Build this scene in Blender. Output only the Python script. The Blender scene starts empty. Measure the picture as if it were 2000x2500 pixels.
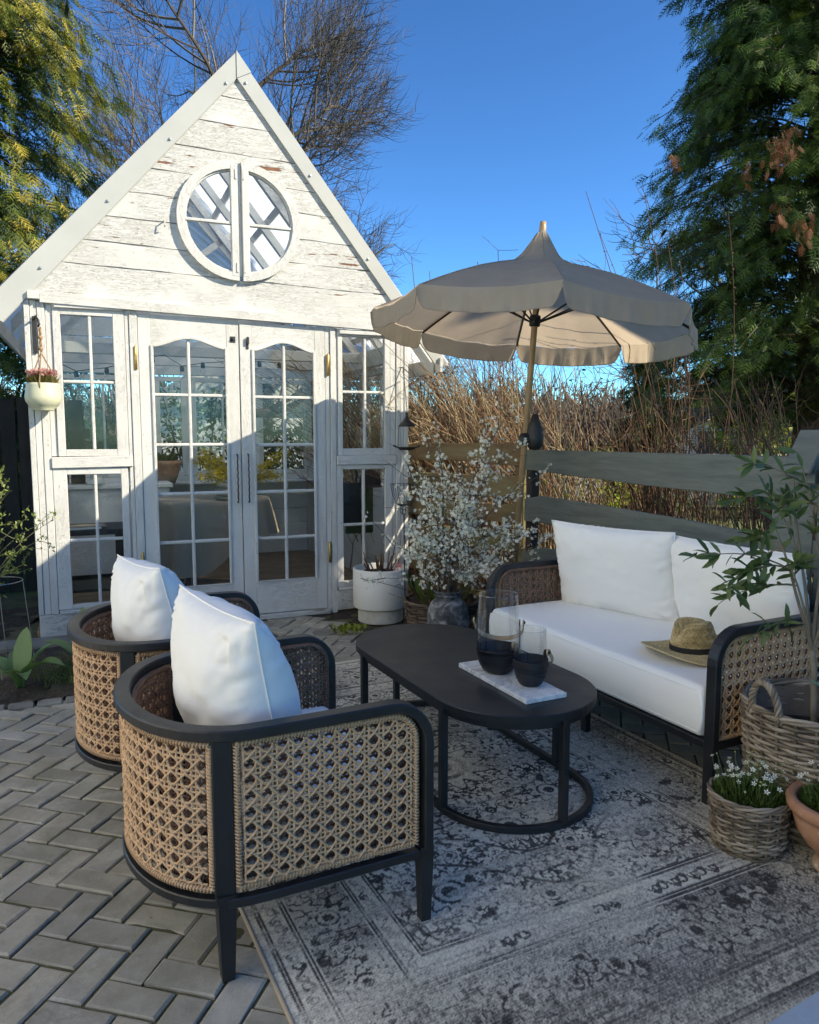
import bpy, math, random
import numpy as np
from math import sin, cos, pi, radians, sqrt, atan2
from mathutils import Vector, Matrix
random.seed(7)
RS = np.random.RandomState(11)
S = bpy.context.scene
COL = S.collection

# ------------------------------------------------------------------ camera, sky, sun, exposure
CAM_H = 1.45
cam = bpy.data.cameras.new('camera'); cam_o = bpy.data.objects.new('camera', cam); COL.objects.link(cam_o)
cam.sensor_fit = 'HORIZONTAL'; cam.sensor_width = 36.0; cam.lens = 36.0 * 0.925
cam.clip_start = 0.05; cam.clip_end = 2000
cam_o.location = (0, 0, CAM_H); cam_o.rotation_euler = (radians(90 - 5.95), 0, 0)
S.camera = cam_o
SUN_AZ = radians(-15.0)     # direction towards the sun, from +X
SUN_EL = radians(33.0)
SUN = Vector((cos(SUN_EL)*cos(SUN_AZ), cos(SUN_EL)*sin(SUN_AZ), sin(SUN_EL)))
W = bpy.data.worlds.new("World"); S.world = W; W.use_nodes = True
wn = W.node_tree.nodes; wl = W.node_tree.links; wn.clear()
sky = wn.new('ShaderNodeTexSky'); sky.sky_type = 'NISHITA'; sky.sun_disc = False
sky.sun_elevation = SUN_EL; sky.sun_rotation = pi/2 - SUN_AZ
sky.air_density = 1.0; sky.dust_density = 0.0; sky.ozone_density = 6.0; sky.altitude = 1500
bgn = wn.new('ShaderNodeBackground'); bgn.inputs['Strength'].default_value = 0.05
wo = wn.new('ShaderNodeOutputWorld')
gm = wn.new('ShaderNodeGamma'); gm.inputs['Gamma'].default_value = 1.35; hs_ = wn.new('ShaderNodeMix'); hs_.data_type = 'RGBA'; hs_.blend_type = 'MULTIPLY'; hs_.inputs[0].default_value = 1.0; hs_.inputs[7].default_value = (0.42, 0.74, 0.88, 1)
wl.new(sky.outputs[0], gm.inputs['Color']); wl.new(gm.outputs[0], hs_.inputs[6]); wl.new(hs_.outputs[2], bgn.inputs['Color']); wl.new(bgn.outputs[0], wo.inputs['Surface'])
sun = bpy.data.lights.new('sun', 'SUN'); sun.energy = 2.0; sun.angle = radians(0.53); sun.color = (1.0, 0.99, 0.965)
sun_o = bpy.data.objects.new('sun', sun); COL.objects.link(sun_o); sun_o.location = (8, -2, 12)
sun_o.rotation_euler = (-SUN).to_track_quat('-Z', 'Y').to_euler()
vs = S.view_settings; vs.view_transform = 'Standard'; vs.look = 'None'; vs.gamma = 1.0; vs.use_curve_mapping = False
vs.exposure = 2.05
if hasattr(vs, 'use_white_balance'):
    vs.use_white_balance = True; vs.white_balance_temperature = 8400; vs.white_balance_tint = 7
S.cycles.max_bounces = 10; S.cycles.transparent_max_bounces = 24
S.cycles.transmission_bounces = 8; S.cycles.diffuse_bounces = 4

# ------------------------------------------------------------------ mesh helpers
class MB:
    """collects geometry; build() links it as one mesh object"""
    def __init__(s):
        s.v = []; s.f = []; s.t = []; s.n = 0
    def add(s, V, F, tint=None):
        V = np.asarray(V, float).reshape(-1, 3); F = np.asarray(F, int)
        s.v.append(V); s.f.append(F + s.n); s.n += len(V)
        s.t.append(np.full(len(V), 0.5) if tint is None else np.broadcast_to(np.asarray(tint, float), (len(V),)))
        return s
    def poly(s, V, tint=None):
        return s.add(V, [list(range(len(V)))], tint)
    def mesh(s, name, smooth=False, weld=0):
        me = bpy.data.meshes.new(name)
        V = np.concatenate(s.v) if s.v else np.zeros((0, 3))
        me.vertices.add(len(V)); me.vertices.foreach_set('co', V.ravel())
        li = np.concatenate([f.ravel() for f in s.f]); tot = np.concatenate([np.full(len(f), f.shape[1]) for f in s.f])
        me.loops.add(len(li)); me.loops.foreach_set('vertex_index', li)
        st = np.concatenate([[0], np.cumsum(tot)[:-1]])
        me.polygons.add(len(tot)); me.polygons.foreach_set('loop_start', st); me.polygons.foreach_set('loop_total', tot)
        me.polygons.foreach_set('use_smooth', np.full(len(tot), bool(smooth)))
        at = me.attributes.new('tint', 'FLOAT', 'POINT'); at.data.foreach_set('value', np.concatenate(s.t))
        me.update(calc_edges=True)
        if weld:
            import bmesh
            b_ = bmesh.new(); b_.from_mesh(me); bmesh.ops.remove_doubles(b_, verts=b_.verts, dist=weld); b_.to_mesh(me); b_.free()
        return me
    def build(s, name, m, parent=None, smooth=False, weld=0, **kw):
        return obj(name, s.mesh(name, smooth, weld), m, parent, **kw)

def obj(name, me, m, parent=None, loc=None, rotz=0.0, kind=None, label=None):
    o = bpy.data.objects.new(name, me); COL.objects.link(o)
    if m is not None and len(me.materials) == 0: me.materials.append(m)
    if parent is not None: o.parent = parent
    if loc is not None: o.location = loc
    if rotz: o.rotation_euler = (0, 0, rotz)
    if kind: o['kind'] = kind
    if label: o['label'] = label
    return o
def thing(name, label, cat, loc=(0, 0, 0), rotz=0.0, group=None):
    o = bpy.data.objects.new(name, None); COL.objects.link(o); o.empty_display_size = 0.1
    o.location = loc; o.rotation_euler = (0, 0, rotz); o['label'] = label; o['category'] = cat
    if group: o['group'] = group
    return o
def tag(o, label, cat, group=None):
    o['label'] = label; o['category'] = cat
    if group: o['group'] = group
    return o
def kids(o): return [c for c in bpy.data.objects if c.parent is o]
def copy_tree(o, label=None, loc=None, rotz=None, parent=None):
    c = o.copy(); COL.objects.link(c)
    if parent is not None: c.parent = parent
    if label: c['label'] = label
    if loc is not None: c.location = loc
    if rotz is not None: c.rotation_euler = (0, 0, rotz)
    for k in kids(o): copy_tree(k, parent=c)
    return c

def rotm(rx=0, ry=0, rz=0):
    return np.array(Matrix.Rotation(rz, 3, 'Z') @ Matrix.Rotation(ry, 3, 'Y') @ Matrix.Rotation(rx, 3, 'X'))
BOXF = np.array([[0,3,2,1],[4,5,6,7],[0,1,5,4],[1,2,6,5],[2,3,7,6],[3,0,4,7]])
def box(mb, x0, x1, y0, y1, z0, z1, tint=None, R=None, o=None):
    V = np.array([[x0,y0,z0],[x1,y0,z0],[x1,y1,z0],[x0,y1,z0],[x0,y0,z1],[x1,y0,z1],[x1,y1,z1],[x0,y1,z1]], float)
    if R is not None:
        c = V.mean(0) if o is None else np.array(o); V = (V - c) @ R.T + c
    return mb.add(V, BOXF, tint)
def cbox(mb, x0, x1, y0, y1, z0, z1, c=0.004, R=None, o=None, tint=None):
    """box with chamfered edges (44 triangles)"""
    lo = np.array([x0,y0,z0], float); hi = np.array([x1,y1,z1], float)
    c = min(c, 0.45*float((hi-lo).min()))
    V = []; idx = {}
    for sx in (0,1):
        for sy in (0,1):
            for sz in (0,1):
                p = np.where(np.array([sx,sy,sz]) == 1, hi, lo); d = np.where(np.array([sx,sy,sz]) == 1, -c, c)
                for ax in range(3):
                    q = p + d; q[ax] = p[ax]; idx[(sx,sy,sz,ax)] = len(V); V.append(q)
    F4 = []; F3 = []
    for ax in range(3):
        a, b = [i for i in range(3) if i != ax]
        for s_ in (0,1):
            ks = []
            for (u, v) in ((0,0),(1,0),(1,1),(0,1)):
                k = [0,0,0]; k[ax] = s_; k[a] = u; k[b] = v; ks.append(idx[(k[0],k[1],k[2],ax)])
            flip = (s_ == 0) != (ax == 1)
            F4.append(ks[::-1] if flip else ks)
    for ax in range(3):
        a, b = [i for i in range(3) if i != ax]
        for u in (0,1):
            for v in (0,1):
                k0 = [0,0,0]; k0[a] = u; k0[b] = v; k1 = list(k0); k1[ax] = 1
                q = [idx[(*k0,a)], idx[(*k1,a)], idx[(*k1,b)], idx[(*k0,b)]]
                P = np.array([V[i] for i in q]); nrm = np.cross(P[1]-P[0], P[2]-P[1])
                out = P.mean(0) - (lo+hi)/2; out[ax] = 0
                F4.append(q if nrm @ out > 0 else q[::-1])
    for sx in (0,1):
        for sy in (0,1):
            for sz in (0,1):
                q = [idx[(sx,sy,sz,i)] for i in range(3)]; P = np.array([V[i] for i in q])
                nrm = np.cross(P[1]-P[0], P[2]-P[1]); F3.append(q if nrm @ (P.mean(0)-(lo+hi)/2) > 0 else q[::-1])
    V = np.array(V)
    if R is not None:
        cc = (lo+hi)/2 if o is None else np.array(o); V = (V-cc) @ R.T + cc
    n = mb.n
    mb.add(V, F4, tint); mb.f.append(np.array(F3) + n)
    return mb
def extrude_poly(mb, P2, y0, y1, tint=None):
    """closed polygon in x,z extruded from y0 to y1 (P2 counter-clockwise seen from -y)"""
    n = len(P2); V = [[p[0], y0, p[1]] for p in P2] + [[p[0], y1, p[1]] for p in P2]
    m = mb.n
    mb.add(V, [[i, (i+1) % n, n+(i+1) % n, n+i][::-1] for i in range(n)], tint)
    mb.f.append(np.array([list(range(n))]) + m); mb.f.append(np.array([list(range(2*n-1, n-1, -1))]) + m)
    return mb
def unit(a): return a / (np.linalg.norm(a, axis=-1, keepdims=True) + 1e-12)
def tubes(mb, P, R, k=5, tint=None, cap=False):
    """P (m,n,3), R (m,n) or scalar: m tubes at once"""
    P = np.asarray(P, float)
    if P.ndim == 2: P = P[None]
    m, n, _ = P.shape; R = np.broadcast_to(np.asarray(R, float), (m, n))
    T = unit(np.gradient(P, axis=1))
    D = unit(P[:, -1] - P[:, 0]); ref = np.where(np.abs(D[:, 2:3]) > 0.8, [[1.0, 0.13, 0]], [[0.05, 0.1, 1.0]])
    B = unit(np.cross(T, ref[:, None, :])); N = np.cross(T, B)
    a = np.arange(k)*2*pi/k
    V = P[:, :, None, :] + R[:, :, None, None]*(np.cos(a)[None, None, :, None]*B[:, :, None, :] + np.sin(a)[None, None, :, None]*N[:, :, None, :])
    I = np.arange(m*n*k).reshape(m, n, k)
    i0 = I[:, :-1, :]; i1 = I[:, 1:, :]
    F = np.stack([i0, np.roll(i0, -1, 2), np.roll(i1, -1, 2), i1], -1).reshape(-1, 4)
    if tint is not None:
        tint = np.broadcast_to(np.asarray(tint, float).reshape(m, -1, 1) if np.ndim(tint) else np.full((m, 1, 1), tint), (m, n, k)).ravel()
    b = mb.n
    mb.add(V.reshape(-1, 3), F, tint)
    if cap:
        mb.f.append(I[:, 0, ::-1].reshape(m, k) + b); mb.f.append(I[:, -1, :].reshape(m, k) + b)
    return mb
def tube(mb, pts, r, k=8, tint=None, closed=False, cap=True):
    """one tube with transported frames"""
    P = np.array(pts, float); n = len(P); R = np.broadcast_to(np.asarray(r, float), (n,))
    if closed: T = unit(np.roll(P, -1, 0) - np.roll(P, 1, 0))
    else: T = unit(np.gradient(P, axis=0))
    b = np.cross(T[0], [0, 0, 1.0]);
    if np.linalg.norm(b) < 1e-3: b = np.cross(T[0], [1.0, 0, 0])
    b = unit(b); Bs = []
    for i in range(n):
        b = b - (b @ T[i])*T[i]; b = unit(b); Bs.append(b)
    B = np.array(Bs); N = np.cross(T, B); a = np.arange(k)*2*pi/k
    V = P[:, None, :] + R[:, None, None]*(np.cos(a)[None, :, None]*B[:, None, :] + np.sin(a)[None, :, None]*N[:, None, :])
    I = np.arange(n*k).reshape(n, k); i0 = I if closed else I[:-1]; i1 = np.roll(I, -1, 0) if closed else I[1:]
    F = np.stack([i0, np.roll(i0, -1, 1), np.roll(i1, -1, 1), i1], -1).reshape(-1, 4)
    m = mb.n; mb.add(V.reshape(-1, 3), F, tint)
    if cap and not closed: mb.f.append(I[:1, ::-1] + m); mb.f.append(I[-1:] + m)
    return mb
def lathe(mb, prof, n=40, c=(0, 0, 0), tint=None, cap0=False, cap1=False, sx=1.0, sy=1.0):
    """profile [(r,z)...] listed from outside bottom upwards"""
    P = np.array(prof, float); a = np.arange(n)*2*pi/n
    V = np.stack([P[:, None, 0]*np.cos(a)*sx + c[0], P[:, None, 0]*np.sin(a)*sy + c[1], np.broadcast_to(P[:, None, 1] + c[2], (len(P), n))], -1)
    I = np.arange(len(P)*n).reshape(len(P), n)
    F = np.stack([I[:-1], np.roll(I[:-1], -1, 1), np.roll(I[1:], -1, 1), I[1:]], -1).reshape(-1, 4)
    m = mb.n; mb.add(V.reshape(-1, 3), F, tint)
    if cap0: mb.f.append(I[:1, ::-1] + m)
    if cap1: mb.f.append(I[-1:] + m)
    return mb
def sweep(mb, pts, bv, w, th, closed=False, tint=None, c=0.003):
    """rectangular bar (chamfered) along pts; bv = side vectors; w across bv, th across the normal"""
    P = np.array(pts, float); n = len(P)
    T = unit(np.roll(P, -1, 0) - np.roll(P, 1, 0)) if closed else unit(np.gradient(P, axis=0))
    B = np.array(bv, float); B = unit(B - (B*T).sum(1, keepdims=True)*T); N = np.cross(T, B)
    w = np.broadcast_to(np.asarray(w, float), (n,))/2; h = np.broadcast_to(np.asarray(th, float), (n,))/2
    cc = c
    prof = [(1,0,-1,1),(1,0,1,-1),(0,1,1,0),(0,1,-1,0)]
    offs = []
    for (su, sv, du, dv) in ((1,-1,0,1),(1,1,0,-1),(1,1,-1,0),(-1,1,1,0),(-1,1,0,-1),(-1,-1,0,1),(-1,-1,1,0),(1,-1,-1,0)):
        offs.append((su*w + du*cc, sv*h + dv*cc))
    k = 8
    V = np.stack([P + o[0][:, None]*B + o[1][:, None]*N for o in offs], 1)
    I = np.arange(n*k).reshape(n, k); i0 = I if closed else I[:-1]; i1 = np.roll(I, -1, 0) if closed else I[1:]
    F = np.stack([i0, np.roll(i0, -1, 1), np.roll(i1, -1, 1), i1], -1).reshape(-1, 4)
    m = mb.n; mb.add(V.reshape(-1, 3), F, tint)
    if not closed: mb.f.append(I[:1, ::-1] + m); mb.f.append(I[-1:] + m)
    return mb
def scatter(mb, TV, TF, M, L, tint=None):
    """copies of a small template (TV,TF) with matrices M (m,3,3) at L (m,3)"""
    m = len(L); k = len(TV)
    V = np.einsum('mij,kj->mki', M, TV) + L[:, None, :]
    F = (np.asarray(TF)[None] + (np.arange(m)*k)[:, None, None]).reshape(-1, np.asarray(TF).shape[1])
    t = None if tint is None else np.repeat(np.asarray(tint, float), k) if np.ndim(tint) == 1 else np.asarray(tint).ravel()
    return mb.add(V.reshape(-1, 3), F, t)
def frames(D, up=None, roll=None):
    """matrices whose x axis is D"""
    D = unit(np.asarray(D, float)); m = len(D)
    if up is None: up = np.tile([0, 0, 1.0], (m, 1))
    Y = unit(np.cross(up, D) + 1e-6*RS.randn(m, 3)); Z = np.cross(D, Y)
    if roll is not None:
        c, s_ = np.cos(roll)[:, None], np.sin(roll)[:, None]; Y, Z = c*Y + s_*Z, -s_*Y + c*Z
    return np.stack([D, Y, Z], -1)

# smooth value noise on grids (for the rug pattern and small irregularities)
def vnoise(x, y, seed=0):
    r = np.random.RandomState(seed); G = r.rand(64, 64)
    xi = np.floor(x).astype(int); yi = np.floor(y).astype(int); fx = x - xi; fy = y - yi
    fx = fx*fx*fx*(fx*(fx*6-15)+10); fy = fy*fy*fy*(fy*(fy*6-15)+10)
    g = lambda a, b: G[a % 64, b % 64]
    return (g(xi, yi)*(1-fx) + g(xi+1, yi)*fx)*(1-fy) + (g(xi, yi+1)*(1-fx) + g(xi+1, yi+1)*fx)*fy
def fbm(x, y, seed=0, oct=4):
    v = 0; a = 0.5
    for i in range(oct): v = v + a*vnoise(x*2**i, y*2**i, seed+i); a *= 0.5
    return v / (1 - 0.5**oct)

# ------------------------------------------------------------------ materials
class NT:
    def __init__(s, name):
        s.m = bpy.data.materials.new(name); s.m.use_nodes = True; s.t = s.m.node_tree; s.n = s.t.nodes; s.l = s.t.links; s.n.clear()
        s.out = s.n.new('ShaderNodeOutputMaterial')
    def new(s, t, ins=None, **kw):
        n = s.n.new(t)
        for k, v in kw.items(): setattr(n, k, v)
        for k, v in (ins or {}).items(): s.put(n.inputs[k], v)
        return n
    def put(s, inp, v):
        if hasattr(v, 'links') or isinstance(v, bpy.types.NodeSocket): s.l.new(v, inp)
        else: inp.default_value = v
    def coords(s, kind='Object', scale=(1, 1, 1), rot=(0, 0, 0), jit=False):
        tc = s.new('ShaderNodeTexCoord').outputs[kind]
        if jit:
            oi = s.new('ShaderNodeObjectInfo').outputs['Random']
            mm = s.new('ShaderNodeMath', {0: oi, 1: 37.0}, operation='MULTIPLY').outputs[0]
            tc = s.new('ShaderNodeVectorMath', {0: tc, 1: mm}, operation='ADD').outputs[0]
        return s.new('ShaderNodeMapping', {'Vector': tc, 'Scale': scale, 'Rotation': rot}).outputs[0]
    def noise(s, vec, scale=5, detail=4, rough=0.55, dist=0.0):
        return s.new('ShaderNodeTexNoise', {'Vector': vec, 'Scale': scale, 'Detail': detail, 'Roughness': rough, 'Distortion': dist}).outputs['Fac']
    def ramp(s, fac, stops, interp='LINEAR'):
        n = s.new('ShaderNodeValToRGB', {'Fac': fac}); cr = n.color_ramp; cr.interpolation = interp
        while len(cr.elements) < len(stops): cr.elements.new(0.5)
        for e, (p, c) in zip(cr.elements, stops):
            e.position = p; e.color = (c, c, c, 1) if np.ndim(c) == 0 else (*c, 1)
        return n.outputs['Color']
    def mix(s, f, a, b, mode='MIX'):
        n = s.new('ShaderNodeMix', data_type='RGBA', blend_type=mode)
        s.put(n.inputs[0], f)
        for i, v in ((6, a), (7, b)):
            s.put(n.inputs[i], (*v, 1) if isinstance(v, tuple) and len(v) == 3 else v)
        return n.outputs[2]
    def math(s, op, a, b=0.0, c=0.0, clamp=False):
        return s.new('ShaderNodeMath', {0: a, 1: b, 2: c}, operation=op, use_clamp=clamp).outputs[0]
    def attr(s, name='tint'): return s.new('ShaderNodeAttribute', attribute_name=name).outputs['Fac']
    def bump(s, h, strength=0.3, dist=0.01):
        return s.new('ShaderNodeBump', {'Height': h, 'Strength': strength, 'Distance': dist}).outputs[0]
    def principled(s, color, rough=0.6, bump=None, **kw):
        p = s.new('ShaderNodeBsdfPrincipled'); s.put(p.inputs['Base Color'], (*color, 1) if isinstance(color, tuple) and len(color) == 3 else color)
        s.put(p.inputs['Roughness'], rough)
        if bump is not None: s.l.new(bump, p.inputs['Normal'])
        for k, v in kw.items(): s.put(p.inputs[k.replace('_', ' ')], v)
        s.l.new(p.outputs[0], s.out.inputs['Surface']); s.p = p
        return s.m

def mat_simple(name, col, rough=0.5, var=0.12, scale=8, bump=0.1, bdist=0.002, jit=True, spec=0.5, metallic=0.0):
    t = NT(name); v = t.coords(jit=jit); n = t.noise(v, scale, 5)
    lo = tuple(c*(1-var) for c in col); hi = tuple(min(1, c*(1+var)) for c in col)
    c = t.ramp(n, [(0.3, lo), (0.7, hi)])
    b = t.bump(t.noise(v, scale*9, 3), bump, bdist)
    return t.principled(c, rough, b, Specular_IOR_Level=spec, Metallic=metallic)

def mat_paint(name, white=(0.565, 0.565, 0.545), peel=0.5, under=(0.20, 0.085, 0.045), grain=(1, 1, 1), crack=0.5, dirt=0.35, patchy=0.60, crw=0.011):
    """old chalky white paint: large flaked patches, thin cracks along the grain, specks, grime"""
    t = NT(name); v = t.coords(jit=True)
    vg = t.coords(scale=tuple(g for g in grain), jit=True)
    big = t.noise(vg, 3.2, 6, 0.62, 0.3)                # where flakes come off
    fine = t.noise(vg, 22, 5, 0.7, 0.4)
    f = t.math('ADD', t.math('MULTIPLY', big, 0.75), t.math('MULTIPLY', fine, 0.25))
    mask = t.ramp(f, [(patchy, 0.0), (patchy + 0.012, 1.0)])
    # cracks
    vc = t.coords(scale=tuple(g*1.0 for g in grain), jit=True)
    cr = t.noise(vc, 30, 8, 0.75, 1.2)
    crm = t.ramp(t.math('ABSOLUTE', t.math('SUBTRACT', cr, 0.5)), [(0.0, 1.0), (crw, 0.0)])
    zone = t.ramp(t.noise(v, 2.4, 3), [(0.38, 0.0), (0.56, 1.0)])
    crm = t.math('MULTIPLY', t.math('MULTIPLY', crm, zone), crack)
    specks = t.ramp(t.noise(v, 55, 2, 0.5), [(0.70, 0.0), (0.73, 1.0)])
    grime = t.noise(v, 1.8, 6, 0.6)
    base = t.mix(t.math('MULTIPLY', t.ramp(grime, [(0.42, 0.0), (0.72, 1.0)]), dirt), white, tuple(c*k for c, k in zip(white, (0.70, 0.69, 0.62))))
    und = t.mix(t.noise(vg, 40, 4), tuple(c*0.55 for c in under), tuple(min(1, c*1.5) for c in under))
    c1 = t.mix(t.math('MULTIPLY', specks, 0.55), base, (0.16, 0.13, 0.10))
    c2 = t.mix(crm, c1, (0.09, 0.07, 0.055))
    c3 = t.mix(t.math('MULTIPLY', mask, peel), c2, und)
    h = t.math('SUBTRACT', t.math('ADD', t.math('MULTIPLY', t.noise(vg, 14, 6, 0.6), 0.5), t.math('MULTIPLY', t.noise(v, 5, 3), 0.5)), t.math('ADD', t.math('MULTIPLY', mask, 0.6), t.math('MULTIPLY', crm, 0.7)))
    return t.principled(c3, 0.55, t.bump(h, 0.8, 0.009), Specular_IOR_Level=0.35)

def mat_leaf(name, stops, rough=0.5, trans=0.35, spec=0.4):
    """leaf colour follows each leaf's own tint"""
    t = NT(name); v = t.coords(); n = t.noise(v, 30, 2)
    f = t.math('ADD', t.attr(), t.math('MULTIPLY', t.math('SUBTRACT', n, 0.5), 0.15))
    c = t.ramp(f, stops)
    p = t.new('ShaderNodeBsdfPrincipled', {'Base Color': c, 'Roughness': rough, 'Specular IOR Level': spec})
    tr = t.new('ShaderNodeBsdfTranslucent', {'Color': t.mix(1.0, c, (1.0, 1.0, 0.55), 'MULTIPLY')})
    mx = t.new('ShaderNodeMixShader', {0: trans, 1: p.outputs[0], 2: tr.outputs[0]})
    t.l.new(mx.outputs[0], t.out.inputs['Surface']); return t.m

def mat_glass(name, tint=(0.93, 0.96, 0.95), wav=0.02, gl=1.0, dust=0.03, cap=1.0):
    t = NT(name); v = t.coords(jit=True)
    b = t.bump(t.noise(v, 2.5, 2), wav, 0.05)
    fr = t.new('ShaderNodeFresnel', {'IOR': 1.5, 'Normal': b}).outputs[0]
    fr = t.math('MINIMUM', t.math('MULTIPLY', fr, 1.6*gl), cap)
    tr = t.new('ShaderNodeBsdfTransparent', {'Color': (*tint, 1)})
    gs = t.new('ShaderNodeBsdfGlossy', {'Color': (1, 1, 1, 1), 'Roughness': 0.01, 'Normal': b})
    df = t.new('ShaderNodeBsdfDiffuse', {'Color': (0.7, 0.7, 0.68, 1)})
    m0 = t.new('ShaderNodeMixShader', {0: t.math('MULTIPLY', t.ramp(t.noise(v, 6, 6, 0.7), [(0.4, 0.0), (0.8, 1.0)]), dust*4), 1: tr.outputs[0], 2: df.outputs[0]})
    mx = t.new('ShaderNodeMixShader', {0: fr, 1: m0.outputs[0], 2: gs.outputs[0]})
    t.l.new(mx.outputs[0], t.out.inputs['Surface']); return t.m

M = {}
M['gable'] = mat_paint('old_white_gable_paint', grain=(0.30, 1, 2.4), peel=1.0, crack=0.8, patchy=0.600, dirt=0.30)
M['frame'] = mat_paint('old_white_frame_paint', grain=(1.0, 1, 0.3), peel=0.8, crack=0.30, patchy=0.70, dirt=0.30, under=(0.22, 0.17, 0.12))
M['frame_h'] = mat_paint('old_white_rail_paint', grain=(0.3, 1, 1.3), peel=0.8, crack=0.35, patchy=0.69, dirt=0.30, under=(0.22, 0.17, 0.12))
M['base'] = mat_paint('weathered_white_base_paint', grain=(0.3, 1, 1.5), peel=0.8, crack=0.8, patchy=0.60, dirt=0.8, under=(0.20, 0.18, 0.13))
M['barge'] = mat_simple('smooth_white_sheet_metal', (0.425, 0.43, 0.405), 0.42, 0.05, 3, 0.03)
M['inner'] = mat_paint('indoor_white_paint', grain=(0.4, 1, 1.4), peel=0.6, crack=0.5, patchy=0.74, dirt=0.5, white=(0.78, 0.78, 0.76))
def mat_black():
    t = NT('black_powder_coat'); v = t.coords(); n = t.noise(v, 5, 6, 0.65); g = t.noise(v, 700, 2)
    c = t.mix(t.ramp(n, [(0.45, 0.0), (0.8, 0.35)]), (0.011, 0.012, 0.014), (0.040, 0.040, 0.040))
    return t.principled(c, t.ramp(n, [(0.3, 0.34), (0.7, 0.52)]), t.bump(g, 0.12, 0.0006), Specular_IOR_Level=0.5)
M['black'] = mat_black()
M['iron'] = mat_simple('black_iron', (0.02, 0.019, 0.018), 0.55, 0.3, 30, 0.2)
M['brass'] = mat_simple('tarnished_brass', (0.42, 0.29, 0.10), 0.38, 0.3, 40, 0.1, metallic=0.85)
M['screw'] = mat_simple('zinc_screw', (0.35, 0.35, 0.34), 0.4, 0.1, 30, 0.1, metallic=0.8)
M['glass'] = mat_glass('old_window_glass', gl=0.45, dust=0.008)
M['clear'] = mat_glass('lantern_glass', (0.95, 0.96, 0.96), 0.004, 1.0, 0.0, 0.22)

def mat_rattan():
    t = NT('tan_resin_rattan'); v = t.coords()
    n = t.noise(v, 14, 4); st = t.noise(v, 260, 3, 0.6)
    c = t.mix(n, (0.56, 0.335, 0.185), (0.74, 0.485, 0.295)); c = t.mix(t.math('MULTIPLY', st, 0.35), c, (0.34, 0.20, 0.115))
    return t.principled(c, 0.55, t.bump(st, 0.5, 0.0012), Specular_IOR_Level=0.3)
M['rattan'] = mat_rattan()
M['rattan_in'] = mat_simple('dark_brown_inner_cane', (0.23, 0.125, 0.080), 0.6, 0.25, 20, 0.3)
def mat_cloth(name, col, scale=700, bump=0.25, var=0.04, wr=0.0):
    t = NT(name); v = t.coords(); n = t.noise(v, 3, 4)
    w1 = t.new('ShaderNodeTexVoronoi', {'Vector': v, 'Scale': scale}, feature='F1').outputs['Distance']
    lo = tuple(c*(1-var) for c in col)
    h = t.math('ADD', t.math('MULTIPLY', w1, 0.04), t.math('MULTIPLY', t.noise(v, 9, 4, 0.55, 0.6), wr))
    return t.principled(t.mix(n, lo, col), 0.85, t.bump(h, bump, 0.01), Specular_IOR_Level=0.25, Sheen_Weight=0.12)
M['cushion'] = mat_cloth('white_cushion_fabric', (0.86, 0.85, 0.82), wr=0.75)
M['linen'] = mat_cloth('natural_linen', (0.36, 0.30, 0.235), 400, 0.4, 0.15, 0.2)
M['white_cloth'] = mat_cloth('white_cloth', (0.75, 0.75, 0.75), 400, 0.3, 0.1, 0.2)
M['thread'] = mat_cloth('stitching', (0.45, 0.45, 0.46), 400, 0.1)
# ================================================================== ground, paving, beds
YAW = radians(26.6); FV = np.array([cos(YAW), sin(YAW), 0]); LV = np.array([-sin(YAW), cos(YAW), 0])
def FL(f, l, z=0.0): return tuple(FV*f + LV*l + np.array([0, 0, z]))
def toFL(x, y): return x*FV[0] + y*FV[1], x*LV[0] + y*LV[1]

def mat_lawn():
    t = NT('spring_lawn'); v = t.coords()
    c = t.ramp(t.noise(v, 0.6, 8, 0.7), [(0.35, (0.09, 0.085, 0.04)), (0.55, (0.10, 0.13, 0.035)), (0.7, (0.16, 0.17, 0.06))])
    return t.principled(c, 0.9, t.bump(t.noise(v, 20, 4), 0.6, 0.05))
def mat_soil():
    t = NT('dark_garden_soil'); v = t.coords()
    c = t.ramp(t.noise(v, 28, 8, 0.7), [(0.35, (0.018, 0.013, 0.009)), (0.6, (0.055, 0.04, 0.027)), (0.75, (0.12, 0.095, 0.065))])
    return t.principled(c, 0.95, t.bump(t.noise(v, 40, 6), 0.9, 0.02))
def mat_joint():
    t = NT('mossy_joint_sand'); v = t.coords()
    c = t.ramp(t.noise(v, 5, 6, 0.65), [(0.35, (0.055, 0.052, 0.026)), (0.55, (0.10, 0.095, 0.045)), (0.75, (0.16, 0.14, 0.10))])
    return t.principled(c, 0.95, t.bump(t.noise(v, 120, 4), 0.8, 0.006))
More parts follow.
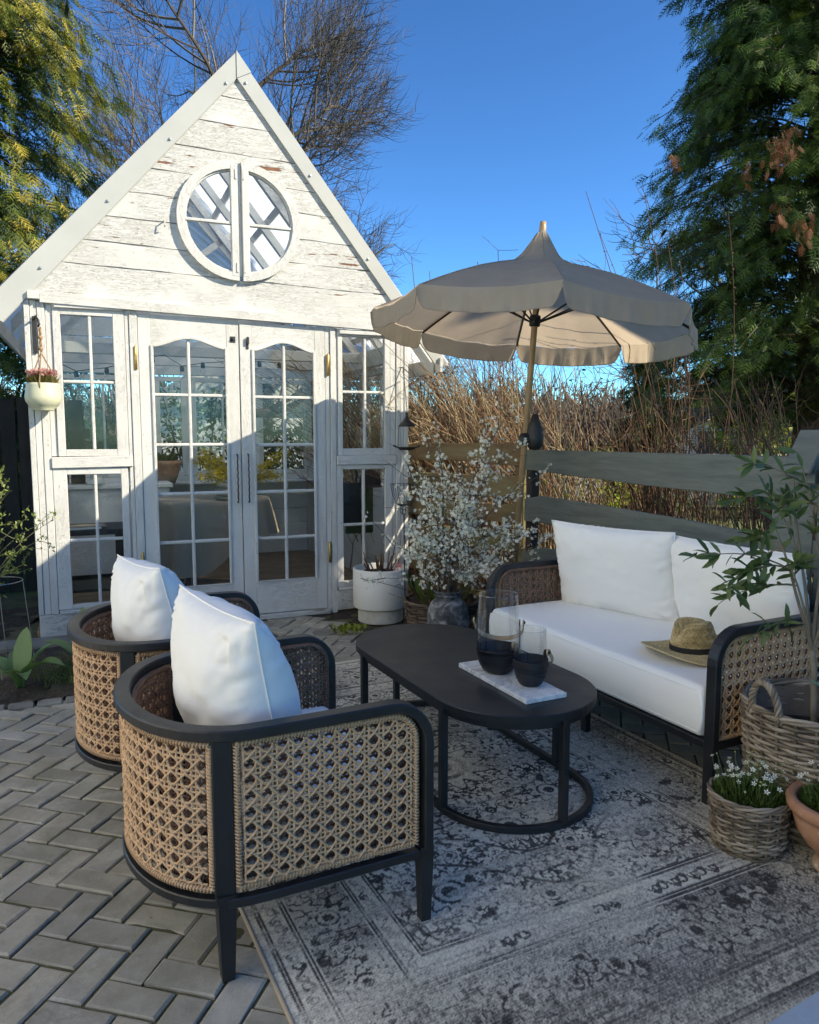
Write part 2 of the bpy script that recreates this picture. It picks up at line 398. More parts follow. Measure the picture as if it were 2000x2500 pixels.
def mat_paver():
    t = NT('grey_concrete_paver')
    pos = t.new('ShaderNodeNewGeometry').outputs['Position']; v = t.coords(jit=True)
    r = t.math('FRACT', t.math('ADD', t.math('MULTIPLY', t.attr(), 7.31), t.new('ShaderNodeObjectInfo').outputs['Random']))
    base = t.ramp(r, [(0.0, (0.27, 0.248, 0.200)), (0.2, (0.39, 0.36, 0.295)), (0.4, (0.315, 0.295, 0.25)), (0.6, (0.46, 0.42, 0.34)), (0.8, (0.345, 0.31, 0.24)), (1.0, (0.42, 0.395, 0.34))])
    blot = t.noise(pos, 7.5, 8, 0.68, 0.4)
    c = t.mix(t.ramp(blot, [(0.33, 0.55), (0.62, 0.0)]), base, (0.15, 0.14, 0.11))
    eff = t.math('MULTIPLY', t.ramp(t.noise(pos, 2.1, 7, 0.7, 0.8), [(0.52, 0.0), (0.70, 0.85)]), t.ramp(t.noise(pos, 26, 5, 0.7, 1.5), [(0.36, 0.15), (0.66, 1.0)]))
    c = t.mix(t.math('MULTIPLY', eff, 0.75), c, (0.60, 0.59, 0.54))
    moss = t.ramp(t.noise(pos, 3.3, 6, 0.7), [(0.55, 0.0), (0.72, 0.55)]); c = t.mix(moss, c, (0.17, 0.165, 0.09))
    grain = t.noise(pos, 420, 3, 0.7)
    c = t.mix(t.ramp(grain, [(0.30, 0.55), (0.45, 0.0)]), c, (0.06, 0.055, 0.05))
    c = t.mix(t.ramp(grain, [(0.66, 0.0), (0.76, 0.45)]), c, (0.40, 0.39, 0.36))
    h = t.math('ADD', t.math('MULTIPLY', grain, 0.45), t.math('ADD', t.math('MULTIPLY', t.noise(pos, 60, 5), 0.6), t.noise(pos, 9, 3)))
    rough = t.ramp(t.noise(pos, 3, 4), [(0.3, 0.62), (0.7, 0.85)])
    return t.principled(c, rough, t.bump(h, 0.55, 0.004), Specular_IOR_Level=0.4)
M['lawn'] = mat_lawn(); M['soil'] = mat_soil(); M['joint'] = mat_joint(); M['paver'] = mat_paver()
M['slab'] = mat_simple('worn_concrete', (0.20, 0.19, 0.165), 0.85, 0.35, 6, 0.4, 0.004)
M['floor'] = mat_simple('worn_wooden_floor', (0.20, 0.135, 0.08), 0.6, 0.35, 5, 0.3)

mb = MB(); n = 60
gx = np.concatenate([np.linspace(-300, -12, 8), np.linspace(-10, 14, 25), np.linspace(20, 300, 8)])
gy = np.concatenate([np.linspace(-60, -4, 4), np.linspace(-2, 30, 30), np.linspace(40, 600, 8)])
X, Y = np.meshgrid(gx, gy, indexing='ij'); Z = -0.07 + 0*X
I = np.arange(X.size).reshape(X.shape)
mb.add(np.stack([X, Y, Z], -1).reshape(-1, 3), np.stack([I[:-1, :-1], I[1:, :-1], I[1:, 1:], I[:-1, 1:]], -1).reshape(-1, 4))
mb.build('ground', M['lawn'], kind='structure')

GA = np.array([-2.602, 5.220, 0.0]); GYAW = radians(22.667); GU = np.array([cos(GYAW), sin(GYAW), 0]); GN = np.array([-sin(GYAW), cos(GYAW), 0])
def GW(s, d, z=0.0): return tuple(GA + GU*s + GN*d + np.array([0, 0, z]))
def toG(x, y):
    dx, dy = x - GA[0], y - GA[1]; return dx*GU[0] + dy*GU[1], dx*GN[0] + dy*GN[1]
def bumpy(x0, x1, y0, y1, step, inside, z, amp, name, m, kind='structure', seed=3):
    mb = MB(); gx = np.arange(x0, x1, step); gy = np.arange(y0, y1, step); X, Y = np.meshgrid(gx, gy, indexing='ij')
    Z = z + amp*(fbm(X*9 + 20, Y*9 + 20, seed, 5) - 0.5)
    I = np.arange(X.size).reshape(X.shape); F = np.stack([I[:-1, :-1], I[1:, :-1], I[1:, 1:], I[:-1, 1:]], -1).reshape(-1, 4)
    cx = X[:-1, :-1].ravel() + step/2; cy = Y[:-1, :-1].ravel() + step/2
    keep = np.array([inside(a, b) for a, b in zip(cx, cy)])
    mb.add(np.stack([X, Y, Z], -1).reshape(-1, 3), F[keep]); return mb.build(name, m, kind=kind, smooth=True)
def left_bed(x, y):
    if x < -2.9: return y > 2.4
    yl = 3.90 + 0.42*(x + 2.19) - 0.25*max(0, -2.19 - x)
    s, d = toG(x, y)
    return y > yl and x < -1.62 - 0.12*(y-4) and d < -0.16
def right_bed(x, y):
    s, d = toG(x, y)
    if d > -0.02 and s < 2.8: return False
    yl = 5.45 - 1.25*(x + 0.36) if x < -0.36 else 5.45 - 0.55*(x + 0.36)
    return y > max(yl, 4.75) and x > -0.85
bumpy(-5.0, -1.4, 2.0, 6.2, 0.05, left_bed, 0.0, 0.07, 'flower_bed', M['soil'])
bumpy(-0.9, 3.2, 4.7, 9.0, 0.05, right_bed, -0.005, 0.05, 'planting_bed', M['soil'], seed=8)
mb = MB(); mb.add([[-5, -1.5, -0.03], [4.5, -1.5, -0.03], [4.5, 6.8, -0.03], [-5, 6.8, -0.03]], [[0, 1, 2, 3]])
pav = mb.build('patio_paving', M['joint'], kind='structure')
# joint filling: uneven mossy sand between the pavers
X, Y = np.meshgrid(np.arange(-3.2, 2.6, 0.022), np.arange(1.2, 6.4, 0.022), indexing='ij')
Z = -0.0085 + 0.011*(fbm(X*14 + 30, Y*14 + 30, 5, 4) - 0.5)
mb = MB(); I = np.arange(X.size).reshape(X.shape); mb.add(np.stack([X, Y, Z], -1).reshape(-1, 3), np.stack([I[:-1, :-1], I[1:, :-1], I[1:, 1:], I[:-1, 1:]], -1).reshape(-1, 4))
o = mb.build('joint_sand', M['joint'], pav, smooth=True); o['kind'] = 'stuff'

PU = 0.10535; PYAW = -0.251; PO = np.array([-14.908*PU, 25.988*PU])
pu = np.array([cos(PYAW), sin(PYAW)]); pv = np.array([-sin(PYAW), cos(PYAW)])
def brick_geo(mb, L, Wd, tint=0.5, R=None, off=(0, 0, 0), jit=0.0008):
    g = 0.0045; c = 0.006
    xs = (g, g + c, L - g - c, L - g); ys = (g, g + c, Wd - g - c, Wd - g)
    V = [[xs[0], ys[0], -0.05], [xs[3], ys[0], -0.05], [xs[3], ys[3], -0.05], [xs[0], ys[3], -0.05],
         [xs[0], ys[0], -0.005], [xs[3], ys[0], -0.005], [xs[3], ys[3], -0.005], [xs[0], ys[3], -0.005],
         [xs[1], ys[1], 0.0], [xs[2], ys[1], 0.0], [xs[2], ys[2], 0.0], [xs[1], ys[2], 0.0]]
    V = np.array(V); V[4:] += RS.randn(8, 3)*[jit, jit, jit*0.6]
    F = [[0,1,5,4],[1,2,6,5],[2,3,7,6],[3,0,4,7],[4,5,9,8],[5,6,10,9],[6,7,11,10],[7,4,8,11],[8,9,10,11]]
    if R is not None: V = V @ R.T
    mb.add(V + np.array(off), F, tint)
bm_ = []
for i in range(5):
    mb = MB(); brick_geo(mb, 2*PU, PU, RS.rand(), jit=0.0016); bm_.append(mb.mesh('paver_brick'))
cands = []
for a in range(-60, 60):
    for b in range(-60, 60):
        if (a - b) % 4 != 0: continue
        for kind in (0, 1):                      # lying along u, standing along v
            u0, v0 = (a, b) if kind == 0 else (a, b + 1)
            cu, cv = (u0 + 1, v0 + .5) if kind == 0 else (u0 + .5, v0 + 1)
            c = PO + (pu*cu + pv*cv)*PU
            if not (-4.6 < c[0] < 3.6 and 0.2 < c[1] < 6.4): continue
            f, l = toFL(*c)
            if 0.62 < f < 2.42 and 1.0 < l < 4.27: continue          # under the rug
            s, d = toG(*c)
            if d > -0.03 or (d > -0.17 and s < 0.78): continue
            if left_bed(*c) or right_bed(*c): continue
            if left_bed(c[0]-.05, c[1]+.02): continue
            if c[1] > 5.9 and c[0] > 1.5: continue
            px = c[0]/max(c[1], .1); vis = c[1] > 1.5 and -0.6 < px < 0.6
            cands.append((0 if vis else 1, c[1]**2 + c[0]**2, u0, v0, kind, vis))
cands.sort()
stuff = MB()
for i, (_, dd, u0, v0, kind, vis) in enumerate(cands):
    p = PO + (pu*u0 + pv*v0)*PU; tilt = RS.randn(2)*0.007; dz = RS.randn()*0.0020
    if kind == 1: ang = PYAW + pi/2; p = p + pu*PU
    else: ang = PYAW
    if i < 300 and vis:
        o = bpy.data.objects.new('paver_brick', bm_[i % 5]); COL.objects.link(o); o.parent = pav
        if i < 5: o.data.materials.append(M['paver'])
        o.location = (p[0], p[1], dz); o.rotation_euler = (tilt[0], tilt[1], ang)
    else:
        brick_geo(stuff, 2*PU, PU, RS.rand(), rotm(tilt[0], tilt[1], ang), (p[0], p[1], dz), 0.0014)
stuff.build('far_paver_bricks', M['paver'], pav, kind='stuff')
for bme in bm_:
    if not bme.materials: bme.materials.append(M['paver'])
# kerb row of bricks along the left bed
for i in range(14):
    x = -3.35 + i*0.128; y = 3.86 + 0.42*(x + 2.19) - 0.25*max(0, -2.19 - x)
    mb = MB(); cbox(mb, -0.062, 0.062, -0.04, 0.04, -0.05, 0.012, 0.006); mb.build('kerb_stone', M['slab'], pav, loc=(x, y, 0), rotz=0.40)
# concrete strip in front of the shed base
mb = MB(); cbox(mb, 0, 1.05, 0, 0.20, -0.05, 0.03, 0.012); mb.build('concrete_strip', M['slab'], loc=GW(-0.35, -0.24), rotz=GYAW, kind='structure')
# small utility cover in the paving
mb = MB(); lathe(mb, [(0.0, 0.006), (0.085, 0.006), (0.09, 0.002), (0.09, -0.01)], 28, c=(-0.62, 5.42, 0)); o = mb.build('drain_cover', M['slab'])
tag(o, 'small round grey drain cover set in the paving in front of the shed doors', 'drain cover')

# ------------------------------------------------------------------ rug
def rug():
    RW, RL = 2.02, 3.24; f0, l0 = 0.514, 1.14
    st = 0.0056
    nx, ny = int(RW/st), int(RL/st)
    a, b = np.meshgrid(np.linspace(0, RW, nx), np.linspace(0, RL, ny), indexing='ij')
    am = np.abs(a - RW/2); bmid = np.abs(b - RL/2)
    e = np.minimum(RW/2 - am, (RL/2 - bmid)*0.66)
    # coordinate running along the nearest edge, for border motifs
    along = np.where((RW/2 - am) < (RL/2 - bmid), bmid, am)
    val = np.full(a.shape, 0.58)                                   # light ground
    scroll = np.abs(fbm(am*15 + 7, bmid*15 + 3, 21, 3) - 0.5)        # mirrored curling vines
    scroll2 = np.abs(fbm(am*30 + 1, bmid*30 + 9, 31, 2) - 0.5)
    vine = np.clip(1.3 - scroll/0.034, 0, 1); vine2 = np.clip(1.3 - scroll2/0.058, 0, 1)
    def line(d, at, w): return np.clip(1 - np.abs(d - at)/w, 0, 1)
    def inband(d, x0, x1): return (d > x0) & (d < x1)
    dark = 0*val
    def flowers(u, v, r0, petals=8, ring=True):
        r = np.hypot(u, v); th = np.arctan2(v, u); R = r0*(1 + 0.18*np.cos(petals*th))
        core = (r < r0*0.28); edge = np.abs(r - R) < r0*0.10; mid = np.abs(r - r0*0.55) < r0*0.07
        return core.astype(float) + edge*0.9 + mid*0.5, r < R
    # outer guard: little hooks
    def motif_row(c0, hw, per, seed, body=0.55):
        nonlocal dark, val
        m = inband(e, c0 - hw, c0 + hw); u = (along/per) % 1.0 - 0.5; v = (e - c0)/(2*hw)
        s_ = np.abs(v - 0.30*np.sin(2*pi*u)) < 0.10; hook = np.abs(np.hypot(u*1.2 - 0.18, v) - 0.22) < 0.06; hook2 = np.abs(np.hypot(u*1.2 + 0.22, v) - 0.15) < 0.055
        dark = np.where(m, np.maximum(dark, body*0.55*(s_ | hook | hook2)), dark)
    motif_row(0.075, 0.030, 0.085, 1); motif_row(0.36, 0.026, 0.085, 2)
    # main border with rosettes and leaves
    mb_ = inband(e, 0.125, 0.315); dark = np.where(mb_, np.maximum(dark, 0.22*np.clip((fbm(a*4, b*4, 41, 2)-0.38)*6, 0, 1) + 0.12), dark)
    u = ((along/0.30) % 1.0 - 0.5)*0.30; v = e - 0.22
    fl, ins = flowers(u, v, 0.062, 8); fl2, ins2 = flowers((((along + 0.15)/0.30) % 1.0 - 0.5)*0.30, v, 0.040, 6)
    dark = np.where(mb_ & ins, 0.10 + 0.5*np.clip(fl, 0, 1), dark); dark = np.where(mb_ & ins2, 0.12 + 0.5*np.clip(fl2, 0, 1), dark)
    dark = np.where(mb_ & ~ins & ~ins2, np.maximum(dark + 0.55*vine2, 0), dark)
    for at in (0.030, 0.040, 0.108, 0.118, 0.320, 0.330, 0.395, 0.405): dark = np.maximum(dark, 0.9*line(e, at, 0.0050))
    # field
    fld = e > 0.41; dark = np.where(fld, np.maximum(dark, 0.85*vine + 0.62*vine2), dark)
    seedx = vnoise(am*60, bmid*60, 77); dark = np.where(fld, np.maximum(dark, 0.55*(seedx > 0.74)), dark)
    for (pu_, pv_, r0, pt) in ((0.0, 0.0, 0.20, 12), (0.30, 0.38, 0.085, 8), (0.0, 0.55, 0.10, 8), (0.42, 0.02, 0.07, 8), (0.40, 0.80, 0.10, 10), (0.12, 0.95, 0.06, 6), (0.18, 0.26, 0.05, 6), (0.52, 0.52, 0.05, 6), (0.50, 1.08, 0.07, 8), (0.0, 1.15, 0.08, 8), (0.30, 0.62, 0.045, 6), (0.14, 0.72, 0.05, 8), (0.56, 0.26, 0.055, 7), (0.28, 1.02, 0.06, 8), (0.42, 0.58, 0.04, 6), (0.10, 0.40, 0.04, 6), (0.50, 0.70, 0.035, 5), (0.24, 0.10, 0.045, 6)):
        fl, ins = flowers(am - pu_, bmid - pv_, r0, pt); dark = np.where(fld & ins, 0.08 + 0.62*np.clip(fl, 0, 1), dark)
    # scalloped medallion outlines and straight-sided corner frames
    th = np.arctan2(bmid, am*1.0 + 1e-6); rr = np.hypot(am/0.52, bmid/0.88)
    for k, w in ((0.78, 0.012), (1.0, 0.016)):
        dark = np.where(fld, np.maximum(dark, 0.8*line(rr*(1 + 0.05*np.cos(10*th)), k, w)), dark)
    cz = am*1.25 + bmid*0.55; dark = np.where(fld, np.maximum(dark, 0.85*line(cz, 1.22, 0.010) + 0.6*line(cz, 1.26, 0.008)), dark)
    corner = (cz > 1.26) & fld; dark = np.where(corner, np.clip(dark*0.75 + 0.22*np.clip((fbm(a*3 + 9, b*3, 51, 3)-0.38)*6, 0, 1), 0, 1), dark)
    dark = np.where(fld & (rr < 0.78) & (fbm(a*2, b*2, 61, 2) > 0.55), dark + 0.10, dark)
    # wear: streaks along the weft, blotches, ink-dark remnants
    wear = fbm(a*3.0, b*26, 71, 4); wear2 = fbm(a*2.2, b*2.2, 81, 4); ink = fbm(a*9, b*13, 91, 4); tone = fbm(a*1.3 + 4, b*1.3, 95, 3)
    k = np.clip((wear - 0.26)*3.2, 0.25, 1.0)*np.clip((wear2 - 0.20)*3.0, 0.45, 1.0)
    val = 0.60 - 0.80*np.clip(dark, 0, 1)*k - 0.17*np.clip((tone - 0.38)*4, 0, 1) - 0.10*np.clip((0.50-wear)*8, 0, 1)
    val = np.where((ink > 0.66) & (dark > 0.30), val*0.35, val); val += 0.075*RS.randn(*val.shape)
    val = np.clip(val, 0.03, 0.95)
    me = bpy.data.meshes.new('rug')
    H = 0.0085 + 0.002*fbm(a*3, b*3, 5, 2)
    V = np.stack([a, b, H], -1).reshape(-1, 3); I = np.arange(a.size).reshape(a.shape)
    F = np.stack([I[:-1, :-1], I[1:, :-1], I[1:, 1:], I[:-1, 1:]], -1).reshape(-1, 4)
    mb = MB(); mb.add(V, F, val.ravel())
    t = NT('distressed_woven_rug'); c = t.attr(); v = t.coords()
    wv = t.new('ShaderNodeTexWave', {'Vector': v, 'Scale': 34.0, 'Distortion': 1.5, 'Detail': 2.0, 'Detail Scale': 3.0}, bands_direction='Y').outputs['Fac']
    wh = t.new('ShaderNodeTexWave', {'Vector': v, 'Scale': 40.0, 'Distortion': 1.0, 'Detail': 2.0}, bands_direction='X').outputs['Fac']
    nz = t.noise(t.coords(scale=(260, 520, 1)), 1.0, 3, 0.7)
    x = t.math('ADD', c, t.math('MULTIPLY', t.math('SUBTRACT', nz, 0.5), 0.75)); x = t.math('ADD', x, t.math('MULTIPLY', t.math('SUBTRACT', wv, 0.5), 0.05)); x = t.math('ADD', x, t.math('MULTIPLY', t.math('SUBTRACT', wh, 0.5), 0.04))
    col = t.ramp(x, [(0.02, (0.038, 0.035, 0.034)), (0.26, (0.165, 0.155, 0.142)), (0.50, (0.54, 0.505, 0.43)), (0.80, (0.88, 0.83, 0.69))])
    warm = t.mix(t.ramp(t.noise(v, 1.1, 3), [(0.45, 0.0), (0.65, 0.5)]), col, t.mix(1.0, col, (1.0, 0.93, 0.80), 'MULTIPLY'))
    m = t.principled(warm, 0.95, t.bump(t.math('ADD', t.math('MULTIPLY', t.math('ADD', wv, wh), 0.35), nz), 0.45, 0.0012), Specular_IOR_Level=0.1)
    o = mb.build('patio_rug', m, loc=FL(f0, l0), rotz=YAW, smooth=True)
    tag(o, 'large distressed grey and cream patterned rug under the coffee table', 'rug')
    # bound edge
    mb = MB(); p = [(0, 0), (RW, 0), (RW, RL), (0, RL)]; pts = []
    for i in range(4):
        A_, B_ = np.array(p[i]), np.array(p[(i+1) % 4])
        for q in np.linspace(0, 1, 12)[:-1]: pts.append([*(A_ + (B_-A_)*q), 0.006])
    tube(mb, pts, 0.007, 6, closed=True); mb.build('bound_edge', M['linen'], o, smooth=True)
rug()
# ================================================================== the white garden shed (local x = along the front, y = into the shed)
G = thing('garden_shed', 'white gabled garden shed of peeling planks with glazed double doors and round gable window', 'shed', tuple(GA), GYAW)
AP = (1.458, 4.170); SLL, SLR = 1.099, 1.246
def roof_z(s, drop=0.0):
    return AP[1] - drop - (SLL*(AP[0]-s) if s < AP[0] else SLR*(s-AP[0]))
def zl_(mid, b): return lambda s: mid + b*(s - 1.42)
bounds = [zl_(2.352, -.0277), zl_(2.579, -.026), zl_(2.7475, -.0237), zl_(2.9255, -.023), zl_(3.112, -.014), zl_(3.284, -.022), zl_(3.474, -.026), zl_(3.671, -.03), zl_(3.86, -.02), zl_(4.3, 0)]
WC = (1.459, 2.990); WR = 0.405
def plank_mesh(zlo, zhi, cols, y0, y1, seed, gap=0.0065, hole=True, drop=0.035):
    mb = MB(); r = np.random.RandomState(seed); ph = r.rand(4)*9
    wob = lambda s, k: 0.0022*math.sin(s*7 + ph[k]) + 0.0014*math.sin(s*23 + ph[k+1])
    segs = []
    for i in range(len(cols)-1):
        e = []
        for s in (cols[i], cols[i+1]):
            a = zlo(s) + gap/2 + wob(s, 0); b = min(zhi(s) - gap/2 + wob(s, 2), roof_z(s, drop)); e.append((s, a, b))
        if e[0][2] <= e[0][1] + 1e-4 and e[1][2] <= e[1][1] + 1e-4: continue
        e = [(s, a, max(a, b)) for s, a, b in e]
        runs = [e]
        if hole:
            hh = [sqrt(max(WR*WR - (s-WC[0])**2, 0.0)) for s, _, _ in e]
            if max(hh) > 0:
                lo = [(s, a, min(b, WC[1]-h)) for (s, a, b), h in zip(e, hh)]; hi = [(s, max(a, WC[1]+h), b) for (s, a, b), h in zip(e, hh)]
                runs = [x for x in (lo, hi) if (x[0][2]-x[0][1]) > 1e-4 or (x[1][2]-x[1][1]) > 1e-4]
                runs = [[(s, a, max(a, b)) for s, a, b in x] for x in runs]
        for (s0, a0, b0), (s1, a1, b1) in runs:
            V = [[s0,y0,a0],[s1,y0,a1],[s1,y0,b1],[s0,y0,b0],[s0,y1,a0],[s1,y1,a1],[s1,y1,b1],[s0,y1,b0]]
            mb.add(V, [[0,1,2,3],[7,6,5,4],[3,2,6,7],[1,0,4,5],[4,0,3,7],[1,5,6,2]])
    return mb
for i in range(9):
    zm = bounds[i](1.42); sL = max(0.0, AP[0] - (AP[1]-zm)/SLL); sR = min(2.80, AP[0] + (AP[1]-zm)/SLR)
    cols = np.linspace(sL, sR, 70 if 1 <= i <= 6 else 26)
    yf = -0.012 - 0.004*RS.rand()
    if i not in (1, 2, 3, 4): plank_mesh(bounds[i], bounds[i+1], cols, yf, 0.012, 40+i).build('gable_plank', M['gable'], G, weld=1e-4)
    else:
        for cc in (cols[cols < WC[0]-0.004].tolist()+[WC[0]-0.001], [WC[0]+0.001]+cols[cols > WC[0]+0.004].tolist()): plank_mesh(bounds[i], bounds[i+1], cc, yf - 0.002*RS.rand(), 0.012, 40+i).build('gable_plank', M['gable'], G, weld=1e-4)
# head beam with end blocks
mb = MB(); extrude_poly(mb, [(0.104, 2.327), (2.745, 2.258), (2.745, 2.3155), (0.104, 2.388)], -0.05, 0.0); mb.build('head_beam', M['frame_h'], G)
mb = MB(); cbox(mb, 0.028, 0.102, -0.06, 0.05, 2.345, 2.396, 0.003); mb.build('beam_end_block', M['frame_h'], G)
mb = MB(); cbox(mb, 2.75, 2.815, -0.06, 0.05, 2.245, 2.30, 0.003); mb.build('beam_end_block', M['frame_h'], G)
# barge boards (folded sheet metal) and rafters behind
for side in (0, 1):
    if side == 0: P2 = [(-0.125, 2.185), (AP[0], AP[1]-0.178), (AP[0], AP[1]), (-0.265, 2.264)]
    else: P2 = [(AP[0]+0.002, AP[1]-0.178), (3.03, 2.025), (3.165, 2.006), (AP[0]+0.002, AP[1])]
    mb = MB(); extrude_poly(mb, P2, -0.036, -0.024); mb.build('barge_board', M['barge'], G)
    mb = MB(); P3 = [(P2[0][0]+0.0, P2[0][1]-0.004), (P2[1][0], P2[1][1]-0.004), (P2[1][0], P2[1][1]+0.012), (P2[0][0], P2[0][1]+0.012)]
    extrude_poly(mb, P3, -0.0235, -0.0165); mb.build('barge_return', M['barge'], G)
    # rafter under the roof edge
    if side == 0: P4 = [(-0.14, 2.20), (AP[0], AP[1]-0.235), (AP[0], AP[1]-0.13), (-0.14, 2.305)]
    else: P4 = [(AP[0], AP[1]-0.235), (3.05, 1.93), (3.05, 2.03), (AP[0], AP[1]-0.13)]
    for yy in (0.03, 0.75, 1.45, 2.15, 2.80):
        mb = MB(); extrude_poly(mb, P4, yy, yy+0.06); mb.build('rafter', M['inner'], G)
mb = MB(); extrude_poly(mb, [(AP[0]-0.0, AP[1]-0.178), (AP[0]+0.045, AP[1]-0.178-0.056), (AP[0]+0.09, AP[1]-0.09), (AP[0], AP[1]+0.012), (AP[0]-0.085, AP[1]-0.084)][0:1] + [(AP[0]+0.10, AP[1]-0.125), (AP[0]+0.10, AP[1]-0.118), (AP[0]+0.0, AP[1]+0.010)], -0.042, -0.037)
mb.build('ridge_cap', M['barge'], G)
def screw(s, z):
    mb = MB(); lathe(mb, [(0.0, 0), (0.011, 0), (0.011, 0.003), (0.006, 0.004), (0.006, 0.010), (0.0, 0.011)][::-1], 8)
    me = mb.mesh('screw'); me.transform(Matrix.Rotation(radians(90), 4, 'X')); obj('screw', me, M['screw'], G, loc=(s, -0.037, z))
for s in (1.38, 0.98, 0.555, 0.115): screw(s, roof_z(s) - 0.142)
for s in (1.52, 1.99, 2.45, 2.9): screw(s, roof_z(s) - 0.125)
# roof: corrugated translucent sheets on battens
def mat_poly():
    t = NT('corrugated_polycarbonate')
    tr = t.new('ShaderNodeBsdfTransparent', {'Color': (0.80, 0.86, 0.93, 1)}); df = t.new('ShaderNodeBsdfTranslucent', {'Color': (0.80, 0.84, 0.90, 1)})
    gl = t.new('ShaderNodeBsdfPrincipled', {'Base Color': (0.62, 0.66, 0.70, 1), 'Roughness': 0.25})
    m1 = t.new('ShaderNodeMixShader', {0: 0.90, 1: tr.outputs[0], 2: df.outputs[0]}); m2 = t.new('ShaderNodeMixShader', {0: 0.30, 1: m1.outputs[0], 2: gl.outputs[0]})
    t.l.new(m2.outputs[0], t.out.inputs['Surface']); return t.m
M['poly'] = mat_poly()
for side in (0, 1):
    s1, z1 = (-0.27, roof_z(-0.27)) if side == 0 else (3.17, roof_z(3.17))
    nseg = 120; ys = np.linspace(-0.022, 3.05, nseg); amp = 0.011*np.cos(ys/0.076*2*pi)
    A_ = np.array([AP[0], AP[1]-0.008]); B_ = np.array([s1, z1-0.008]); d = unit(B_-A_); nn = np.array([-d[1], d[0]]); nn = nn if nn[1] > 0 else -nn
    V = []
    for q in (A_, B_):
        for y, a in zip(ys, amp): V.append([q[0]+nn[0]*a, y, q[1]+nn[1]*a])
    F = [[i, i+1, nseg+i+1, nseg+i] for i in range(nseg-1)]
    mb = MB(); mb.add(V, F); mb.build('roof_sheet', M['poly'], G, smooth=True)
    for k in range(1, 6):
        q = A_ + (B_-A_)*k/6 - nn*0.028; mb = MB(); R = rotm(0, -atan2(d[1], d[0]), 0)
        cbox(mb, q[0]-0.03, q[0]+0.03, 0.0, 2.9, q[1]-0.018, q[1]+0.018, 0.002, R=R); mb.build('batten', M['inner'], G)
# fascia boards along the eaves
for (s, z) in ((-0.20, 2.215), (3.08, 2.00)):
    mb = MB(); cbox(mb, s-0.012, s+0.012, -0.06, 3.0, z-0.05, z+0.07, 0.003); mb.build('eave_board', M['frame_h'], G)

# --- round gable window: two half-round casements
def half_window(cx, sg, R=0.435, wr=0.058, cz=2.990):
    H = thing_part('gable_window', G)
    n = 22; th = np.linspace(-pi/2, pi/2, n)
    def ring(Ro, Ri, y0, y1, name, m):
        mb = MB(); V = []
        for t_ in th:
            for (r, y) in ((Ro, y0), (Ri, y0), (Ri, y1), (Ro, y1)): V.append([cx + sg*r*cos(t_), y, cz + r*sin(t_)*0.975])
        F = []
        for i in range(n-1):
            for k in range(4):
                q = [4*i+k, 4*i+(k+1) % 4, 4*(i+1)+(k+1) % 4, 4*(i+1)+k]; F.append(q if sg < 0 else q[::-1])
        mb.add(V, F); mb.f.append(np.array([[3,2,1,0],[4*(n-1)+k for k in range(4)]])); return mb
    ring(R, R-wr, -0.052, 0.0, '', None).build('frame', M['frame'], H)
    ring(R-wr, R-wr-0.012, -0.034, -0.002, '', None).build('frame_bead', M['frame'], H)
    x0, x1 = sorted((cx, cx - sg*0.0)); a, b = (cx-0.052, cx) if sg < 0 else (cx, cx+0.052)
    mb = MB(); cbox(mb, a, b, -0.054, -0.001, cz-(R-0.03)*0.975, cz+(R-0.03)*0.975, 0.004); mb.build('stile', M['frame'], H)
    a, b = (cx-(R-wr), cx-0.05) if sg < 0 else (cx+0.05, cx+R-wr)
    mb = MB(); cbox(mb, a, b, -0.042, -0.010, cz-0.026, cz-0.004, 0.004); mb.build('muntin', M['frame_h'], H)
    for (t0, t1) in ((-pi/2, -0.04), (0.0, pi/2)):
        mb = MB(); tt = np.linspace(t0, t1, 12); V = [[cx, -0.022, cz]] + [[cx + sg*(R-wr+0.004)*cos(t_), -0.022, cz+(R-wr+0.004)*sin(t_)*0.975] for t_ in tt]
        mb.add(V, [[0, i, i+1] for i in range(1, len(tt))]); mb.build('pane', M['glass'], H)
    for zz in (cz-0.33, cz+0.33): 
        mb = MB(); cbox(mb, cx+sg*0.012-0.008, cx+sg*0.012+0.008, -0.060, -0.054, zz-0.035, zz+0.035, 0.001); mb.build('hinge', M['frame'], H)
def thing_part(name, parent):
    o = bpy.data.objects.new(name, None); COL.objects.link(o); o.parent = parent; o.empty_display_size = 0.05; return o
half_window(1.443, -1); half_window(1.472, 1, R=0.435)
mb = MB(); cbox(mb, 1.4445, 1.4705, -0.030, 0.0, 2.60, 3.40, 0.003); mb.build('window_post', M['frame'], G)
# little hook left of the round window
mb = MB(); tube(mb, [(0.925, -0.012, 2.945), (0.925, -0.06, 2.945), (0.925, -0.065, 2.905), (0.925, -0.05, 2.90)], 0.005, 6); mb.build('wall_hook', M['frame'], G)

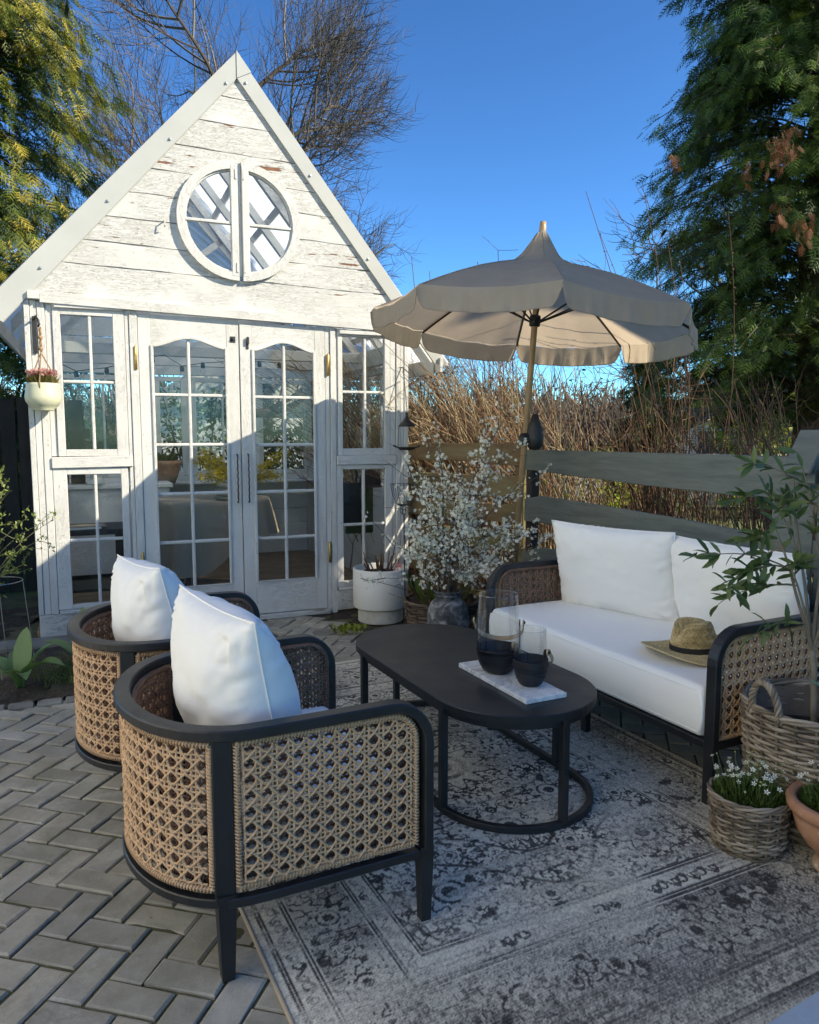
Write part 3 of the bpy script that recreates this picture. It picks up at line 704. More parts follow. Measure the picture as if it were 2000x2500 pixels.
# --- sashes
def sash(s0, s1, z0, z1, g0, g1, h0, h1, mx, mz, y0=-0.018, y1=0.03, sk=0.0):
    """outer s0..s1,z0..z1; glass g0..g1,h0..h1; muntins at mx, mz"""
    H = thing_part('window', G); T = 0.022
    mb = MB(); cbox(mb, s0, g0, y0, y1, z0, z1, 0.003); mb.build('frame_stile', M['frame'], H)
    mb = MB(); cbox(mb, g1, s1, y0, y1, z0, z1, 0.003); mb.build('frame_stile', M['frame'], H)
    mb = MB(); cbox(mb, g0, g1, y0+0.001, y1, h1, z1, 0.003); mb.build('frame_rail', M['frame_h'], H)
    mb = MB(); cbox(mb, g0, g1, y0+0.001, y1, z0, h0, 0.003); mb.build('frame_rail', M['frame_h'], H)
    yc = (y0+y1)/2
    for m_ in mx:
        mb = MB(); cbox(mb, m_-T/2, m_+T/2, y0+0.006, y1-0.006, h0, h1, 0.005); mb.build('muntin', M['frame'], H)
    for m_ in mz:
        mb = MB(); cbox(mb, g0, g1, y0+0.008, y1-0.008, m_-T/2, m_+T/2, 0.005); mb.build('muntin', M['frame_h'], H)
    xs = [g0] + list(mx) + [g1]; zs = [h0] + list(mz) + [h1]
    for i in range(len(xs)-1):
        for j in range(len(zs)-1):
            mb = MB(); dy = RS.randn(4)*0.0006
            a, b, c, d = xs[i]-0.004, xs[i+1]+0.004, zs[j]-0.004, zs[j+1]+0.004
            mb.add([[a, yc+dy[0], c], [b, yc+dy[1], c], [b, yc+dy[2], d], [a, yc+dy[3], d]], [[0,1,2],[0,2,3]]); mb.build('pane', M['glass'], H)
    return H
sash(0.172, 0.632, 1.287, 2.318, 0.222, 0.556, 1.335, 2.258, [0.406], [1.804])
sash(0.130, 0.622, 0.205, 1.205, 0.220, 0.573, 0.235, 1.160, [0.402], [0.693])
sash(2.200, 2.640, 1.273, 2.262, 2.238, 2.595, 1.327, 2.208, [2.428], [1.775])
sash(2.181, 2.660, 0.205, 1.195, 2.236, 2.597, 0.253, 1.160, [2.414], [0.711])
# drip strips, middle rails, side fillers
for (a, b, z0, z1, y) in ((0.185, 0.625, 2.300, 2.330, -0.04), (2.21, 2.63, 2.222, 2.252, -0.04), (0.128, 0.657, 1.208, 1.285, -0.035), (2.184, 2.692, 1.197, 1.272, -0.035), (0.135, 0.64, 0.178, 0.203, -0.045), (2.19, 2.68, 0.180, 0.203, -0.03)):
    mb = MB(); cbox(mb, a, b, y, 0.03, z0, z1, 0.004, R=rotm(0, 0.006*RS.randn(), 0)); mb.build('sill_rail', M['frame_h'], G)
mb = MB(); cbox(mb, 0.003, 0.70, -0.028, 0.02, 0.02, 0.176, 0.004); mb.build('base_board', M['base'], G)
mb = MB(); cbox(mb, 2.175, 2.80, -0.024, 0.02, 0.02, 0.178, 0.004); mb.build('base_board', M['base'], G)
# vertical boards: corners, jambs
for (a, b, z0, z1, y) in ((0.0, 0.034, 0.178, 2.345, -0.022), (0.036, 0.078, 0.178, 2.343, -0.015), (0.080, 0.1275, 0.178, 2.326, -0.020), (0.129, 0.170, 1.288, 2.325, -0.006),
                          (0.634, 0.662, 0.178, 2.31, -0.012), (0.664, 0.718, 0.0, 2.309, -0.020), (2.098, 2.136, 0.0, 2.27, -0.012), (2.138, 2.180, 0.0, 2.268, -0.022), (2.182, 2.198, 1.275, 2.268, -0.008),
                          (2.642, 2.690, 1.274, 2.262, -0.014), (2.662, 2.692, 0.18, 1.195, -0.010), (2.694, 2.728, 0.18, 2.254, -0.022), (2.730, 2.762, 0.18, 2.253, -0.017), (2.764, 2.800, 0.18, 2.252, -0.023)):
    mb = MB(); cbox(mb, a, b, y, 0.035, z0, z1, 0.003); mb.build('vertical_board', M['frame'], G)
for (a, b) in ((0.0, 0.09), (2.71, 2.80)):
    for (c, d) in ((0.036, 0.10), (2.82, 2.90)):
        mb = MB(); cbox(mb, a, b, c, d, 0, 2.25, 0.004); mb.build('corner_post', M['frame'], G)

# --- the double doors
def door(s0, s1, g0, g1, hz, zt0, zt1, muntx, muntz, handle_s, hinge_s, yb, bolt):
    D = thing_part('door', G); z0 = 0.045; y0, y1 = yb, yb+0.042; hb = 0.30; hs = 2.075; hp = 2.140
    mb = MB(); cbox(mb, s0, g0, y0, y1, z0, min(zt0, zt1)-0.0, 0.003); mb.build('stile', M['frame'], D)
    mb = MB(); cbox(mb, g1, s1, y0, y1, z0, min(zt0, zt1)-0.0, 0.003); mb.build('stile', M['frame'], D)
    mb = MB(); cbox(mb, g0, g1, y0+0.001, y1, z0, hb, 0.003); mb.build('bottom_rail', M['frame_h'], D)
    # top rail with bell-shaped underside
    n = 28; xs = np.linspace(g0, g1, n); w = (xs-g0)/(g1-g0)*2-1
    def arch(w): return hs + (hp-hs)*(0.5+0.5*np.cos(pi*np.clip(np.abs(w)*1.02, 0, 1)))**0.85
    zb = arch(w); top = min(zt0, zt1)
    P2 = [(x, z) for x, z in zip(xs, zb)] + [(g1, top), (g0, top)]
    mb = MB()
    V = []
    for x, z in zip(xs, zb):
        for (zz, yy) in ((z, y0+0.001), (top, y0+0.001), (top, y1), (z, y1)): V.append([x, yy, zz])
    F = []
    for i in range(n-1):
        for k in range(4): F.append([4*i+k, 4*i+(k+1) % 4, 4*(i+1)+(k+1) % 4, 4*(i+1)+k][::-1])
    mb.add(V, F); mb.build('top_rail', M['frame_h'], D)
    # raised moulding round the glazing
    mb = MB(); pts = [(g0+0.004, hb+0.004), (g0+0.004, hs)] + [(x, z-0.002) for x, z in zip(xs[1:-1], zb[1:-1])] + [(g1-0.004, hs), (g1-0.004, hb+0.004)]
    P = [(x, y0-0.002, z) for x, z in pts]; ring = []
    cl = P + []
    T_ = []
    sweep(mb, cl, np.tile([0, 1.0, 0], (len(cl), 1)), 0.018, 0.022, closed=True, c=0.004); mb.build('moulding', M['frame'], D)
    T = 0.024
    mb = MB(); cbox(mb, muntx-T/2, muntx+T/2, y0+0.006, y1-0.006, hb, hp-0.004, 0.006); mb.build('muntin', M['frame'], D)
    for z in muntz:
        mb = MB(); cbox(mb, g0, g1, y0+0.008, y1-0.008, z-T/2, z+T/2, 0.006); mb.build('muntin', M['frame_h'], D)
    zs = [hb] + sorted(muntz) + [hp]; xs_ = [g0, muntx, g1]; yc = (y0+y1)/2
    for i in range(2):
        for j in range(5):
            mb = MB(); dy = RS.randn(4)*0.0008; a, b, c, d = xs_[i]-0.003, xs_[i+1]+0.003, zs[j]-0.003, zs[j+1]+0.002
            if j == 4: d = arch(np.array([0.0]))[0] + 0.002
            mb.add([[a, yc+dy[0], c], [b, yc+dy[1], c], [b, yc+dy[2], d], [a, yc+dy[3], d]], [[0,1,2],[0,2,3]]); mb.build('pane', M['glass'], D)
    # twisted wrought handle
    mb = MB(); hz0, hz1 = 0.925, 1.29; zz = np.linspace(hz0+0.02, hz1-0.02, 40)
    tube(mb, [(handle_s, y0, hz0), (handle_s, y0-0.03, hz0+0.004)] + [(handle_s+0.0015*cos(k), y0-0.034+0.0015*sin(k), z) for k, z in enumerate(zz)] + [(handle_s, y0-0.03, hz1-0.004), (handle_s, y0, hz1)], 0.0055, 6); mb.build('handle', M['iron'], D, smooth=True)
    for z in (0.50, 2.0-0.02):
        mb = MB(); lathe(mb, [(0, -0.088), (0.008, -0.083), (0.0125, -0.078), (0.0125, 0.078), (0.008, 0.083), (0, 0.088)], 10, c=(hinge_s, y0-0.008, z)); mb.build('hinge', M['brass'], D, smooth=True)
    if bolt == 0:
        mb = MB(); cbox(mb, 1.368, 1.408, y0-0.004, y0, 2.120, 2.165, 0.002); lathe(mb, [(0, .012), (.009, .011), (.011, .0), (.0, .0)][::-1], 10, c=(1.388, y0-0.01, 2.142)); mb.build('lock_plate', M['iron'], D)
    else:
        mb = MB(); cbox(mb, 1.484, 1.504, y0-0.005, y0, 2.075, 2.135, 0.002); cbox(mb, 1.486, 1.506, y0-0.022, y0-0.005, 2.11, 2.165, 0.004); mb.build('latch', M['iron'], D)
mzs = [0.640, 1.002, 1.364, 1.726]
door(0.721, 1.431, 0.808, 1.340, 0, 2.300, 2.290, 1.066, mzs, 1.398, 0.700, -0.010, 0)
door(1.437, 2.096, 1.530, 2.012, 0, 2.272, 2.268, 1.772, [z-0.004 for z in mzs], 1.480, 2.118, -0.016, 1)
mb = MB(); cbox(mb, 0.70, 2.12, -0.04, 0.05, 0.0, 0.04, 0.006); mb.build('threshold', M['base'], G)

# --- side, back walls and floor
DEP = 2.90
mb = MB(); cbox(mb, -0.02, 2.82, 0.03, DEP+0.1, -0.02, 0.055, 0.002); mb.build('floor_slab', M['floor'], G)
for k in range(16):
    mb = MB(); cbox(mb, 0.05, 2.75, 0.10+k*0.175, 0.10+k*0.175+0.170, 0.055, 0.066, 0.002); mb.build('floor_board', M['floor'], G)
def wall_planks(x0, x1, y0, y1, z0, z1, nrow, name='wall_plank'):
    for k in range(nrow):
        a = z0 + (z1-z0)*k/nrow; b = z0 + (z1-z0)*(k+1)/nrow - 0.005
        mb = MB(); cbox(mb, x0, x1, y0, y1, a, b, 0.003); mb.build(name, M['inner'], G)
wall_planks(0.0, 0.022, 0.10, DEP, 0.06, 0.88, 4); wall_planks(2.778, 2.80, 0.10, DEP, 0.06, 0.88, 4); wall_planks(0.0, 2.80, DEP, DEP+0.022, 0.06, 0.92, 5)
wall_planks(0.0, 2.80, DEP, DEP+0.022, 2.28, 3.6, 1) if False else None
def plain_window(axis, at, a, b, z0, z1, mx=1, mz=1):
    H = thing_part('window', G); T = 0.05
    def bx(p0, p1, q0, q1, nm='frame', th=0.05):
        mb = MB()
        if axis == 'x': cbox(mb, at-th/2, at+th/2, p0, p1, q0, q1, 0.003)
        else: cbox(mb, p0, p1, at-th/2, at+th/2, q0, q1, 0.003)
        mb.build(nm, M['inner'], H)
    bx(a, a+T, z0, z1); bx(b-T, b, z0, z1); bx(a+T, b-T, z0, z0+T); bx(a+T, b-T, z1-T, z1)
    for i in range(mx): c = a + (b-a)*(i+1)/(mx+1); bx(c-0.011, c+0.011, z0+T, z1-T, 'muntin', 0.026)
    for i in range(mz): c = z0 + (z1-z0)*(i+1)/(mz+1); bx(a+T, b-T, c-0.011, c+0.011, 'muntin', 0.024)
    mb = MB()
    V = [[at, a+T, z0+T], [at, b-T, z0+T], [at, b-T, z1-T], [at, a+T, z1-T]] if axis == 'x' else [[a+T, at, z0+T], [b-T, at, z0+T], [b-T, at, z1-T], [a+T, at, z1-T]]
    mb.add(V, [[0,1,2,3]]); mb.build('pane', M['glass'], H)
for (a, b) in ((0.14, 0.98), (1.04, 1.92), (1.98, 2.80)): plain_window('x', 2.785, a, b, 0.93, 2.02, 1, 0); plain_window('x', 0.015, a, b, 0.93, 2.02, 1, 0)
for (a, b) in ((0.06, 0.98), (1.04, 1.36), (1.42, 2.10), (2.16, 2.74)): plain_window('y', DEP+0.012, a, b, 0.98, 2.06, 1 if b-a > .5 else 0, 0)
for (x0, x1, y0, y1, z0, z1) in ((0, 0.08, 0.10, DEP, 2.05, 2.2), (2.72, 2.80, 0.10, DEP, 2.04, 2.19), (0.0, 2.8, DEP-0.02, DEP+0.05, 2.08, 2.24), (0.08, 2.72, 1.0, 1.06, 2.10, 2.19), (0.08, 2.72, 1.95, 2.01, 2.10, 2.19), (0.0, 0.05, 0.1, DEP, 0.885, 0.925), (2.75, 2.8, 0.1, DEP, 0.885, 0.925), (0.0, 2.8, DEP-0.03, DEP+0.04, 0.925, 0.975), (0.03, 2.77, DEP-0.32, DEP-0.02, 0.90, 0.925)):
    mb = MB(); cbox(mb, x0, x1, y0, y1, z0, z1, 0.004); mb.build('inner_beam', M['inner'], G)
for s in (0.99, 1.36, 2.11): 
    mb = MB(); cbox(mb, s, s+0.06, DEP-0.01, DEP+0.05, 0.92, 2.08, 0.003); mb.build('inner_post', M['inner'], G)
# back gable: planks up to the roof with an open middle
for k in range(3):
    z0 = 2.26 + k*0.20
    sL = max(0, AP[0]-(AP[1]-z0-.2)/SLL); sR = min(2.8, AP[0]+(AP[1]-z0-.2)/SLR)
    mb = MB(); cbox(mb, sL, sR, DEP+0.0, DEP+0.022, z0, z0+0.193, 0.002); mb.build('gable_plank', M['inner'], G)

# ribbed translucent sheet closing the upper back gable, with two crossing braces
ss_, zz_ = np.meshgrid(np.arange(0.3, 2.62, 0.0085), np.arange(2.86, 4.10, 0.0085), indexing='ij')
yy_ = DEP + 0.012 + 0.009*np.cos((ss_*0.75+zz_)*2*pi/0.085); I = np.arange(ss_.size).reshape(ss_.shape); F_ = np.stack([I[:-1, :-1], I[1:, :-1], I[1:, 1:], I[:-1, 1:]], -1).reshape(-1, 4)
cs_ = ss_[:-1, :-1].ravel(); cz_ = zz_[:-1, :-1].ravel(); kp = cz_ < np.where(cs_ < AP[0], AP[1]-0.02-SLL*(AP[0]-cs_), AP[1]-0.02-SLR*(cs_-AP[0]))
mb = MB(); mb.add(np.stack([ss_, yy_, zz_], -1).reshape(-1, 3), F_[kp]); mb.build('ribbed_sheet', M['poly'], G, smooth=True)
for (a, b, c, d) in ((0.55, 2.95, 1.55, 4.0), (0.95, 2.9, 1.9, 3.62), (2.3, 2.92, 1.35, 3.95)):
    L_ = sqrt((c-a)**2+(d-b)**2); an = atan2(d-b, c-a); mb = MB(); cbox(mb, (a+c)/2-L_/2, (a+c)/2+L_/2, DEP-0.06, DEP-0.02, (b+d)/2-0.035, (b+d)/2+0.035, 0.003, R=rotm(0, -an, 0)); mb.build('brace', M['inner'], G)
# ================================================================== unseen house added outside the picture, shaped to keep the low sun off the patio
M['render_wall'] = mat_simple('pale_rendered_wall', (0.62, 0.58, 0.50), 0.9, 0.1, 2, 0.2)
M['white_wall'] = mat_simple('white_rendered_wall', (0.80, 0.77, 0.71), 0.9, 0.05, 2, 0.2)
M['tile_dark'] = mat_simple('dark_roof_tiles', (0.05, 0.055, 0.075), 0.7, 0.3, 6, 0.4)
M['win_dark'] = mat_simple('dark_window_glass', (0.04, 0.05, 0.06), 0.08, 0.2, 3, 0.02)  # plain dark glossy panes for the house windows
RDG = np.array([8.1, 4.4, 0]); RYAW = radians(76.4)
NH = thing('sun_block_house', 'unseen pale house with dark roof, added to shade the patio from the right', 'house', (8.0, 3.72, 0), RYAW)
HL = 6.8                                    # local x runs back along the eave (towards -x), local -y away from the patio
EH = 7.42
mb = MB(); box(mb, -HL, -0.0, -6.5, -0.25, -0.1, EH-0.15); mb.build('wall', M['render_wall'], NH)
mb = MB(); extrude_poly(mb, [(-HL-0.2, EH-0.16), (0.0, EH-0.16), (0.0, EH), (-HL-0.2, EH)], -6.8, 0.0); mb.build('roof', M['tile_dark'], NH)
for i in range(2):
    for z in (0.9, 3.9):
        mb = MB(); cbox(mb, -2.6-i*2.9, -1.3-i*2.9, -0.26, -0.22, z, z+1.5, 0.01); o = mb.build('window', M['win_dark'], NH)
        mb = MB(); cbox(mb, -2.7-i*2.9, -1.2-i*2.9, -0.25, -0.235, z-0.1, z+1.6, 0.01); mb.build('frame', M['frame'], o)

OH = thing('sun_bounce_house', 'unseen pale house added left of the patio to bounce sunlight onto it', 'house', (-4.15, -9.0, 0), 0)  # out of view; added so its sunlit wall bounces warm light onto the furniture
mb = MB(); box(mb, -8, 0, 0, 12.4, -0.1, 8.6); mb.build('wall', M['white_wall'], OH)
mb = MB(); extrude_poly(mb, [(-8.4, 8.6), (0.45, 8.6), (0.45, 8.75), (-4, 11.4), (-8.4, 8.75)], -0.4, 12.8); mb.build('roof', M['tile_dark'], OH)
for i in range(3):
    mb = MB(); cbox(mb, 0.0, 0.03, 1.2+i*3.3, 2.4+i*3.3, 3.9, 5.2, 0.01); o = mb.build('window', M['win_dark'], OH)
    mb = MB(); cbox(mb, 0.0, 0.02, 1.1+i*3.3, 2.5+i*3.3, 3.8, 5.3, 0.01); mb.build('frame', M['frame'], o)
# ================================================================== furniture frames and cane panels
def cane_panel(inside, u0, u1, v0, v1, P, p=0.0440, t=0.0034, du=None):
    """six-way cane webbing; inside(u,v) clips, P(u,v,w) maps to space (vectorised)"""
    mb = MB(); du = du or p/3.2; d0 = 0.0063
    lines = []
    def run(U, V, Wf, rad, tint):
        ok = inside(U, V); i = 0; n = len(U)
        while i < n:
            if not ok[i]: i += 1; continue
            j = i
            while j+1 < n and ok[j+1]: j += 1
            if j - i >= 2: lines.append((P(U[i:j+1], V[i:j+1], Wf[i:j+1]), rad, tint))
            i = j+1
    ks = np.arange(math.floor(v0/p)-1, math.ceil(v1/p)+2)
    U = np.arange(u0, u1+du, du)
    for k in ks:
        for q, s_ in enumerate((-1, 1)):
            V = np.full(len(U), k*p + s_*d0) + 0.0006*np.sin(U*31+k); run(U, V, 0.0022*np.cos(2*pi*U/p + q*pi + 0*k)+0.001, t, 0.5+0.3*RS.rand())
    ks = np.arange(math.floor(u0/p)-1, math.ceil(u1/p)+2); V = np.arange(v0, v1+du, du)
    for k in ks:
        for q, s_ in enumerate((-1, 1)):
            U_ = np.full(len(V), k*p + s_*d0) + 0.0006*np.sin(V*37+k); run(U_, V, -0.0022*np.cos(2*pi*V/p + q*pi)+0.001, t, 0.5+0.3*RS.rand())
    L = (u1-u0) + (v1-v0); T = np.arange(0, L, du*1.2/1.2)
    for k in range(int(math.floor((u0+v0)/p))-1, int(math.ceil((u1+v1)/p))+1):
        c = (k+0.5)*p; U_ = np.arange(u0-0.01, u1+0.01, du/1.15); V_ = c - U_; run(U_, V_, 0.0030 + 0.0034*np.cos(2*pi*U_/p*1.0), t*1.05, 0.7)
    for k in range(int(math.floor((u0-v1)/p))-1, int(math.ceil((u1-v0)/p))+1):
        c = (k+0.5)*p; U_ = np.arange(u0-0.01, u1+0.01, du/1.15); V_ = U_ - c; run(U_, V_, 0.0026 - 0.0034*np.cos(2*pi*U_/p*1.0), t*1.05, 0.6)
    by = {}
    for q, r, ti in lines: by.setdefault((len(q), round(r, 5)), []).append((q, ti))
    for (n, r), Ls in by.items(): tubes(mb, np.array([q for q, _ in Ls]), r, 5, [ti for _, ti in Ls])
    return mb
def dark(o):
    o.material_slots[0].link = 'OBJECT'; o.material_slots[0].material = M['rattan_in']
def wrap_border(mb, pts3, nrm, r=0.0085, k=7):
    """edge of the panel: a thick cord with cane wound round it"""
    P = np.array(pts3); tube(mb, P, r*0.8, k)
    seg = np.linalg.norm(np.diff(P, axis=0), axis=1); L = np.concatenate([[0], np.cumsum(seg)])
    n = int(L[-1]/0.0095); s = (np.arange(n)+0.5)*L[-1]/n
    C = np.stack([np.interp(s, L, P[:, i]) for i in range(3)], -1); T = unit(np.stack([np.interp(s+0.004, L, P[:, i]) - np.interp(s-0.004, L, P[:, i]) for i in range(3)], -1))
    N = unit(np.broadcast_to(np.asarray(nrm, float), C.shape) + 0*C) if np.ndim(nrm) == 1 else unit(np.stack([np.interp(s, L, np.array(nrm)[:, i]) for i in range(3)], -1))
    B = np.cross(T, N); a = np.linspace(0, 2*pi, 9)
    rings = C[:, None, :] + r*(np.cos(a)[None, :, None]*B[:, None, :] + np.sin(a)[None, :, None]*N[:, None, :]) + T[:, None, :]*(a/(2*pi)-0.5)[None, :, None]*0.008
    tubes(mb, rings, 0.0030, 4)

WCH, ZR, ZB = 0.79, 0.680, 0.235
def chair_plan():
    pts = []
    for f in np.linspace(0.47, 0.12, 8): pts.append((f, 0.0))
    n = 30
    for t_ in np.linspace(0, pi, n+2)[1:-1]: pts.append((0.10 - 0.30*sin(t_)**0.9 if sin(t_) > 0 else 0.10, WCH/2 - WCH/2*cos(t_)))
    for f in np.linspace(0.12, 0.47, 8): pts.append((f, WCH))
    return np.array(pts)
def pillow_mesh(w, h, t, n=46, ear=0.06, wrinkle=0.006, seed=0, squash=2.6, asym=0.0):
    """cushion lying in x (width) / z (height), thickness along y; pinched corners, seam all round"""
    mb = MB(); a = np.linspace(-1, 1, n); A, B = np.meshgrid(a, a, indexing='ij')
    # pull edges inwards between the corners
    X = A*(w/2)*(1 - ear*(1-B**2)*np.abs(A)**3); Zc = B*(h/2)*(1 - ear*(1-A**2)*np.abs(B)**3)
    prof = (np.clip(1-np.abs(A)**squash, 0, 1)*np.clip(1-np.abs(B)**squash, 0, 1))**0.50
    rr = np.sqrt(A**2+B**2)
    for sgn in (-1, 1):
        nz = (fbm(A*2.2+seed, B*2.2+9, seed+3, 4)-0.5)*wrinkle*2*np.clip(prof*1.6, 0, 1)
        th = np.arctan2(B*h, A*w); corner = np.abs(np.abs(th % (pi/2)) - pi/4)
        rad = 0.55*wrinkle*np.sin(th*22 + 3*fbm(A*3, B*3, seed+5, 2)*6)*np.clip((rr-0.72)*2.6, 0, 1)*np.clip(prof*3, 0, 1)
        Yv = sgn*(t/2*prof*(1+asym*B)) + nz + rad
        V = np.stack([X, Yv, Zc], -1).reshape(-1, 3); I = np.arange(n*n).reshape(n, n)
        F = np.stack([I[:-1, :-1], I[1:, :-1], I[1:, 1:], I[:-1, 1:]], -1).reshape(-1, 4)
        mb.add(V, F if sgn < 0 else F[:, ::-1])
    edge = [(X[i, 0], 0, Zc[i, 0]) for i in range(n)] + [(X[-1, j], 0, Zc[-1, j]) for j in range(1, n)] + [(X[i, -1], 0, Zc[i, -1]) for i in range(n-2, -1, -1)] + [(X[0, j], 0, Zc[0, j]) for j in range(n-2, 0, -1)]
    return mb, edge
def pillow(parent, w, h, t, loc, rx, rz, name='back_cushion', **kw):
    mb, edge = pillow_mesh(w, h, t, **kw); me = mb.mesh(name, True, 1e-4)
    o = obj(name, me, M['cushion'], parent, loc=loc); o.rotation_euler = (rx, 0, rz)
    m2 = MB(); tube(m2, edge, 0.0032, 5, closed=True); o2 = m2.build('seam', M['cushion'], o, smooth=True)
    # a row of stitches beside the seam
    return o
def seat_cushion(parent, x0, x1, y0, y1, z0, z1, r=0.035, name='seat_cushion', crown=0.012, seed=1):
    n = 40; mb = MB()
    ax = np.concatenate([np.linspace(x0, x0+r, 5)[:-1], np.linspace(x0+r, x1-r, n//2), np.linspace(x1-r, x1, 5)[1:]])
    ay = np.concatenate([np.linspace(y0, y0+r, 5)[:-1], np.linspace(y0+r, y1-r, n), np.linspace(y1-r, y1, 5)[1:]])
    X, Y = np.meshgrid(ax, ay, indexing='ij'); zc = (z0+z1)/2; hz = (z1-z0)/2
    def rim(a, lo, hi): return np.clip(np.maximum((lo+r-a), (a-(hi-r)))/r, 0, 1)
    rx_, ry_ = rim(X, x0, x1), rim(Y, y0, y1); rr = np.clip(np.sqrt(rx_**2+ry_**2), 0, 1); drop = r*(1-np.sqrt(1-rr**2*0.999))
    for sgn in (1, -1):
        cr = crown*np.sin(pi*(X-x0)/(x1-x0))*np.sin(pi*(Y-y0)/(y1-y0))**0.5 + 0.006*(fbm(X*4+seed, Y*4, seed, 3)-0.5) if sgn > 0 else 0*X
        Z = zc + sgn*(hz-drop) + cr*(1-rr)
        I = np.arange(X.size).reshape(X.shape); F = np.stack([I[:-1, :-1], I[1:, :-1], I[1:, 1:], I[:-1, 1:]], -1).reshape(-1, 4)
        mb.add(np.stack([X, Y, Z], -1).reshape(-1, 3), F if sgn > 0 else F[:, ::-1])
    # side wall
    lo, hi = zc-hz+r, zc+hz-r; per = [(ax[i], y0) for i in range(len(ax))] + [(x1, ay[j]) for j in range(1, len(ay))] + [(ax[i], y1) for i in range(len(ax)-2, -1, -1)] + [(x0, ay[j]) for j in range(len(ay)-2, 0, -1)]
    n_ = len(per); V = [[a, b, z] for z in np.linspace(lo, hi, 4) for (a, b) in per]
    F = [[k*n_+i, k*n_+(i+1) % n_, (k+1)*n_+(i+1) % n_, (k+1)*n_+i] for k in range(3) for i in range(n_)]
    V = np.array(V); bulge = 0.008*np.sin(pi*(V[:, 2]-lo)/(hi-lo+1e-6)); c = np.array([(x0+x1)/2, (y0+y1)/2]); d = unit(V[:, :2]-c); V[:, :2] += d*bulge[:, None]
    mb.add(V, F)
    o = mb.build(name, M['cushion'], parent, smooth=True, weld=0.002)
    m2 = MB(); pr = [(a, b, hi+r*0.55) for a, b in [(x0+0.004, y0+r), (x0+0.004, y1-r)]]
    for z in (hi+r*0.30, lo-r*0.30):
        e = 0.0035; pts = [(x0+e, y0+r, z), (x0+e, y1-r, z), (x0+r, y1-e, z), (x1-r, y1-e, z), (x1-e, y1-r, z), (x1-e, y0+r, z), (x1-r, y0+e, z), (x0+r, y0+e, z)]
        tube(m2, pts, 0.0028, 5, closed=True)
    m2.build('piping', M['cushion'], o, smooth=True)
    return o

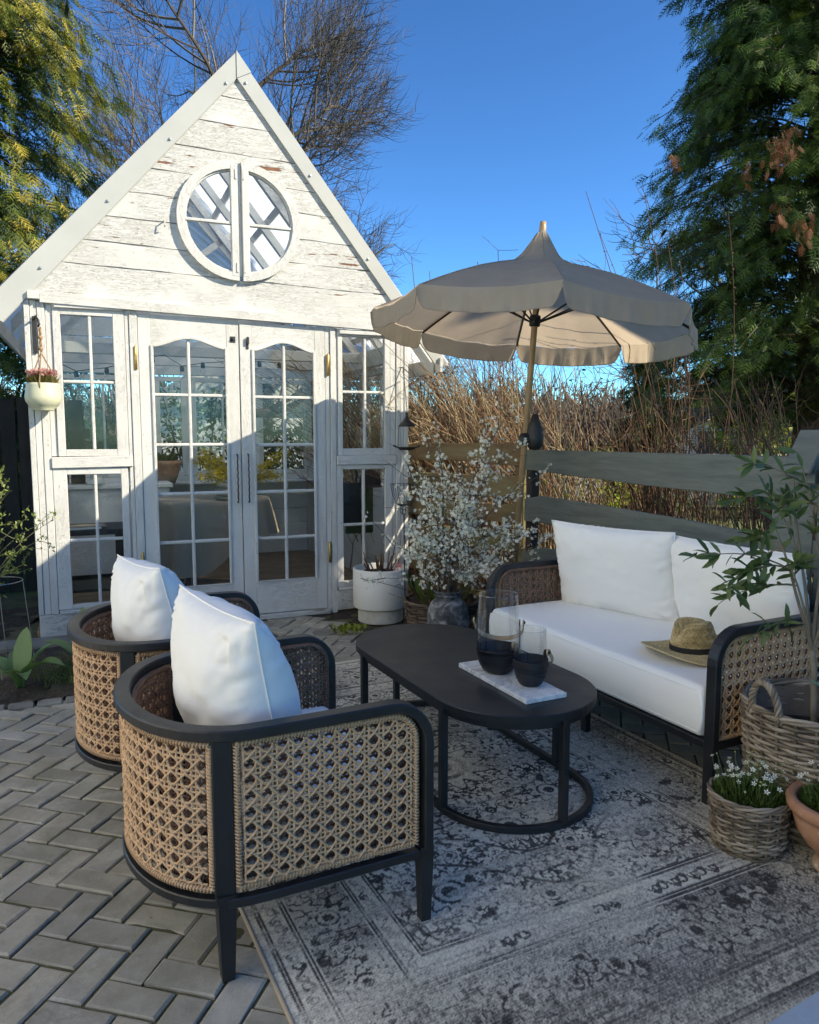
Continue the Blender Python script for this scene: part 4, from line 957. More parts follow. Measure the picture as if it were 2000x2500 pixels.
def make_chair(label):
    T = thing('armchair', label, 'armchair', FL(0, 0), YAW, 'black framed cane armchairs beside the coffee table')
    plan = chair_plan(); rad = 0.115; ff = 0.585
    # top rail: up the front leg, over the rounded corner, round the back, down the other side
    def arc(lat, sgn):
        A_ = [(ff, lat, z) for z in np.linspace(ZB, ZR-rad, 5)] + [(ff-rad+rad*cos(t_), lat, ZR-rad+rad*sin(t_)) for t_ in np.linspace(0, pi/2, 9)[1:]]
        return A_
    a0 = arc(0.0, 1); a1 = arc(WCH, 1)[::-1]
    path = a0 + [(f, l, ZR) for f, l in plan[1:-1]] + a1
    P = np.array(path); Hh = P.copy(); Hh[:, 2] = 0
    bv = []
    for i, p in enumerate(P):
        if i < len(a0): bv.append((0, 1, 0))
        elif i >= len(P)-len(a1): bv.append((0, -1, 0))
        else:
            t_ = Hh[i+1]-Hh[i-1]; t_ = t_/np.linalg.norm(t_); bv.append((t_[1], -t_[0], 0) if False else (-t_[1]*-1, t_[0]*-1, 0))
    bv = np.array(bv, float); bv[len(a0):len(P)-len(a1)] *= 1
    # make the side vectors continuous
    for i in range(1, len(bv)):
        if bv[i] @ bv[i-1] < 0: bv[i] = -bv[i]
    mb = MB(); sweep(mb, P, bv, 0.048, 0.030, c=0.004); mb.build('arm_rail', M['black'], T)
    # bottom rail following the same plan
    full = np.array([(ff, 0.0)] + [tuple(x) for x in plan] + [(ff, WCH)])
    Pb = np.array([(f, l, ZB-0.012) for f, l in full]); Tn = unit(np.gradient(Pb, axis=0)); bb = np.stack([Tn[:, 1], -Tn[:, 0], 0*Tn[:, 0]], -1)
    mb = MB(); sweep(mb, Pb, bb, 0.030, 0.026, c=0.003); mb.build('bottom_rail', M['black'], T)
    for l in (0.13, 0.40, 0.66):
        mb = MB(); cbox(mb, -0.12, ff, l-0.012, l+0.012, ZB-0.025, ZB, 0.003); mb.build('seat_slat', M['black'], T)
    # legs: tapered, below the frame
    def leg(f, l, w=0.044, zt=ZB+0.01, name='leg'):
        mb = MB(); k = 0.62; V = []
        for z, s_ in ((0.0, k), (0.006, k+0.06), (zt, 1.0)):
            for dx, dy in ((-1,-1),(1,-1),(1,1),(-1,1)): V.append([f+dx*w/2*s_, l+dy*w/2*s_, z])
        F = [[a*4+i, a*4+(i+1) % 4, (a+1)*4+(i+1) % 4, (a+1)*4+i] for a in range(2) for i in range(4)] + [[3,2,1,0],[8,9,10,11]]
        mb.add(V, F); return mb.build(name, M['black'], T)
    leg(ff-0.004, 0.004); leg(ff-0.004, WCH-0.004); pi0 = 0.026
    leg(0.0, pi0, 0.050); leg(0.0, WCH-pi0, 0.050)
    for l in (pi0, WCH-pi0):                      # rear posts between rail and leg
        mb = MB(); cbox(mb, -0.027, 0.027, l-0.017, l+0.017, ZB-0.01, ZR-0.006, 0.004, R=rotm(0, 0, radians(-12 if l < .4 else 12))); mb.build('rear_post', M['black'], T)
    # cane panels
    z0, z1 = ZB+0.022, ZR-0.030
    ue = ff-0.034; us = 0.034
    def side_in(u, v):
        c = 0.075; iu = u > ue-c; iv = v > z1-c
        return (u > us+0.003) & (u < ue-0.003) & (v > z0+0.003) & (v < z1-0.003) & ~(iu & iv & (np.hypot(u-(ue-c), v-(z1-c)) > c-0.004))
    # the plan is nearly straight here; bow it like the frame does
    lat = lambda u: np.where(u < 0.10, WCH/2 - WCH/2*np.sqrt(np.clip(1-((0.10-u)/0.30)**2, 0, 1)), 0.0)
    side = cane_panel(side_in, us, ue, z0, z1, lambda u, v, w: np.stack([u, lat(u)-w, v], -1))
    c = 0.075; bo = [(us, z0), (ue, z0), (ue, z1-c)] + [(ue-c+c*cos(t_), z1-c+c*sin(t_)) for t_ in np.linspace(0, pi/2, 7)[1:]] + [(us, z1), (us, z0)]
    wrap_border(side, [(u, float(lat(np.array(u))), v) for u, v in bo], (0.0, -1.0, 0.0))
    me = side.mesh('cane_panel', True)
    obj('cane_panel', me, M['rattan'], T)
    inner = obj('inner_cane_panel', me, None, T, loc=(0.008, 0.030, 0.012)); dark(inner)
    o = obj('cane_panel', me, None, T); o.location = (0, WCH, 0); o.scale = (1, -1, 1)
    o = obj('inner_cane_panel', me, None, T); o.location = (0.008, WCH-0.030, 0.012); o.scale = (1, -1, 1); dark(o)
    # curved back panel
    i0 = [i for i, p in enumerate(plan) if p[0] < -0.018]; arcp = plan[i0[0]:i0[-1]+1]
    sl = np.concatenate([[0], np.cumsum(np.linalg.norm(np.diff(arcp, axis=0), axis=1))]); Lb = sl[-1]
    def bp(u, v, w):
        x = np.interp(u, sl, arcp[:, 0]); y = np.interp(u, sl, arcp[:, 1]); e = 0.01
        dx = np.interp(u+e, sl, arcp[:, 0])-np.interp(u-e, sl, arcp[:, 0]); dy = np.interp(u+e, sl, arcp[:, 1])-np.interp(u-e, sl, arcp[:, 1]); n_ = np.hypot(dx, dy)+1e-9
        return np.stack([x - dy/n_*w, y + dx/n_*w, v], -1)
    back = cane_panel(lambda u, v: (u > 0.003) & (u < Lb-0.003) & (v > z0+0.003) & (v < z1-0.003), 0, Lb, z0, z1, bp)
    ub = np.linspace(0, Lb, 40); nn = bp(ub, ub*0, np.ones(40)) - bp(ub, ub*0, np.zeros(40))
    for z in (z0, z1): wrap_border(back, bp(ub, np.full(40, z), np.zeros(40)), nn)
    for u in (0.0, Lb): wrap_border(back, bp(np.full(6, u), np.linspace(z0, z1, 6), np.zeros(6)), nn[0 if u == 0 else -1])
    mb_ = back.mesh('cane_back_panel', True)
    # outward side: mirror the offset if the bow turns inwards
    obj('cane_back_panel', mb_, M['rattan'], T)
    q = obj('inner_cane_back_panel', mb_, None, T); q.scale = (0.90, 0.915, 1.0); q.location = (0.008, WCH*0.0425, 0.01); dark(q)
    mb = MB(); P_ = np.array([(f+0.012 if f < .1 else f, l + (0.010 if l < WCH/2 else -0.010), 0) for f, l in full])
    seat_cushion(T, 0.045, ff-0.03, 0.045, WCH-0.045, 0.26, 0.435, seed=4)
    return T
# rear right foot of the near chair stands here
NC = np.array([-0.486, 1.886, 0.0]) - LV*0.026
ch1 = make_chair('nearest cane armchair with rounded back, front leg standing on the grey rug')
ch1.location = tuple(NC)
pillow(ch1, 0.63, 0.52, 0.32, (0.115, 0.405, 0.688), radians(-11), radians(90+8), ear=0.07, wrinkle=0.016, seed=2, asym=-0.12, squash=2.0)
pillow2 = None
c2 = NC + FV*(-0.125) + LV*0.955
ch2 = None
ch2 = copy_tree(ch1, label='farther cane armchair nearer the shed doors, partly hidden behind the nearest armchair', loc=tuple(c2), rotz=YAW-radians(6.0))
for k_ in kids(ch2):
    if k_.name.startswith('back_cushion'): k_.location = (0.110, 0.40, 0.680); k_.rotation_euler = (radians(-14), radians(3), radians(90+14))

# ------------------------------------------------------------------ sofa
SO = np.array([1.170, 2.830, 0.0]); SWd, SDp = 1.60, 0.80
sofa = thing('outdoor_sofa', 'two seat outdoor sofa with black frame, cane sides and thick white cushions', 'sofa', tuple(SO - FV*0.022), YAW)
def arm_path(lat):
    rad = 0.125
    return [(0.022, lat, z) for z in np.linspace(0.0, ZR+0.008-rad, 6)] + [(0.022+rad-rad*cos(t_), lat, ZR+0.008-rad+rad*sin(t_)) for t_ in np.linspace(0, pi/2, 9)[1:]] + [(f, lat, ZR+0.008) for f in np.linspace(0.2, SDp-0.12, 6)]
la, lb = 0.0, SWd-0.02
P = arm_path(la); cr = 0.11
P += [(SDp-0.11+cr*sin(t_), la+cr-cr*cos(t_), ZR+0.008) for t_ in np.linspace(0, pi/2, 7)[1:]]
P += [(SDp, l, ZR+0.008) for l in np.linspace(la+cr+0.1, lb-cr-0.1, 8)]
P += [(SDp-0.11+cr*cos(t_), lb-cr+cr*sin(t_), ZR+0.008) for t_ in np.linspace(0, pi/2, 7)]
P += arm_path(lb)[::-1]
P = np.array(P); H2 = P.copy(); H2[:, 2] = 0; bv = []
na = len(arm_path(la))
for i in range(len(P)):
    if i < na-1: bv.append((0, 1, 0))
    elif i > len(P)-na: bv.append((0, -1, 0))
    else:
        t_ = H2[min(i+1, len(P)-1)]-H2[i-1]; t_ = t_/np.linalg.norm(t_); bv.append((-t_[1], t_[0], 0))
bv = np.array(bv, float)
for i in range(1, len(bv)):
    if bv[i] @ bv[i-1] < 0: bv[i] = -bv[i]
mb = MB(); sweep(mb, P, bv, 0.048, 0.034, c=0.004); mb.build('arm_rail', M['black'], sofa)
for (f, l) in ((SDp-0.02, 0.03), (SDp-0.02, lb-0.03)):
    mb = MB(); cbox(mb, f-0.02, f+0.02, l-0.02, l+0.02, 0, ZR, 0.004); mb.build('leg', M['black'], sofa)
for (a, b, c, d) in ((0.03, SDp-0.02, la-0.014, la+0.014), (0.03, SDp-0.02, lb-0.014, lb+0.014), (0.01, 0.045, la+0.02, lb-0.02), (SDp-0.03, SDp, la+0.02, lb-0.02)):
    mb = MB(); cbox(mb, a, b, c, d, 0.222, 0.256, 0.004); mb.build('seat_rail', M['black'], sofa)
for l in (0.4, 0.8, 1.2):
    mb = MB(); cbox(mb, 0.045, SDp-0.03, l-0.015, l+0.015, 0.232, 0.25, 0.003); mb.build('seat_slat', M['black'], sofa)
for l in (0.79,):
    mb = MB(); cbox(mb, 0.05, 0.085, l-0.018, l+0.018, 0.0, 0.232, 0.004); mb.build('leg', M['black'], sofa)
us, ue = 0.055, SDp-0.03; z0, z1 = ZB+0.028, ZR-0.026; c = 0.085
def sin_(u, v):
    return (u > us+0.003) & (u < ue-0.003) & (v > z0+0.003) & (v < z1-0.003) & ~((u < us+c) & (v > z1-c) & (np.hypot(u-(us+c), v-(z1-c)) > c-0.004))
side = cane_panel(sin_, us, ue, z0, z1, lambda u, v, w: np.stack([u, -w, v], -1), p=0.0440)
bo = [(us, z0), (ue, z0), (ue, z1), (us+c, z1)] + [(us+c-c*sin(t_), z1-c+c*cos(t_)) for t_ in np.linspace(0, pi/2, 7)[1:]] + [(us, z0)]
wrap_border(side, [(u, 0, v) for u, v in bo], (0, -1.0, 0)); me = side.mesh('cane_panel', True)
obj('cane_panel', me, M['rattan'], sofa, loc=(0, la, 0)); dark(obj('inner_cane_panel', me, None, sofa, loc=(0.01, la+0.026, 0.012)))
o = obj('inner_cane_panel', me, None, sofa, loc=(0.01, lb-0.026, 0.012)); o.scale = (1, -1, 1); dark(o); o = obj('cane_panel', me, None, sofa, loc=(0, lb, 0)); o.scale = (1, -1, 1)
for k in range(14):
    mb = MB(); cbox(mb, SDp-0.012, SDp+0.004, 0.10+k*0.105, 0.13+k*0.105, 0.25, ZR, 0.002); mb.build('back_slat', M['black'], sofa)
seat_cushion(sofa, 0.0, SDp-0.05, 0.032, lb-0.032, 0.262, 0.468, r=0.03, seed=9, crown=0.010)
pillow(sofa, 0.76, 0.515, 0.20, (0.545, 1.155, 0.700), radians(-13), radians(90+16), ear=0.05, wrinkle=0.010, seed=21, squash=2.6)
pillow(sofa, 0.78, 0.505, 0.21, (0.690, 0.475, 0.690), radians(-14), radians(90+1), ear=0.05, wrinkle=0.010, seed=31, squash=2.6)

# ------------------------------------------------------------------ coffee table
TC = (1.668, 2.80); TL, TW, TZ = 1.40, 0.665, 0.452
table = thing('coffee_table', 'long black metal coffee table with half round ends and a looped floor ring', 'table', FL(*TC), YAW)
def stadium(L, Wd, n=20):
    r = Wd/2; h = L/2 - r
    return [(r*cos(t_), h + r*sin(t_)) for t_ in np.linspace(0, pi, n)] + [(r*cos(t_), -h + r*sin(t_)) for t_ in np.linspace(pi, 2*pi, n)]
st = stadium(TL, TW, 28); n = len(st)
mb = MB(); V = []; prof = ((TZ-0.030, 0.0), (TZ-0.003, 0.0), (TZ, -0.003))
for z, d in prof:
    for x, y in stadium(TL+2*d, TW+2*d, 28): V.append([x, y, z])
F = [[k*n+i, k*n+(i+1) % n, (k+1)*n+(i+1) % n, (k+1)*n+i] for k in range(2) for i in range(n)]
mb.add(V, F); mb.f.append(np.array([list(range(2*n, 3*n))])); mb.f.append(np.array([list(range(n-1, -1, -1))])); mb.build('table_top', M['black'], table)
def ring(L, Wd, z, w, th, name):
    s = stadium(L, Wd, 24); P = np.array([(x, y, z) for x, y in s]); Tn = unit(np.roll(P, -1, 0)-np.roll(P, 1, 0)); b = np.stack([Tn[:, 1], -Tn[:, 0], 0*Tn[:, 0]], -1)
    mb = MB(); sweep(mb, P, b, w, th, closed=True, c=0.002); mb.build(name, M['black'], table)
ring(TL-0.03, TW-0.03, 0.0245, 0.026, 0.026, 'floor_ring'); ring(TL-0.05, TW-0.05, TZ-0.043, 0.020, 0.026, 'top_ring')
hh = TL/2-TW/2; rl = TW/2-0.015
for (x, y) in ((-rl, -hh-0.02), (0.02, -hh-rl), (rl, -hh+0.11), (rl, hh), (-0.0, hh+rl), (-rl, hh)):
    mb = MB(); cbox(mb, x-0.0145, x+0.0145, y-0.0145, y+0.0145, 0.030, TZ-0.03, 0.002); mb.build('leg', M['black'], table)
    mb = MB(); cbox(mb, x-0.0145, x+0.0145, y-0.0145, y+0.0145, 0.0085, 0.014, 0.001); 
# ================================================================== parasol
def mat_canopy():
    t = NT('taupe_parasol_fabric'); v = t.coords()
    c = t.ramp(t.noise(v, 6, 4), [(0.3, (0.52, 0.455, 0.38)), (0.7, (0.58, 0.515, 0.435))])
    b = t.bump(t.math('ADD', t.noise(v, 7, 4, 0.6, 1.0), t.math('MULTIPLY', t.noise(v, 500, 1), 0.05)), 0.55, 0.02)
    p = t.new('ShaderNodeBsdfPrincipled', {'Base Color': c, 'Roughness': 0.8, 'Specular IOR Level': 0.25, 'Normal': b})
    tr = t.new('ShaderNodeBsdfTranslucent', {'Color': t.mix(1.0, c, (1.0, 0.92, 0.82), 'MULTIPLY')})
    mx = t.new('ShaderNodeMixShader', {0: 0.55, 1: p.outputs[0], 2: tr.outputs[0]}); t.l.new(mx.outputs[0], t.out.inputs['Surface']); return t.m
M['canopy'] = mat_canopy()
M['pole'] = mat_simple('varnished_wood_pole', (0.40, 0.255, 0.13), 0.4, 0.15, 12, 0.1)
UC = np.array([0.82, 5.05, 2.19]); UN = unit(np.array([0.075, 0.037, 1.0])); UR = 1.05
um = thing('parasol', 'taupe eight sided garden parasol with pointed peak on a leaning wooden pole', 'parasol', tuple(UC))
um.rotation_mode = 'QUATERNION'; um.rotation_quaternion = Vector((0, 0, 1)).rotation_difference(Vector(UN))
prof_r = np.array([0.0, 0.035, 0.07, 0.12, 0.18, 0.26, 0.38, 0.55, 0.75, 0.92, 1.05]); prof_z = np.array([0.590, 0.545, 0.485, 0.410, 0.355, 0.318, 0.282, 0.224, 0.142, 0.064, 0.0])
ph0 = -1.601
for k in range(8):
    a0 = ph0 - k*pi/4; a1 = a0 - pi/4; am = (a0+a1)/2
    nn = 15; A_ = np.linspace(a0, a1, nn); V = []; rows = len(prof_r)
    for r, z in zip(prof_r, prof_z):
        for i, a in enumerate(A_):
            w = (i/(nn-1))*2-1; rr = r*cos(pi/8)/cos(a-am); rr = r*(1-min(1, r/0.3)) + rr*min(1, r/0.3)
            sag = 0.030*(1-w*w)*(r/UR)**1.5 + 0.004*sin(w*9+k)*(r/UR)**3
            V.append([rr*cos(a), rr*sin(a), z - sag + 0.006*(RS.rand()-.5)*(r > .3)*(abs(w) < .95)])
    I = np.arange(rows*nn).reshape(rows, nn); F = np.stack([I[:-1, :-1], I[:-1, 1:], I[1:, 1:], I[1:, :-1]], -1).reshape(-1, 4)
    mb = MB(); mb.add(V, F); mb.build('canopy_panel', M['canopy'], um, smooth=True)
    # hanging flap with rounded ends
    m = 40; w = np.linspace(-1, 1, m); V = []
    depth = 0.135*(1 - 0.75*np.clip((np.abs(w)-0.86)/0.14, 0, 1)**2.2)
    R_ = 5
    for q in np.linspace(0, 1, R_):
        for i in range(m):
            a = am + (a0-am)*-w[i]*-1; rr = UR*cos(pi/8)/cos(a-am); sag = 0.030*(1-w[i]**2)
            outw = 0.006 + 0.007*q*sin(w[i]*11+k*2) + 0.005*q*sin(w[i]*31+k) + 0.012*q
            V.append([(rr+outw)*cos(a), (rr+outw)*sin(a), 0.004 - sag - depth[i]*q])
    I = np.arange(R_*m).reshape(R_, m); F = np.stack([I[:-1, :-1], I[:-1, 1:], I[1:, 1:], I[1:, :-1]], -1).reshape(-1, 4)
    mb = MB(); mb.add(V, F); mb.build('valance', M['canopy'], um, smooth=True)
    hem = [V[(R_-1)*m + i] for i in range(m)]
    mb = MB(); tube(mb, hem, 0.0028, 5); mb.build('hem', M['canopy'], um, smooth=True)
    mb = MB(); tube(mb, [(r*cos(a0), r*sin(a0), z+0.002) for r, z in zip(prof_r[1:], prof_z[1:])], 0.0030, 5); mb.build('seam', M['canopy'], um, smooth=True)
    c_, s_ = cos(a0), sin(a0)
    mb = MB(); tube(mb, [(r*c_, r*s_, z-0.014) for r, z in zip(prof_r[4:], prof_z[4:])], 0.0075, 6); mb.build('rib', M['black'], um)
    mb = MB(); tube(mb, [(0.03*c_, 0.03*s_, -0.02), (0.50*c_, 0.50*s_, 0.195)], 0.006, 6); mb.build('strut', M['black'], um)
mb = MB(); lathe(mb, [(0.022, 0.55), (0.024, 0.590), (0.021, 0.597), (0.020, 0.622), (0.0, 0.625)], 16); mb.build('finial', M['pole'], um, smooth=True)
mb = MB(); lathe(mb, [(0.0205, -2.20), (0.0205, 0.55)], 18, cap0=True); mb.build('pole', M['pole'], um, smooth=True)
mb = MB(); lathe(mb, [(0.022, -0.05), (0.035, -0.045), (0.038, -0.01), (0.035, 0.02), (0.022, 0.025)], 16); lathe(mb, [(0.022, 0.24), (0.04, 0.245), (0.04, 0.29), (0.022, 0.30)], 16); mb.build('hub', M['black'], um, smooth=True)
ub = UC - UN*2.19
o = thing('ground_stand', 'round dark parasol stand on the ground behind the sofa arm', 'stand', (ub[0], ub[1], 0))
mb = MB(); lathe(mb, [(0.0, 0.0), (0.20, 0.0), (0.205, 0.02), (0.19, 0.045), (0.05, 0.06), (0.0, 0.06)], 30); mb.build('plate', M['iron'], o, smooth=True)
mb = MB(); lathe(mb, [(0.028, 0.06), (0.028, 0.28), (0.024, 0.285)], 16); mb.build('socket', M['iron'], o, smooth=True)
# black fitting clamped to the pole
fp = UC - UN*0.755
o = thing('clamp_fitting', 'black rounded fitting clamped to the parasol pole just above the fence top', 'lamp', tuple(fp + np.array([0.0, -0.02, 0])))
mb = MB(); pr = [(0.0, -0.10), (0.035, -0.095), (0.055, -0.06), (0.058, -0.02), (0.045, 0.05), (0.02, 0.13), (0.0, 0.14)]
lathe(mb, pr, 18, c=(0.06, 0.0, 0.0)); mb.build('shade', M['iron'], o, smooth=True)
mb = MB(); lathe(mb, [(0.0, 0), (0.04, 0.0), (0.043, 0.012), (0.03, 0.03), (0.0, 0.032)], 18); me = mb.mesh('clamp_disc', True); me.transform(Matrix.Rotation(radians(70), 4, 'X')); obj('clamp_disc', me, M['iron'], o, loc=(-0.01, -0.01, -0.03))

# ================================================================== on the coffee table
def mat_marble():
    t = NT('white_marble'); v = t.coords(scale=(1, 1, 1))
    n = t.noise(v, 9, 8, 0.62, 1.6); ve = t.ramp(t.math('ABSOLUTE', t.math('SUBTRACT', n, 0.5)), [(0.0, 1.0), (0.03, 0.25), (0.09, 0.0)])
    c = t.mix(t.math('MULTIPLY', ve, t.ramp(t.noise(v, 4, 3), [(0.35, 0.2), (0.65, 1.0)])), t.mix(t.noise(v, 3, 3), (0.82, 0.82, 0.80), (0.66, 0.67, 0.67)), (0.26, 0.27, 0.29))
    return t.principled(c, 0.12, None, Specular_IOR_Level=0.5)
M['marble'] = mat_marble()
M['lantern'] = mat_simple('matt_black_ceramic', (0.012, 0.012, 0.016), 0.5, 0.1, 20, 0.03)
M['oak'] = mat_simple('pale_oak_strap', (0.50, 0.34, 0.19), 0.45, 0.12, 20, 0.1)
tz = TZ
mb = MB(); cbox(mb, 0, 0.185, 0, 0.505, 0, 0.018, 0.0015); o = mb.build('marble_tray', M['marble'], loc=FL(1.597, 2.228, tz+0.0005), rotz=YAW+radians(-0.8))
tag(o, 'rectangular white marble slab lying across the near end of the black table', 'tray')
def lantern(label, c, Rm, H, hb, yaw, name='glass_lantern'):
    T = thing(name, label, 'lantern', (c[0], c[1], tz+0.019), yaw, 'black based glass lanterns on the marble slab')
    # black bowl with two raised ears (at +-x)
    nz_, na = 16, 72; prof = [(0.0, 0.0), (Rm*0.52, 0.0), (Rm*0.70, 0.012), (Rm*0.86, 0.038), (Rm*0.97, 0.075), (Rm, 0.105)]
    a = np.arange(na)*2*pi/na; earw = 0.30
    dd = np.minimum(np.abs((a+pi) % (2*pi) - pi), np.abs((a) % (2*pi) - pi)); ear = np.clip((0.36-dd)/0.22, 0, 1); ear = ear*ear*(3-2*ear)
    dome = np.where(dd < 0.20, np.sqrt(np.clip(1-(dd/0.20)**2, 0, 1)), 0)
    eh = H*0.69 - hb
    ztop = hb + ear**1.6*eh*0.90 + dome*eh*0.10
    mb = MB(); rows = []
    for r, z in prof: rows.append(np.stack([r*np.cos(a), r*np.sin(a), np.full(na, z)], -1))
    for q in np.linspace(0, 1, 9)[1:]:
        z = 0.105 + (ztop-0.105)*q; rr = Rm*(1-0.05*np.clip((z-0.105)/(H-0.105), 0, 1)**1.5); rows.append(np.stack([rr*np.cos(a), rr*np.sin(a), z], -1))
    th = 0.004
    for q in np.linspace(1, 0, 9):
        z = 0.105 + (ztop-0.105)*q; rr = Rm*(1-0.05*np.clip((z-0.105)/(H-0.105), 0, 1)**1.5) - th; rows.append(np.stack([rr*np.cos(a), rr*np.sin(a), z], -1))
    zi = hb - 0.018; rows.append(np.stack([(Rm-th)*np.cos(a), (Rm-th)*np.sin(a), np.full(na, zi)], -1)) if False else None
    rows.append(np.stack([(Rm*0.9)*np.cos(a), (Rm*0.9)*np.sin(a), np.full(na, 0.05)], -1)); rows.append(np.stack([0.001*np.cos(a), 0.001*np.sin(a), np.full(na, 0.045)], -1))
    V = np.concatenate(rows); I = np.arange(len(V)).reshape(-1, na); F = np.stack([I[:-1], np.roll(I[:-1], -1, 1), np.roll(I[1:], -1, 1), I[1:]], -1).reshape(-1, 4)
    mb.add(V, F); mb.build('bowl', M['lantern'], T, smooth=True)
    mb = MB(); lathe(mb, [(0.0, hb-0.03), (Rm-0.0075, hb-0.03), (Rm-0.0075, hb-0.033)], 48); mb.build('inner_plate', M['lantern'], T)
    mb = MB(); zz = np.linspace(hb-0.028, H, 14); pr = [((Rm-0.0062)*(1-0.065*((z-hb)/(H-hb))**2.0 if z > hb else 1), z) for z in zz]
    lathe(mb, pr, 64); rr_e = pr[-1][0]; tube(mb, [(rr_e*cos(q_), rr_e*sin(q_), H) for q_ in np.linspace(0, 2*pi, 65)[:-1]], 0.0016, 5, closed=True); mb.build('glass_shade', M['clear'], T, smooth=True)
    # leather / oak strap hanging down outside
    ze = hb + eh*0.90; m = 24; drop = 0.075 if Rm > .08 else 0.055
    P = []; rs = Rm + 0.010
    el = radians(44)
    for t_ in np.linspace(0, pi, m):
        x = rs*cos(t_)*(1+0.04*sin(t_)); d = rs*1.42*sin(t_)**0.72; P.append((x, d*cos(el), ze - d*sin(el)))
    P = np.array(P); Tn = unit(np.gradient(P, axis=0)); hang = np.array([0, cos(el), -sin(el)])
    b = np.cross(Tn, np.tile(hang, (m, 1))); b[:, 0] += 0; bn = unit(np.cross(np.tile([1.0, 0, 0], (m, 1)), np.tile(hang, (m, 1))))
    mb = MB(); sweep(mb, P, bn, 0.020 if Rm > .08 else 0.017, 0.004, c=0.001); mb.build('carrying_strap', M['oak'], T, smooth=False)
    for sg in (-1, 1):
        mb = MB(); lathe(mb, [(0.0, 0.006), (0.0065, 0.005), (0.007, 0.0), (0.0, 0.0)][::-1], 12); me = mb.mesh('rivet', True); me.transform(Matrix.Rotation(sg*pi/2, 4, 'Y')); obj('rivet', me, M['iron'], T, loc=(sg*(rs+0.003), 0, ze-0.001))
        mb = MB(); lathe(mb, [(0.0, -0.0025), (0.0125, -0.0025), (0.0125, 0.0025), (0.0, 0.0025)], 16); me = mb.mesh('strap_end', True); me.transform(Matrix.Rotation(sg*pi/2, 4, 'Y')); obj('strap_end', me, M['oak'], T, loc=(sg*(rs), 0, ze-0.001))
    return T
lantern('taller glass lantern with black base and pale strap, farther along the marble slab', FL(1.690, 2.560)[:2], 0.091, 0.325, 0.098, radians(-12))
lantern('smaller glass lantern with black base near the front corner of the marble slab', FL(1.713, 2.365)[:2], 0.069, 0.222, 0.078, radians(-42))

# ================================================================== straw hat on the sofa
def mat_straw():
    t = NT('plaited_straw'); v = t.coords(); n = t.noise(v, 60, 4, 0.7)
    a = t.attr(); c = t.ramp(t.math('ADD', t.math('MULTIPLY', n, 0.6), t.math('MULTIPLY', a, 0.5)), [(0.25, (0.20, 0.14, 0.055)), (0.5, (0.50, 0.37, 0.175)), (0.8, (0.70, 0.56, 0.30))])
    return t.principled(c, 0.6, t.bump(n, 0.4, 0.002), Specular_IOR_Level=0.3)
M['straw'] = mat_straw()
hc = (1.262, 3.285, 0.486)
hat = thing('straw_hat', 'wide brimmed plaited straw hat with pinched crown and black band on the sofa seat', 'hat', hc, radians(18))
def hat_pt(s, a):
    """s 0..1 brim edge->band, 1..2 crown wall, 2..3 crown top"""
    ax, ay = 0.104, 0.088
    if s <= 1:
        r = 1 - s; e = np.array([ax + r*0.128, ay + r*0.115]); lift = 0.030*r**1.5*abs(cos(a))**2 *1.0 - 0.004*r + 0.010*r*cos(2*a)
        return np.array([e[0]*cos(a), e[1]*sin(a), 0.006 + lift])
    if s <= 2:
        q = s-1; k = 1-0.20*q**1.6; return np.array([ax*k*cos(a), ay*k*sin(a), 0.006 + 0.128*q])
    q = s-2; k = 0.80*(1-q); z = 0.134 + 0.014*(1-(1-q)**2)
    return np.array([ax*k*cos(a), ay*k*sin(a), z])
def hat_def(p):
    x, y, z = p
    if z > 0.05:
        f = min(1, (z-0.05)/0.075); crease = math.exp(-(y/0.030)**2); z -= 0.040*f*crease*(1-0.35*(x/0.09)); y *= 1-0.16*f*max(0, x/0.09)
        pin = math.exp(-((x-0.055)/0.030)**2)*math.exp(-((abs(y)-0.052)/0.030)**2); y -= 0.020*f*pin*(1 if y > 0 else -1)
    return [x, y, z]
mb = MB(); na = 90; ss = np.concatenate([np.linspace(0, 1, 15), np.linspace(1, 2, 14)[1:], np.linspace(2, 3, 9)[1:]])
rows = [[hat_def(hat_pt(s, a)) for a in np.arange(na)*2*pi/na] for s in ss]; V = np.array(rows).reshape(-1, 3)
I = np.arange(len(V)).reshape(len(ss), na); mb.add(V, np.stack([I[:-1], np.roll(I[:-1], -1, 1), np.roll(I[1:], -1, 1), I[1:]], -1).reshape(-1, 4), 0.25)
mb.build('hat_body', M['straw'], hat, smooth=True)
# plait: short overlapping straws lying zig-zag row by row
mb = MB(); P = []; rws = list(np.arange(0.04, 0.97, 0.083)) + list(np.arange(1.10, 2.0, 0.115)) + list(np.arange(2.08, 2.85, 0.16))
for ri, s in enumerate(rws):
    h = (0.083 if s < 1 else 0.115 if s < 2 else .16); circ = 2*pi*np.linalg.norm(hat_pt(s, 0)[:2]); cnt = max(12, int(circ/0.0068))
    for i in range(cnt):
        a = 2*pi*(i+0.3*RS.rand())/cnt; da = (0.016/np.linalg.norm(hat_pt(s, 0)[:2]))*(1 if ri % 2 else -1); pts = []
        for q in (-0.48, 0, 0.48):
            p = np.array(hat_def(hat_pt(min(2.98, max(0.0, s+q*h)), a+q*da))); up = np.array([0, 0, 1.0]) if (s < 1 or s > 2) else np.array([cos(a), sin(a), 0.15])
            pts.append(p + up*(0.0016 + 0.0012*(1-abs(q)*2)))
        P.append(pts)
tubes(mb, np.array(P), 0.0021, 4, RS.rand(len(P))*0.75+0.2); o = mb.build('straw_plait', M['straw'], hat, smooth=True); o['kind'] = 'stuff'
mb = MB(); tube(mb, [hat_def(hat_pt(0.0, a)) for a in np.linspace(0, 2*pi, 91)[:-1]], 0.0032, 6, closed=True, tint=0.7); mb.build('brim_edge', M['straw'], hat, smooth=True)
